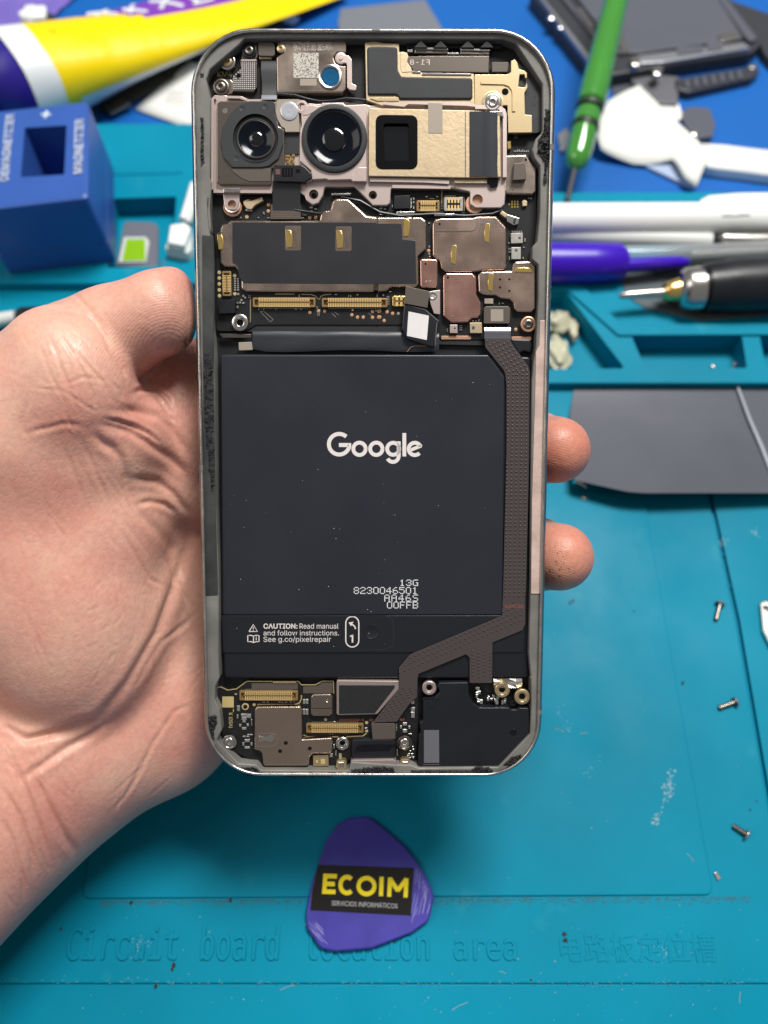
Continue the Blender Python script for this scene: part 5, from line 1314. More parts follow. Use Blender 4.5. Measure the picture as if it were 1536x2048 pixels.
    # normals
    fn = np.cross(P[Q[:, 2]] - P[Q[:, 0]], P[Q[:, 3]] - P[Q[:, 1]])
    N = np.zeros_like(P)
    for j in range(4):
        for k in range(3): N[:, k] += np.bincount(Q[:, j], fn[:, k], len(P))
    N /= np.linalg.norm(N, axis=1)[:, None] + 1e-9
    ctr = P.mean(0)
    view = -P / np.linalg.norm(P, axis=1)[:, None]
    front = (N * view).sum(1)
    if np.average(front[P[:, 2] < 160]) < 0: N = -N; front = -front; Q = Q[:, ::-1]
    U = 768 + P[:, 0] / P[:, 2] * FPX; W = 1024 - P[:, 1] / P[:, 2] * FPX
    vis = front > 0.05
    disp = np.zeros(len(P))
    def crease(s, depth, w, ridge=0.35):
        pts = px(s); dmin = np.full(len(P), 1e9); 
        tt = np.zeros(len(P))
        for i, (a_, b_) in enumerate(zip(pts, pts[1:])):
            d = np.array(b_) - a_; L2 = d.dot(d) + 1e-9
            t = np.clip(((U - a_[0]) * d[0] + (W - a_[1]) * d[1]) / L2, 0, 1)
            q = np.hypot(U - a_[0] - t * d[0], W - a_[1] - t * d[1])
            up = q < dmin; dmin = np.where(up, q, dmin); tt = np.where(up, (i + t) / (len(pts) - 1), tt)
        fade = np.clip(np.minimum(tt, 1 - tt) * 5, 0.15, 1)
        g = np.exp(-(dmin / w) ** 2) - ridge * np.exp(-((dmin - 2.1 * w) / (1.2 * w)) ** 2)
        disp[:] -= np.where(vis, g * depth * fade, 0)
    crease("M 560,1190 M 500,1165 M 420,1160 M 330,1185 M 240,1205 M 170,1225", 0.18, 5)
    crease("M 600,1195 M 650,1250 M 690,1290 M 760,1330 M 805,1390 M 830,1470 M 850,1590 M 890,1700 M 960,1790 M 1060,1890 M 1130,1990", 0.5, 8)
    crease("M 640,1165 M 760,1175 M 880,1215 M 960,1270 M 1030,1320 M 1130,1385 M 1230,1480 M 1300,1600", 0.48, 8)
    crease("M 700,1125 M 800,1145 M 900,1180 M 1000,1230 M 1080,1300", 0.5, 4)
    crease("M 760,1070 M 900,1075 M 1060,1110 M 1150,1200 M 1220,1300 M 1300,1420", 0.45, 8)
    crease("M 850,1520 M 950,1530 M 1050,1545 M 1150,1620 M 1230,1720 M 1300,1810", 0.45, 7)
    crease("M 900,1700 M 1000,1680 M 1100,1700 M 1180,1760", 0.4, 5)
    crease("M 880,965 M 960,925 M 1050,935 M 1120,1000 M 1150,1080", 0.45, 5)
    crease("M 1020,960 M 1090,1040 M 1130,1110 M 1180,1160", 0.4, 4)
    crease("M 1230,600 M 1260,650 M 1290,690", 0.3, 4)
    crease("377,1050 373,1095 344,1187 315,1266 257,1365 199,1436 124,1461 54,1482 -10,1470", 0.65, 9)
    crease("249,1423 187,1465 124,1502 83,1531 40,1560", 0.5, 7)
    crease("N 560,0 N 640,120 N 720,260 N 800,300", 0.2, 4)
    crease("330,1110 352,1160 380,1215", 0.4, 5)
    crease("N 950,420 N 890,480 N 780,560 N 700,690 N 640,800", 0.25, 5)
    crease("N 930,860 N 840,900 N 740,1050 N 660,1200 N 590,1330", 0.2, 4)
    crease("N 740,600 N 745,760 N 735,900", 0.12, 3)
    crease("N 720,1060 N 690,1180 N 600,1310 N 520,1400", 0.12, 3)
    crease("N 150,1180 N 220,1330 N 300,1480 N 370,1600", 0.5, 8)
    crease("N 60,1130 N 130,1290 N 190,1450 N 250,1650", 0.4, 6)
    crease("N 0,1250 N 90,1400 N 150,1560 N 170,1720", 0.4, 6)
    crease("N 0,1400 N 60,1520 N 110,1700 N 120,1800", 0.35, 5)
    crease("N 0,960 N 130,1030 N 330,1000", 0.35, 6)
    crease("M 560,420 M 640,480 M 700,570 M 745,670 M 830,800 M 840,860", 0.45, 5, 0.0)
    crease("M 300,395 M 380,395 M 480,410 M 560,430", 0.3, 4, .1)
    crease("M 480,640 M 600,790 M 690,880 M 740,990", 0.26, 3.5)
    crease("M 400,560 M 520,740 M 620,960 M 640,1060", 0.22, 3.5)
    crease("M 330,560 M 400,760 M 470,960 M 540,1110", 0.2, 3.2)
    crease("M 250,600 M 320,800 M 430,1010", 0.16, 3)
    crease("M 200,920 M 420,940 M 640,1080", 0.08, 3)
    crease("M 420,900 M 560,850 M 690,870", 0.12, 3)
    crease("M 470,260 M 620,420 M 700,520", 0.2, 4)
    crease("M 800,270 M 700,380 M 640,470", 0.16, 3)
    crease("M 560,1290 M 640,1480 M 740,1720 M 830,1900", 0.18, 4)
    crease("M 420,1300 M 500,1500 M 600,1760", 0.15, 4)
    crease("M 180,1000 M 150,1150 M 170,1250", 0.18, 4)
    rs = np.random.default_rng(4)
    def lines(n, x0, x1, y0, y1, a0, a1, l0, l1, d0, d1):
        for k in range(n):
            x, y = rs.uniform(x0, x1), rs.uniform(y0, y1); a = rs.uniform(a0, a1); L_ = rs.uniform(l0, l1)
            crease(f"{x:.0f},{y:.0f} {x + L_ * .5 * math.cos(a):.0f},{y - L_ * .5 * math.sin(a) + rs.uniform(-6, 6):.0f} {x + L_ * math.cos(a):.0f},{y - L_ * math.sin(a):.0f}", rs.uniform(d0, d1), rs.uniform(2.0, 3.4), 0.25)
    lines(30, 0, 240, 900, 1250, -1.5, -.9, 40, 130, .04, .10)         # long lines down the thumb mound
    lines(26, 40, 240, 640, 850, -1.2, -.5, 25, 70, .05, .11)          # over the thumb joint
    lines(9, 250, 390, 720, 960, -1.0, -.3, 20, 60, .03, .07)
    lines(40, 0, 130, 1480, 1800, -1.4, -.7, 25, 90, .04, .12)         # wrist
    lines(22, 180, 400, 1250, 1640, .6, 1.5, 30, 100, .03, .08)
    lines(18, 150, 330, 1150, 1400, .2, 1.2, 15, 50, .03, .08)
    P = P + N * disp[:, None]
    Wd = (RC @ (P * [1, 1, -1]).T).T + CP
    me = bpy.data.meshes.new("hand")
    me.from_pydata((Wd * MM).tolist(), [], Q.tolist()); me.update()
    me.shade_smooth()
    o = bpy.data.objects.new("hand", me); COL.objects.link(o)
    return o
hand = build_hand()
tag(hand, "bare left hand gripping the opened phone, two fingertips curling past its right side", "hand")
def skin():
    m = bpy.data.materials.new("skin"); m.use_nodes = True; nt = m.node_tree; N = nt.nodes; L = nt.links; b = N["Principled BSDF"]
    tc = N.new('ShaderNodeTexCoord')
    n1 = N.new('ShaderNodeTexNoise'); n1.inputs['Scale'].default_value = 42; n1.inputs['Detail'].default_value = 8; n1.inputs['Roughness'].default_value = .62; L.new(tc.outputs['Object'], n1.inputs['Vector'])
    cr = N.new('ShaderNodeValToRGB'); e = cr.color_ramp.elements
    e[0].position = .3; e[0].color = (0.61, 0.245, 0.185, 1); e[1].position = .72; e[1].color = (0.70, 0.435, 0.32, 1)
    k = e.new(.5); k.color = (0.67, 0.34, 0.257, 1); L.new(n1.outputs['Fac'], cr.inputs[0])
    n2 = N.new('ShaderNodeTexNoise'); n2.inputs['Scale'].default_value = 900; n2.inputs['Detail'].default_value = 3; L.new(tc.outputs['Object'], n2.inputs['Vector'])
    mr = N.new('ShaderNodeMapRange'); mr.inputs['From Min'].default_value = .3; mr.inputs['From Max'].default_value = .7; mr.inputs['To Min'].default_value = .92; mr.inputs['To Max'].default_value = 1.06; L.new(n2.outputs['Fac'], mr.inputs['Value'])
    mx = N.new('ShaderNodeMix'); mx.data_type = 'RGBA'; mx.blend_type = 'MULTIPLY'; mx.inputs[0].default_value = 1; L.new(cr.outputs[0], mx.inputs[6]); L.new(mr.outputs[0], mx.inputs[7]); 
    # dark filings stuck to the fingertips
    nd = N.new('ShaderNodeTexNoise'); nd.inputs['Scale'].default_value = 1100; nd.inputs['Detail'].default_value = 4; nd.inputs['Distortion'].default_value = 1.5; L.new(tc.outputs['Object'], nd.inputs['Vector'])
    f1 = N.new('ShaderNodeVectorMath'); f1.operation = 'DISTANCE'; f1.inputs[1].default_value = tuple((RC @ np.array([(1125 - 768) / FPX * 163, (1024 - 1130) / FPX * 163, -163]) + CP) * MM); L.new(tc.outputs['Object'], f1.inputs[0])
    m2 = N.new('ShaderNodeMapRange'); m2.inputs['From Min'].default_value = .002; m2.inputs['From Max'].default_value = .008; m2.inputs['To Min'].default_value = .62; m2.inputs['To Max'].default_value = .80; L.new(f1.outputs['Value'], m2.inputs['Value'])
    gt = N.new('ShaderNodeMath'); gt.operation = 'GREATER_THAN'; L.new(nd.outputs['Fac'], gt.inputs[0]); L.new(m2.outputs[0], gt.inputs[1])
    md = N.new('ShaderNodeMix'); md.data_type = 'RGBA'; L.new(gt.outputs[0], md.inputs[0]); L.new(mx.outputs[2], md.inputs[6]); md.inputs[7].default_value = (.06, .035, .03, 1); csock = md.outputs[2]
    # fingertips are ruddier than the palm
    for tp in ((1130, 905, 165), (1135, 1115, 165)):
        f2 = N.new('ShaderNodeVectorMath'); f2.operation = 'DISTANCE'; f2.inputs[1].default_value = tuple((RC @ np.array([(tp[0] - 768) / FPX * tp[2], (1024 - tp[1]) / FPX * tp[2], -tp[2]]) + CP) * MM); L.new(tc.outputs['Object'], f2.inputs[0])
        m3 = N.new('ShaderNodeMapRange'); m3.inputs['From Min'].default_value = .005; m3.inputs['From Max'].default_value = .016; m3.inputs['To Min'].default_value = .85; m3.inputs['To Max'].default_value = 0; L.new(f2.outputs['Value'], m3.inputs['Value'])
        mt = N.new('ShaderNodeMix'); mt.data_type = 'RGBA'; mt.blend_type = 'MULTIPLY'; L.new(m3.outputs[0], mt.inputs[0]); L.new(csock, mt.inputs[6]); mt.inputs[7].default_value = (.86, .66, .58, 1); csock = mt.outputs[2]
    L.new(csock, b.inputs['Base Color'])
    b.inputs['Roughness'].default_value = .40; b.inputs['Specular IOR Level'].default_value = .45
    b.inputs['Subsurface Weight'].default_value = .18; b.inputs['Subsurface Radius'].default_value = (1, .4, .25); b.inputs['Subsurface Scale'].default_value = .002
    # skin furrows
    vo = N.new('ShaderNodeTexVoronoi'); vo.feature = 'DISTANCE_TO_EDGE'; vo.inputs['Scale'].default_value = 900
    mp_ = N.new('ShaderNodeMapping'); mp_.inputs['Rotation'].default_value = (0, 0, .7); mp_.inputs['Scale'].default_value = (1, .45, 1)
    L.new(tc.outputs['Object'], mp_.inputs['Vector']); L.new(mp_.outputs[0], vo.inputs['Vector'])
    m1 = N.new('ShaderNodeMapRange'); m1.inputs['From Max'].default_value = .18; L.new(vo.outputs['Distance'], m1.inputs['Value'])
    b1 = N.new('ShaderNodeBump'); b1.inputs['Strength'].default_value = .24; b1.inputs['Distance'].default_value = .00009; L.new(m1.outputs[0], b1.inputs['Height'])
    # finger ridges: arcs on the thumb pad, and fine lines on the two fingertips
    def wpt(x, y, d): return tuple((RC @ np.array([(x - 768) / FPX * d, (1024 - y) / FPX * d, -d]) + CP) * MM)
    last = b1.outputs[0]
    for centre, focus, rad, st_ in ((wpt(370, 775, 150), wpt(290, 630, 151), .0165, .2), (wpt(1060, 1150, 162), wpt(1140, 905, 162), .009, .14), (wpt(1060, 1380, 162), wpt(1145, 1115, 162), .009, .14)):
        wv = N.new('ShaderNodeTexWave'); wv.wave_type = 'RINGS'; wv.rings_direction = 'SPHERICAL'; wv.inputs['Scale'].default_value = 600; wv.inputs['Distortion'].default_value = 2.5; wv.inputs['Detail'].default_value = 1; wv.inputs['Detail Scale'].default_value = .25
        mp2 = N.new('ShaderNodeMapping'); mp2.inputs['Location'].default_value = tuple(-c for c in centre); L.new(tc.outputs['Object'], mp2.inputs['Vector']); L.new(mp2.outputs[0], wv.inputs['Vector'])
        ds = N.new('ShaderNodeVectorMath'); ds.operation = 'DISTANCE'; ds.inputs[1].default_value = focus; L.new(tc.outputs['Object'], ds.inputs[0])
        mk = N.new('ShaderNodeMapRange'); mk.inputs['From Min'].default_value = rad * .6; mk.inputs['From Max'].default_value = rad; mk.inputs['To Min'].default_value = st_; mk.inputs['To Max'].default_value = 0; L.new(ds.outputs['Value'], mk.inputs['Value'])
        b2 = N.new('ShaderNodeBump'); b2.inputs['Distance'].default_value = .00010; L.new(mk.outputs[0], b2.inputs['Strength']); L.new(wv.outputs['Fac'], b2.inputs['Height']); L.new(last, b2.inputs['Normal']); last = b2.outputs[0]
    n3 = N.new('ShaderNodeTexNoise'); n3.inputs['Scale'].default_value = 260; n3.inputs['Detail'].default_value = 4; L.new(tc.outputs['Object'], n3.inputs['Vector'])
    b3 = N.new('ShaderNodeBump'); b3.inputs['Strength'].default_value = .35; b3.inputs['Distance'].default_value = .0003; L.new(n3.outputs['Fac'], b3.inputs['Height']); L.new(last, b3.inputs['Normal'])
    n4 = N.new('ShaderNodeTexNoise'); n4.inputs['Scale'].default_value = 1700; n4.inputs['Detail'].default_value = 3; L.new(tc.outputs['Object'], n4.inputs['Vector'])
    b4 = N.new('ShaderNodeBump'); b4.inputs['Strength'].default_value = .30; b4.inputs['Distance'].default_value = .00008; L.new(n4.outputs['Fac'], b4.inputs['Height']); L.new(b3.outputs[0], b4.inputs['Normal'])
    rv = N.new('ShaderNodeMapRange'); rv.inputs['From Min'].default_value = .3; rv.inputs['From Max'].default_value = .7; rv.inputs['To Min'].default_value = .36; rv.inputs['To Max'].default_value = .58; L.new(n3.outputs['Fac'], rv.inputs['Value']); L.new(rv.outputs[0], b.inputs['Roughness'])
    L.new(b4.outputs[0], b.inputs['Normal'])
    return m
hand.data.materials.append(skin())
# ================================================================== things lying round the phone
def top(name, label, cat, s=None, z=0.0, group=None):
    c = gm(*px(s)[0], z) if s else (0, 0, 0)
    return empty(name, label, cat, (c[0], c[1], z), group)
def put(o, root):
    o.parent = root; o.matrix_parent_inverse = Matrix.Translation(-root.location); return o
def gpt(x, y, z): return Vector(gm(x, y, z))
BZ0 = MZ
# ---- opening pick with its sticker
mat('pick', (0.040, 0.032, 0.30), 0.48, bump=(900, .25, .05), vary=(160, .14), rvary=(90, .08))
mat('scratch', (0.28, 0.27, 0.58), 0.6); mat('sticker', (0.010, 0.009, 0.008), 0.25, bump=(300, .15, .06)); mat('yellow_print', (0.86, 0.68, 0.0), 0.4); mat('grey_print', (0.42, 0.42, 0.42), 0.5)
pk_ = top("opening_pick", "purple plastic opening pick with a black sticker reading ECOIM", "opening pick", "740,1770", .55)
PT = 2.0
pp = round_poly(G("P 590,318 P 760,312 P 900,420 P 1060,560 P 1180,710 P 1270,870 P 1318,990 P 1275,1200 P 1120,1310 P 780,1440 P 480,1466 P 345,1440 P 225,1260 P 220,1130 P 265,900 P 380,540 P 480,390", PT), 3.0, 6)
b = MB(); b.prism(pp, .56, PT, .45, seg=3, bottom=True); put(b.done("pick_body", "pick"), pk_)
st = put(slab("sticker", "P 325,722 P 1142,750 P 1118,1158 P 258,1113 P 275,930", PT - .02, PT + .07, "sticker", None, .1, .03), pk_)
def stk(pts, w, m, name="letter", reg='P'):
    b = MB(); b.stroke([gm(REG[reg][0] + x / REG[reg][2], REG[reg][1] + y / REG[reg][2], PT + .07)[:2] for x, y in pts], w, PT + .05, PT + .1)
    return b.done(name, m, st, smooth=0)
def earc(cx, cy, rx, ry, a0, a1, n=24): return [(cx + rx * math.cos(math.radians(a0 + (a1 - a0) * k / n)), cy + ry * math.sin(math.radians(a0 + (a1 - a0) * k / n))) for k in range(n + 1)]
WL = 1.05
def letters(*strokes, name):
    b = MB()
    for pts in strokes: b.stroke([gm(560 + x / 4.267, 1560 + y / 4.267, PT + .07)[:2] for x, y in pts], WL, PT + .05, PT + .1 + .002 * len(b.bm.verts) / 400)
    b.done(name, "yellow_print", st, smooth=0)
letters([(388, 802), (376, 970)], [(374, 818), (486, 822)], [(384, 885), (468, 888)], [(362, 952), (474, 955)], name="letter_e")
letters(earc(572, 896, 56, 68, -48, -312), name="letter_c"); letters(earc(738, 905, 68, 68, 0, 360), name="letter_o")
letters([(868, 826), (862, 990)], name="letter_i"); letters([(931, 996), (940, 832)], [(936, 838), (1006, 945)], [(1004, 945), (1080, 844)], [(1080, 838), (1071, 1002)], name="letter_m")
o = lettering("caption", "SERVICIOS INFORMÁTICOS", gm(560 + 440 / 4.267, 1560 + 1070 / 4.267, PT), gm(560 + 1002 / 4.267, 1560 + 1096 / 4.267, PT), 1.35, "grey_print", None, PT + .085, None, up=None)
o.parent = st
b = MB(); r = random.Random(2); pin = inset(pp if area2(pp) > 0 else pp[::-1], .55)
def inpick(q): return all(inpoly(c[0], c[1], pin) for c in q)
for k in range(44):
    a = (r.uniform(1150, 1290), r.uniform(740, 1250)); l = r.uniform(60, 220)
    q = [gm(560 + x / 4.267, 1560 + y / 4.267, PT)[:2] for x, y in (a, (a[0] - l * .18 + (20 if a[1] < 900 else -6), a[1] + l))]
    if inpick(q): b.stroke(q, r.uniform(.05, .13), PT - .02, PT + .012 + k * .0004)
for k in range(26):
    a = (r.uniform(225, 330), r.uniform(1170, 1380)); l = r.uniform(40, 130)
    q = [gm(560 + x / 4.267, 1560 + y / 4.267, PT)[:2] for x, y in (a, (a[0] + l * .7, a[1] + l * .75))]
    if inpick(q): b.stroke(q, r.uniform(.05, .13), PT - .02, PT + .026 + k * .0004)
bm = b.bm
o = b.done("scratches", "scratch", None, smooth=0, kind="stuff"); put(o, pk_)

mat('alloy', (0.36, 0.37, 0.40), 0.38, .8, bump=(500, .3, .1))
# ---- loose screws on the mat
def loose_screw(x0, y0, x1, y1, z, label, r=.95):
    A = gpt(x0, y0, z + r * .7); B_ = gpt(x1, y1, z + r * .9); d = (B_ - A).normalized()
    e = empty("loose_screw", label, "screw", tuple(A), "loose screws on the mat")
    b = MB(); L_ = (B_ - A).length; n = 14
    pts = [A + d * (L_ * k / n) for k in range(n + 1)]
    b.tube(pts, [r * .62 if k == 0 else r * (.62 + (.1 if k % 2 else 0)) for k in range(n + 1)], 12); put(b.done("shank", "dark_steel", smooth=30), e)
    b = MB(); b.tube([B_ - d * .05, B_ + d * .12, B_ + d * .45, B_ + d * .7], [r * 1.5, r * 1.55, r * 1.35, r * .6], 18); put(b.done("head", "alloy"), e)
loose_screw(1432, 1240, 1440, 1208, 0, "small screw beside the groove with its head toward the far side")
loose_screw(1438, 1416, 1470, 1404, 0, "small screw lying sideways on the teal mat, middle of the three by the groove")
loose_screw(1466, 1651, 1492, 1668, 0, "small dark screw lying nearest the front right of the mat")
br = top("metal_bracket", "small bright metal bracket cut off by the right edge of the photo", "bracket", "1530,1240", 0)
b = MB(); b.prism(round_poly(G("1521,1205 1530,1201 1560,1205 1570,1330 1540,1290 1526,1262", 1.5), .6), .05, 1.5, .3, [circle(*gm(1533, 1218, 1.5)[:2], 1.1, 16)], bottom=True); put(b.done("plate", "steel"), br)
tag(slab("metal_chip", "1428,1746 1434,1743 1443,1756 1436,1762", 0, .5, "steel", None, .2, .1), "tiny bright metal chip at the corner of the locating plate", "metal chip")

# ---- demagnetiser block
mat('blue_plastic', (0.028, 0.092, 0.36), 0.42, bump=(600, .15, .05), vary=(60, .06)); mat('hot_white', (0.62, 0.68, 0.76), 0.6, bump=(2500, .8, .1))
a96 = math.radians(9.6); F0 = Vector((*gm(232, 523, TZ)[:2], 0)); e1 = Vector((-math.cos(a96), -math.sin(a96), 0)); e2 = Vector((-math.sin(a96), math.cos(a96), 0))
W_, D_, H_ = 39.0, 50.0, 29.5
dm = empty("demagnetizer", "blue plastic magnetizer block with a square hole and white embossed words", "magnetizer", (F0.x, F0.y, TZ))
def dmloop(o, z): return [F0 + e1 * o + e2 * o + Vector((0, 0, z)), F0 + e1 * (W_ - o) + e2 * o + Vector((0, 0, z)), F0 + e1 * (W_ - o) + e2 * (D_ - o) + Vector((0, 0, z)), F0 + e1 * o + e2 * (D_ - o) + Vector((0, 0, z))]
zt = TZ + H_
hole = [gpt(x, y, zt) for x, y in px("J 180,203 J 488,185 J 470,545 J 152,565")]
b = MB(); b2 = None
prev = None
for o_, z in ((0, TZ + .05), (0, TZ + 9.0), (.25, TZ + 9.2), (.25, TZ + 9.5), (0, TZ + 9.7), (0.1, zt - 1.3), (.35, zt - .5), (1.2, zt)):
    p = round_poly([(v.x, v.y) for v in dmloop(o_, 0)], 1.8, 4)
    if area2(p) < 0: p = p[::-1]
    q = b.ring(p, z)
    if prev: b.skin(prev, q)
    prev = q
hp = round_poly([(v.x, v.y) for v in hole], .5, 2)
if area2(hp) > 0: hp = hp[::-1]
hr = b.ring(hp, zt); hd = b.ring(hp, TZ + 3); b.skin(hd, hr); b.face(hd); b.fill([prev, hr])
put(b.done("block", "blue_plastic", smooth=40), dm)
def vtext(body, p0, p1, capdir, h):
    o = lettering("embossed_word", body, gm(*p0, zt), gm(*p1, zt), h, "hot_white", None, zt + .02, "Inter.woff2", .0, .04, 0, up=capdir); put(o, dm)
up_ = np.array([e1.x, e1.y])
vtext("MAGNETIZER", (165, 347), (168, 240), up_, 3.0); vtext("DEMAGNETIZER", (17, 362), (29, 230), up_, 2.8)
b = MB()
c = gpt(92, 229, zt); b.box(c.x - 1.7, c.y - .45, c.x + 1.7, c.y + .45, zt - .1, zt + .1); b.box(c.x - .4, c.y - 2.0, c.x + .4, c.y + 2.0, zt - .1, zt + .12); put(b.done("plus_mark", "hot_white", smooth=0), dm)
b = MB(); c = gpt(57, 303, zt - 8); b.tube([c + Vector((-3, 1.5, 1)), c + Vector((0, 0, 0)), c + Vector((1.5, -2, -1))], [1.0, 1.2, .8], 8)
put(b.done("metal_filing", "steel"), dm)

# ---- glue tube
mat('tube_yellow', (0.86, 0.64, 0.0), 0.30, bump=(60, .5, 1.0), rvary=(40, .1)); mat('tube_white', (0.72, 0.74, 0.74), 0.32, bump=(60, .4, .8)); mat('tube_purple', (0.20, 0.035, 0.42), 0.30, bump=(60, .4, .8)); mat('cap_blue', (0.022, 0.012, 0.24), 0.35); mat('cap_ridge', (0.05, 0.04, 0.42), 0.35)
A = gpt(30, 168, 14); B_ = gpt(640, -52, -3)
tb = empty("glue_tube", "squeezed yellow and purple glue tube with dark blue shoulder lying behind the magnetizer", "glue tube", (A.x, A.y, BZ0))
ax_ = (B_ - A).normalized(); side = ax_.cross(Vector((0, 0, 1))).normalized(); upv = side.cross(ax_).normalized()
b = MB(); NS, NA = 26, 40; rings = []; rtube = random.Random(9)
for i in range(NS + 1):
    t = i / NS; c = A.lerp(B_, t); w = 19.0 + 3 * t ** 1.2; h = 19.0 * (1 - t) ** 1.7 + .8
    rings.append([b.bm.verts.new(c + side * math.cos(2 * math.pi * k / NA) * w + upv * (math.sin(2 * math.pi * k / NA) * h * (1 + .05 * math.sin(7 * t + k * .6)))) for k in range(NA)])
for i in range(NS):
    for k in range(NA):
        t = i / NS; ang = (k + .5) / NA * 2 * math.pi
        s_ = math.cos(ang)                               # +1 = near side, -1 = far side
        b.mi = 0
        if t < .042: b.mi = 1
        elif (ang > 5.3 and ang < 6.1) and t > .08: b.mi = 1
        elif 2.2 - .75 * min(1, (t - .14) / .25) < ang < 3.0 and t > .15: b.mi = 2
        b.face((rings[i][k], rings[i][(k + 1) % NA], rings[i + 1][(k + 1) % NA], rings[i + 1][k]))
b.face(rings[-1]); put(b.done("tube_body", ["tube_yellow", "tube_white", "tube_purple"], smooth=60), tb)
def ringat(c, w, h): return [b.bm.verts.new(c + side * math.cos(2 * math.pi * k / 32) * w + upv * math.sin(2 * math.pi * k / 32) * h) for k in range(32)]
b = MB(); p = None
for d, w in ((0, 18.8), (-1.2, 18.5), (-7, 14.5), (-12, 9), (-12.5, 7.0), (-16, 6.8)):
    q = ringat(A + ax_ * d, w, w * .97)
    if p: b.skin(p, q)
    p = q
put(b.done("shoulder", "cap_blue", smooth=40), tb)
b = MB(); p = None
for d, w in ((-13, 8.4), (-14, 8.8), (-32, 7.6), (-33, 7.0)):
    q = [b.bm.verts.new(A + ax_ * d + side * math.cos(2 * math.pi * k / 48) * (w + .25 * (k % 2)) + upv * math.sin(2 * math.pi * k / 48) * (w + .25 * (k % 2))) for k in range(48)]
    if p: b.skin(p, q)
    p = q
b.face(p); put(b.done("cap", "cap_ridge", smooth=0), tb)
def on_tube(t, ang, off=.25):
    c = A.lerp(B_, t); w = 19.0 + 3 * t ** 1.2 + off; h = 19.0 * (1 - t) ** 1.7 + .8 + off
    return c + side * math.cos(ang) * w + upv * math.sin(ang) * h
b = MB()
for t0, a0, t1, a1, w in ((.27, 1.85, .33, 2.3, 1.0), (.33, 1.75, .27, 2.3, 1.0), (.36, 1.7, .41, 2.3, 1.0), (.41, 1.65, .36, 2.0, 1.0), (.45, 1.65, .52, 2.3, 1.0), (.52, 1.62, .46, 2.3, 1.0), (.57, 1.62, .57, 2.3, 1.0), (.55, 1.62, .62, 1.65, 1.0), (.66, 1.6, .72, 2.3, 1.0)):
    b.tube([on_tube(t0 + (t1 - t0) * k / 5, a0 + (a1 - a0) * k / 5, .15) for k in range(6)], w, 6, flat=.3)
put(b.done("logo_strokes", "tube_white"), tb)
b = MB(); r = random.Random(12)
for k in range(26):
    t = r.uniform(.12, .3); a = r.uniform(1.25, 1.6) + t * .6
    b.tube([on_tube(t, a, .05), on_tube(t + r.uniform(.004, .012), a + r.uniform(-.05, .05), .05)], .28, 5, flat=.3)
put(b.done("small_print", "print_dark", kind="stuff"), tb)

# ---- purple pouch, cotton scrap, dark strap, papers at the back
mat('pouch', (0.20, 0.15, 0.55), 0.22, bump=(40, .5, 1.5), vary=(18, .35)); mat('cotton', (0.80, 0.80, 0.74), 0.9, bump=(500, .8, .3)); mat('strap', (0.040, 0.040, 0.048), 0.5); mat('paper', (0.74, 0.74, 0.70), 0.7, bump=(90, .3, .3)); mat('paper_line', (0.5, 0.5, 0.48), .7); mat('grey_card', (0.16, 0.17, 0.20), 0.45, bump=(60, .4, .5)); mat('grey_film', (0.072, 0.078, 0.100), 0.36, spec=.9, bump=(30, .10, .4), rvary=(20, .06), aniso=(1, 4, 1)); mat('film_edge', (0.32, .33, .38), .35)
b = MB(); rows = []
for j in range(9):
    row = []
    for i in range(13):
        x = -120 + 330 * i / 12 - j * 8; y = -60 + 150 * j / 8
        if i > 8: x = min(x, 205 - (y + 60) * 1.05)
        row.append(gpt(x, y, BZ0 + .5 + 1.2 * math.sin(i * .9 + j * .5) ** 2))
    rows.append(row)
b.sheet(rows); tag(b.done("purple_pouch", "pouch", smooth=80), "shiny lilac plastic pouch lying flat at the far left corner", "pouch")
b = MB(); r = random.Random(6); c0 = gpt(68, 34, BZ0 + 4)
bmesh.ops.create_icosphere(b.bm, subdivisions=3, radius=1.0)
for v in b.bm.verts:
    k = 5.2 * (1 + .22 * math.sin(v.co.x * 5 + 1) * math.sin(v.co.y * 6) + .15 * math.sin(v.co.z * 9 + v.co.x * 7)); v.co = Vector((v.co.x * k * 1.15, v.co.y * k * 1.2, v.co.z * k * .7)) + c0
ct = b.done("cotton_scrap", "cotton", smooth=80); tag(ct, "fluffy white cotton scrap with a dark end on the lilac pouch", "cotton scrap")
b = MB(); c0 = gpt(97, 40, BZ0 + 3); bmesh.ops.create_icosphere(b.bm, subdivisions=2, radius=1.0)
for v in b.bm.verts: v.co = Vector((v.co.x * 3, v.co.y * 4 * (1 + .2 * math.sin(v.co.z * 5)), v.co.z * 2.2)) + c0
b.done("burnt_end", "black_matte", ct, smooth=80)
dk = top("dark_ruler", "long dark grey strip lying under the yellow glue tube", "strip", "300,150", BZ0); put(slab("strip_body", "196,212 212,226 520,70 640,0 620,-20", BZ0 + .02, BZ0 + 2.5, "strap", None, .4, .3), dk); put(slab("end_clip", "205,215 222,228 262,208 246,196", BZ0 + 2.3, BZ0 + 3.3, "dark_steel", None, .3, .2), dk)
pa = top("paper_slip", "white paper slip with faint lines half behind the phone, left of it", "paper slip", "350,190", BZ0)
b = MB(); rows = []
for j in range(7):
    f = j / 6; rows.append([gpt(270 + 110 * f + (430 - 270 - 40 * f) * i / 8, 218 + 5 * i - 96 * f + 2 * i * (1 - f), BZ0 + 1.0 + 1.5 * math.sin(i * .8) ** 2 * f + f * 2) for i in range(9)])
b.sheet(rows); o = b.done("sheet", "paper", smooth=80); put(o, pa)
sm = o.modifiers.new('t', 'SOLIDIFY'); sm.thickness = .0002
b = MB()
for k in range(3): b.stroke([gm(330 + k * 4, 200 - k * 8, BZ0 + 3)[:2], gm(372, 205 - k * 10, BZ0 + 3)[:2]], .4, BZ0 + 3.4, BZ0 + 3.5)
put(b.done("printed_line", "paper_line", smooth=0), pa)
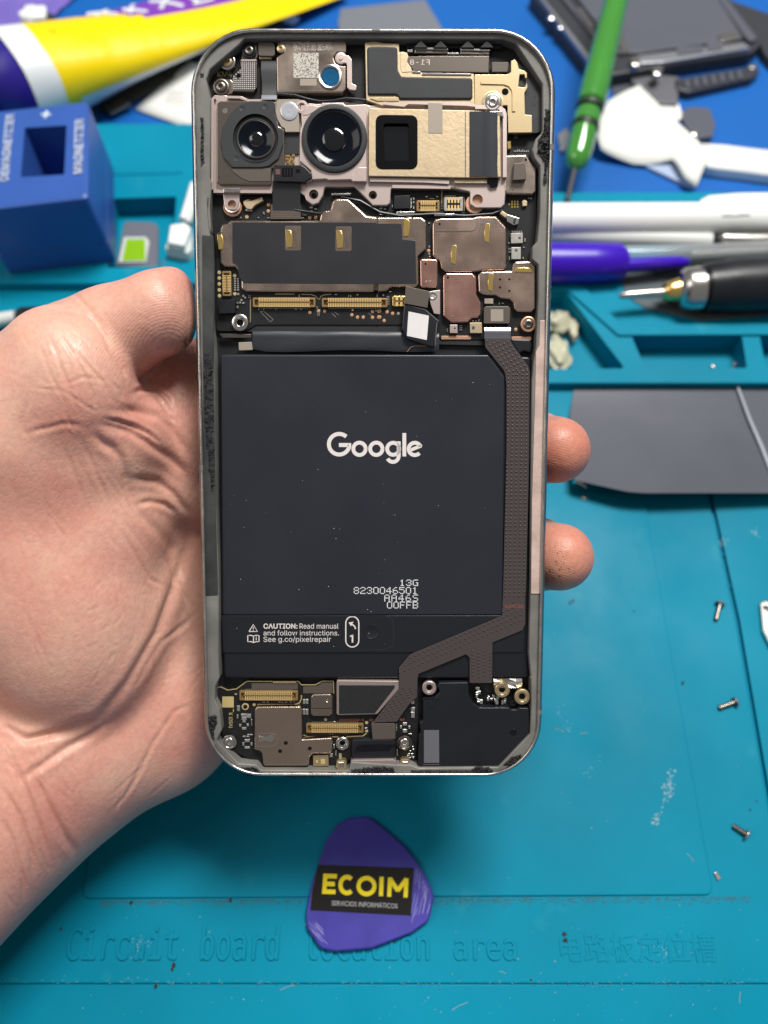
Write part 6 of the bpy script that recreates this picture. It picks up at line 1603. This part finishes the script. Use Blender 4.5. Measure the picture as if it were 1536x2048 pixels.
tag(slab("grey_card", "676,46 681,17 850,-2 882,52 905,110 690,120", BZ0 + .02, BZ0 + 1.2, "grey_card", None, .6, .3), "plain grey card peeking out above the phone's top edge", "card")
b = MB(); c0 = gpt(580, 38, BZ0 + 2); bmesh.ops.create_icosphere(b.bm, subdivisions=2, radius=1.0)
for v in b.bm.verts: v.co = Vector((v.co.x * 4.5, v.co.y * 3 * (1 + .2 * math.sin(v.co.x * 6)), v.co.z * 1.8)) + c0
tag(b.done("white_scrap", "cotton", smooth=80), "small white scrap just above the phone's top edge", "scrap")

# ---- taken-apart dark phone at the far right
mat('slab_dark', (0.035, 0.037, 0.045), 0.4, bump=(300, .2, .1)); mat('slab_grey', (0.095, 0.10, 0.125), 0.32, bump=(200, .15, .1), rvary=(60, .06))
oldp = top("dismantled_phone", "dark dismantled phone chassis with grey screen plate at the far right corner", "phone chassis", "K 900,250", BZ0)
def osl(n, s, z0, z1, m, r=.8, be=.3, reg='K'): return put(slab(n, s, BZ0 + z0, BZ0 + z1, m, None, r, be, reg=reg), oldp)
osl("chassis", "K 20,-60 K 420,420 K 560,470 K 960,405 K 1440,330 K 1500,270 K 1440,190 K 1240,-60", .02, 6.5, "slab_dark", 2.5, .8)
osl("screen_plate", "K 300,-60 K 590,330 K 760,330 K 1380,240 K 1190,-60", 6.4, 8.0, "slab_grey", 1.0, .3)
osl("side_rail", "K 60,-60 K 80,-60 K 450,400 K 420,410", 6.3, 8.2, "alloy", .4, .3); osl("side_rail", "K 200,-60 K 225,-60 K 470,240 K 455,255", 6.3, 8.0, "slab_grey", .4, .3); osl("side_rail", "K 1190,-60 K 1240,-60 K 1470,240 K 1430,260 K 1390,225", 6.3, 8.6, "slab_grey", .4, .4)
osl("lower_bar", "K 700,350 K 1380,265 K 1430,300 K 880,390 K 720,400", 6.3, 8.4, "alloy", .8, .4)
for s in ("K 960,300 K 1125,285 K 1130,325 K 965,345", "K 1150,270 K 1240,262 K 1250,310 K 1155,320"): osl("bar_window", s, 8.3, 8.8, "slab_grey", .3, .2)
for s in ("K 1225,210 K 1330,195 K 1375,235 K 1240,262", "K 585,250 K 620,235 K 660,310 K 620,330", "K 665,370 K 700,345 K 735,370 K 720,410 K 680,410", "K 805,430 K 850,410 K 880,430 K 850,470 K 815,465", "K 325,50 K 355,40 K 440,160 K 420,175"): osl("metal_clip", s, 6.4, 9.2, "steel", .5, .4)
for x, y in ((165, 118), (226, 176), (800, 388)):
    c = gpt(1050 + x / 3.16, y / 3.16, BZ0 + 6.5); b = MB(); b.lathe(c.x, c.y, [(1.9, BZ0 + 6.4), (1.8, BZ0 + 7.4), (1.2, BZ0 + 7.7), (.8, BZ0 + 7.2), (0, BZ0 + 7.2)], 16); put(b.done("screw", "steel"), oldp)
sp = top("dark_speaker_bar", "black ribbed bar lying in front of the dismantled phone", "phone part", "K 1200,470", BZ0)
put(slab("bar_body", "K 950,500 K 1400,425 K 1465,395 K 1485,450 K 1440,490 K 1040,580 K 960,560", BZ0 + .02, BZ0 + 4, "slab_dark", None, .8, .5, reg='K'), sp)
for k in range(7): put(slab("rib", f"K {1010 + k * 55},{505 - k * 10} K {1035 + k * 55},{500 - k * 10} K {1045 + k * 55},{550 - k * 10} K {1020 + k * 55},{556 - k * 10}", BZ0 + 3.9, BZ0 + 4.8, "slab_grey", None, .3, .2, reg='K'), sp)
c = gpt(1050 + 1430 / 3.16, 435 / 3.16, BZ0 + 4); b = MB(); b.lathe(c.x, c.y, [(2, BZ0 + 4), (1.8, BZ0 + 5), (1, BZ0 + 5.2), (.6, BZ0 + 4.6), (0, BZ0 + 4.6)], 16); put(b.done("screw", "steel"), sp)
tag(slab("second_dark_slab", "K 1210,-60 K 1330,10 K 1536,80 K 1600,100 K 1600,420 K 1510,330 K 1470,240", BZ0 + .02, BZ0 + 4.5, "slab_dark", None, 2, .6, reg='K'), "plain dark grey slab at the far right edge behind the dismantled phone", "phone part")
fx = top("flex_connectors", "folded grey flex connector under the white brush", "flex connector", "K 860,560", BZ0)
put(slab("flex_plate", "K 660,470 K 700,455 K 975,485 K 965,655 K 800,645 K 760,560 K 680,520", BZ0 + .5, BZ0 + 3.0, "label_grey", None, .6, .3, reg='K'), fx); put(slab("flex_tail", "K 540,480 K 665,490 K 700,600 K 560,610", BZ0 + .02, BZ0 + 1.0, "grey_film", None, .5, .2, reg='K'), fx); put(slab("flex_tail", "K 830,650 K 975,655 K 1000,740 K 960,765 K 880,720", BZ0 + .02, BZ0 + 1.5, "paper", None, .5, .2, reg='K'), fx)
cmod = top("camera_module", "small dark grey camera module lying right of the white brush", "camera module", "K 1100,780", BZ0)
put(slab("module_body", "K 1000,690 K 1050,670 K 1170,680 K 1205,780 K 1190,860 K 1080,870 K 1010,790", BZ0 + .02, BZ0 + 3.5, "slab_grey", None, 1.0, .5, reg='K'), cmod)
c = gpt(1050 + 1070 / 3.16, 845 / 3.16, BZ0 + 3.5); b = MB(); b.lathe(c.x, c.y, [(1.6, BZ0 + 2.5), (1.5, BZ0 + 4), (.9, BZ0 + 4.2), (.5, BZ0 + 3.8), (0, BZ0 + 3.8)], 16); put(b.done("lens_eye", "steel"), cmod)
tag(slab("grey_scrap", "K 205,850 K 265,800 K 290,860 K 275,940 K 225,950", BZ0 + .02, BZ0 + 2.0, "alloy", None, .6, .4, reg='K'), "small grey metal scrap between the phone and the green screwdriver", "scrap")

# ---- white brush / spatula wrapped in paper
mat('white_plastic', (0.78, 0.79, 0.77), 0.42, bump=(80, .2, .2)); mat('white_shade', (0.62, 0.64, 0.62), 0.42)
ws = top("white_spatula", "white spatula with a broad crumpled paper blade and straight handle", "spatula", "K 800,850", BZ0)
b = MB(); rows = []
edge_t = px("K 455,860 K 490,700 K 525,640 K 620,585 K 720,540 K 800,620 K 900,720 K 1000,810 K 1090,890 K 1160,990")
edge_b = px("K 480,950 K 520,975 K 600,1010 K 680,1040 K 760,1045 K 850,1030 K 930,1010 K 960,1040 K 1010,1130 K 1080,1190")
for j in range(6):
    f = j / 5
    rows.append([gpt(t[0] + (c[0] - t[0]) * f, t[1] + (c[1] - t[1]) * f, BZ0 + 3 + 4 * math.sin(i * .8 + f * 2) * .4 + 4 * (1 - f)) for i, (t, c) in enumerate(zip(edge_t, edge_b))])
b.sheet(rows); o = put(b.done("paper_blade", "paper", smooth=80), ws); sm = o.modifiers.new('t', 'SOLIDIFY'); sm.thickness = .0004
mat('paper_shaded', (0.34, 0.42, 0.58), .6)  # paper with the shade of the blade's underside put into its colour
put(slab("blade_underside", "K 760,1045 K 940,1005 K 1075,1185 K 960,1140", BZ0 + .3, BZ0 + 1.6, "paper_shaded", None, .4, .2, reg='K'), ws)
put(slab("handle", "K 1070,895 K 1260,905 K 1420,925 K 1700,955 K 1700,1120 K 1400,1080 K 1150,1050", BZ0 + .4, BZ0 + 5, "white_plastic", None, 1.5, 1.5, reg='K', seg=4), ws)
# ---- green screwdriver
mat('green_clear', (0.09, 0.42, 0.06), 0.12, trans=.45, coat=.6, ior=1.5); mat('ring_black', (0.02, 0.03, 0.02), .4); mat('green_deep', (0.02, 0.22, 0.03), .2)
sd = top("screwdriver", "translucent green screwdriver leaning across the bench with two black rings", "screwdriver", "1133,402", TZ)
def sdp(x, y, z): return gpt(x, y, z)
T0 = sdp(1134, 402, TZ + .9); T1 = sdp(1150, 336, 8); T9 = sdp(1262, -120, 34)
dsd = (T9 - T1); L_sd = dsd.length; dn = dsd.normalized()
def prof_tube(name, m, prof, n=26):
    b = MB(); b.tube([T1 + dn * d for d, r in prof], [r for d, r in prof], n); return put(b.done(name, m, smooth=40), sd)
prof_tube("handle", "green_clear", [(-.6, 1.2), (.2, 2.6), (2.0, 4.2), (5, 4.9), (17, 5.2), (17.5, 4.4), (19.5, 4.4), (20, 5.3), (25, 5.4), (26, 4.6), (29, 4.6), (30, 5.6), (37, 5.8), (45, 5.5), (80, 5.0), (L_sd, 4.3)])
for d in (18.3, 27.4): prof_tube("grip_ring", "ring_black", [(d - 1.3, 4.6), (d - .8, 5.6), (d + .8, 5.6), (d + 1.3, 4.6)])
b = MB(); b.tube([T0, T1 + dn * 6], [1.0, 1.15], 14); put(b.done("shaft", "strap"), sd)

# ---- pens and tools in the tray
def rod(root, name, m, pts, radii, n=24, flat=1.0):
    b = MB(); b.tube(pts, radii, n, flat=flat); return put(b.done(name, m, smooth=40), root)
wp_ = top("white_stylus", "thick white pen lying across the tray, the largest of the white pens", "pen", "1300,432", TZ)
y_ = TZ + 7
rod(wp_, "barrel", "white_plastic", [gpt(980, 440, y_), gpt(1000, 440, y_), gpt(1300, 440, y_), gpt(1620, 438, y_)], [5.0, 5.9, 6.1, 6.1])
rod(wp_, "clip", "white_plastic", [gpt(1402, 408, y_ + 3.5), gpt(1420, 402, y_ + 4.5), gpt(1480, 398, y_ + 5), gpt(1640, 396, y_ + 5)], [1.6, 2.4, 2.6, 2.6], 14, .6)
b = MB(); q = [gm(x, y, y_ + 6.9) for x, y in ((1444, 433), (1456, 432), (1470, 433), (1482, 431), (1500, 431))]
b.tube([Vector(v) for v in q], [.35, .5, .35, .5, .4], 6, flat=.5); put(b.done("worn_print", "label_grey", kind="stuff"), wp_)
w2 = top("white_pen", "slim white pen with a metal clip in front of the thick white pen", "pen", "1250,480", TZ)
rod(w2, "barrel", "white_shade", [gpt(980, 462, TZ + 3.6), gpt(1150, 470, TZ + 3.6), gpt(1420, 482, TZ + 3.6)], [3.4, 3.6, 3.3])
rod(w2, "metal_cap", "steel", [gpt(1432, 482, TZ + 3.6), gpt(1440, 481, TZ + 3.6), gpt(1500, 484, TZ + 3.6), gpt(1640, 480, TZ + 3.6)], [2.2, 3.6, 3.8, 3.8])
rod(w2, "joint", "black_plastic", [gpt(1412, 481, TZ + 3.6), gpt(1434, 482, TZ + 3.6)], [2.6, 2.4])
mat('clear_pen', (0.80, 0.84, 0.86), 0.12, trans=.75, ior=1.35, coat=.4); mat('cap_purple', (0.040, 0.004, 0.42), 0.32); mat('clear_film', (0.75, 0.85, 0.88), 0.2, trans=.85, ior=1.2)
cp_ = top("ballpoint_pen", "clear ballpoint pen with a bright purple cap and long clip", "pen", "1230,520", TZ)
rod(cp_, "barrel", "clear_pen", [gpt(1180, 512, TZ + 4.2), gpt(1380, 510, TZ + 4.2), gpt(1640, 497, TZ + 4.2)], [3.5, 3.7, 3.7])
rod(cp_, "refill", "steel", [gpt(1380, 510, TZ + 4.2), gpt(1640, 497, TZ + 4.2)], [1.2, 1.2])
rod(cp_, "cap", "cap_purple", [gpt(960, 527, TZ + 6), gpt(1000, 527, TZ + 6), gpt(1180, 526, TZ + 5.8), gpt(1238, 524, TZ + 5.6), gpt(1248, 523, TZ + 5.5)], [6.5, 7.4, 7.0, 6.6, 5.0])
rod(cp_, "cap_clip", "cap_purple", [gpt(1230, 532, TZ + 7), gpt(1290, 528, TZ + 6.5), gpt(1360, 525, TZ + 5.5), gpt(1376, 524, TZ + 5)], [2.6, 2.4, 2.2, 1.2], 16)
tag(slab("clear_wrapper", "1245,545 1262,541 1560,520 1560,630 1400,640 1290,615 1250,590", TZ + .02, TZ + .45, "clear_film", None, .8, .1), "crumpled clear plastic wrapper under the metal tipped tool", "wrapper")
kn = top("precision_knife", "black handled precision tool with steel collar, brass ferrule and fine tip", "precision tool", "1400,580", TZ)
def kp(x, y): return gpt(x, y, TZ + 7.5)
rod(kn, "tip", "steel", [kp(1238, 591), kp(1244, 591), kp(1280, 588), kp(1328, 585)], [.7, 1.3, 1.6, 1.7], 16)
rod(kn, "ferrule", "gold", [kp(1326, 583), kp(1331, 583), kp(1342, 582), kp(1356, 580), kp(1360, 580)], [2.2, 3.2, 3.6, 4.2, 3.2], 20)
rod(kn, "collar", "steel", [kp(1354, 581), kp(1360, 581), kp(1372, 579), kp(1396, 577), kp(1402, 576)], [3.6, 6.2, 7.4, 7.7, 6.6], 26)
rod(kn, "handle", "black_plastic", [kp(1400, 577), kp(1406, 576), kp(1470, 572), kp(1700, 560)], [6.8, 8.2, 9.4, 9.8], 30)
rod(kn, "handle_band", "blue_plastic", [kp(1531, 569), kp(1545, 568)], [9.8, 9.9], 30)
scr = top("solder_scrap", "yellowish crumpled clear scraps in the tray pocket beside the phone", "scrap", "1115,650", 0)
mat('scrap_clear', (0.72, 0.70, 0.50), 0.18, trans=.35, ior=1.4, bump=(600, .8, .3))
for i, (x, y, sx, sy, sz) in enumerate(((1112, 648, 5.5, 4.0, 3.0), (1122, 640, 3.5, 3.5, 2.5), (1116, 705, 4.0, 7.0, 2.2), (1147, 660, 1.6, 4.5, 1.6))):
    b = MB(); bmesh.ops.create_icosphere(b.bm, subdivisions=3, radius=1.0); c0 = gpt(x, y, PF + 2.6)
    for v in b.bm.verts:
        k = 1 + .25 * math.sin(v.co.x * 6 + i) * math.sin(v.co.y * 5 + 2 * i) + .15 * math.sin(v.co.z * 8 + i); v.co = Vector((v.co.x * sx * k, v.co.y * sy * k, v.co.z * sz * k)) + c0
    put(b.done("scrap_piece", "scrap_clear", smooth=60), scr)
for x, y, lb_ in ((1426, 733, "tiny metal bead lying alone left of the pair in the long tray pocket"), (1470, 728, "tiny metal bead in the long tray pocket, the farther of the close pair"), (1466, 738, "tiny metal bead in the long tray pocket, the nearer of the close pair")):
    b = MB(); c = gpt(x, y, PF + .3); b.lathe(c.x, c.y, [(.9, PF), (.9, PF + .5), (.6, PF + .9), (0, PF + 1.0)], 10); tag(b.done("solder_bead", "steel"), lb_, "metal bead", "metal beads in the tray pocket")

# ---- grey film sheet right of the phone
gf = top("grey_film", "satin grey plastic film with a chamfered corner and a fold, right of the phone", "film sheet", "1350,870", 0)
b = MB(); rows = []
for j in range(11):
    f = j / 10; row = []
    for i in range(15):
        g = i / 14
        xl_ = 1150 - 12 * math.sin(f * 3.1); yb_ = 986 - (26 * max(0, 1 - g * 4.2)); yt = 769 - 3 * g
        row.append(gpt(xl_ + (1640 - xl_) * g, yt + (yb_ - yt) * f, .4 + 6.5 * f ** 1.5 + 1.0 * math.sin(g * 5) * f))
    rows.append(row)
lower = [[p - Vector((0, 0, .25)) for p in row] for row in rows]
v1 = b.sheet(rows); v2 = b.sheet(lower)
def loop(v): return v[0] + [r_[-1] for r_ in v[1:]] + v[-1][-2::-1] + [r_[0] for r_ in v[-2:0:-1]]
b.skin(loop(v1), loop(v2))
put(b.done("film", "grey_film", smooth=40), gf)
b = MB(); b.tube([gpt(1474, 770, 1.2), gpt(1500, 840, 2.6), gpt(1522, 890, 3.6), gpt(1560, 985, 6)], [.5, .6, .7, .8], 10, flat=.6); put(b.done("fold_ridge", "film_edge"), gf)
b = MB(); b.tube([gpt(1148, 962, 3.0), gpt(1160, 966, 2.0), gpt(1172, 975, .8)], [1.0, .9, .5], 10); tag(b.done("bent_wire", "steel"), "short bent metal wire poking out below the grey film by the fingertip", "wire")
b = MB(); c = gpt(1169, 996, .5); b.lathe(c.x, c.y, [(1.1, 0), (1.0, .5), (.5, .9), (0, .9)], 10); tag(b.done("metal_crumb", "steel"), "small round metal crumb on the mat just below the bent wire", "metal crumb")

# ---- left: chip card, connector, cable end
cc = top("chip_card", "grey chip card with a white framed green window in the left tray pocket", "chip card", "275,480", PF)
mat('green_gel', (0.26, 0.52, 0.0), .15, coat=.8); mat('card_grey', (0.15, 0.155, 0.19), .4)
put(slab("card", "J 905,905 J 925,885 J 1130,895 J 1155,925 J 1150,1225 J 845,1210", PF + .02, PF + 2.0, "card_grey", None, .6, .3, reg='J'), cc)
put(slab("window_frame", "J 905,1000 J 1065,1000 J 1090,1030 J 1065,1185 J 865,1185", PF + 1.9, PF + 2.7, "white_shade", None, .6, .2, reg='J'), cc); put(slab("green_window", "J 925,1015 J 1060,1015 J 1062,1170 J 892,1172", PF + 2.6, PF + 3.0, "green_gel", None, .3, .2, reg='J'), cc)
pc_ = top("plug_connector", "white wired plug connector between the left tray pocket and the phone", "connector", "360,460", TZ)
put(slab("plug_body", "J 1245,910 J 1350,895 J 1395,930 J 1345,1065 J 1225,1040", TZ + .5, TZ + 7, "white_plastic", None, .5, .5, reg='J'), pc_)
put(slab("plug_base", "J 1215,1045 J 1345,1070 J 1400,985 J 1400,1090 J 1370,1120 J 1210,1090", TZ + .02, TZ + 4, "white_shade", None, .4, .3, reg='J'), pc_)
for k in range(4): put(slab("plug_pin", f"J {1228 + k * 34},{1058 + k * 7} J {1246 + k * 34},{1061 + k * 7} J {1244 + k * 34},{1090 + k * 7} J {1226 + k * 34},{1087 + k * 7}", TZ + 3.9, TZ + 4.6, "tin", None, .1, .1, reg='J'), pc_)
rod(pc_, "wire", "white_plastic", [gpt(366, 440, TZ + 4), gpt(378, 405, TZ + 4), gpt(388, 370, TZ + 3)], [1.4, 1.6, 1.6], 12)
rod(pc_, "wire", "white_shade", [gpt(376, 446, TZ + 3), gpt(386, 415, TZ + 3), gpt(398, 380, TZ + 2)], [1.3, 1.5, 1.5], 12)
tag(slab("clear_scrap", "J 1190,1165 J 1260,1150 J 1400,1140 J 1420,1230 J 1180,1215", .6, 1.4, "clear_film", None, .5, .1, reg='J'), "clear plastic scrap just above the thumb tip", "scrap")
ce = top("cable_end", "grey cable with a black connector housing left of the thumb", "cable", "55,625", 0)
put(slab("housing", "M 100,400 M 130,375 M 290,370 M 300,480 M 120,510 M 85,495", .02, 6, "black_plastic", None, .8, .6, reg='M'), ce)
rod(ce, "cable", "white_shade", [gpt(-60, 660, 2.5), gpt(0, 640, 2.8), gpt(32, 634, 3)], [2.6, 2.6, 2.4], 16)
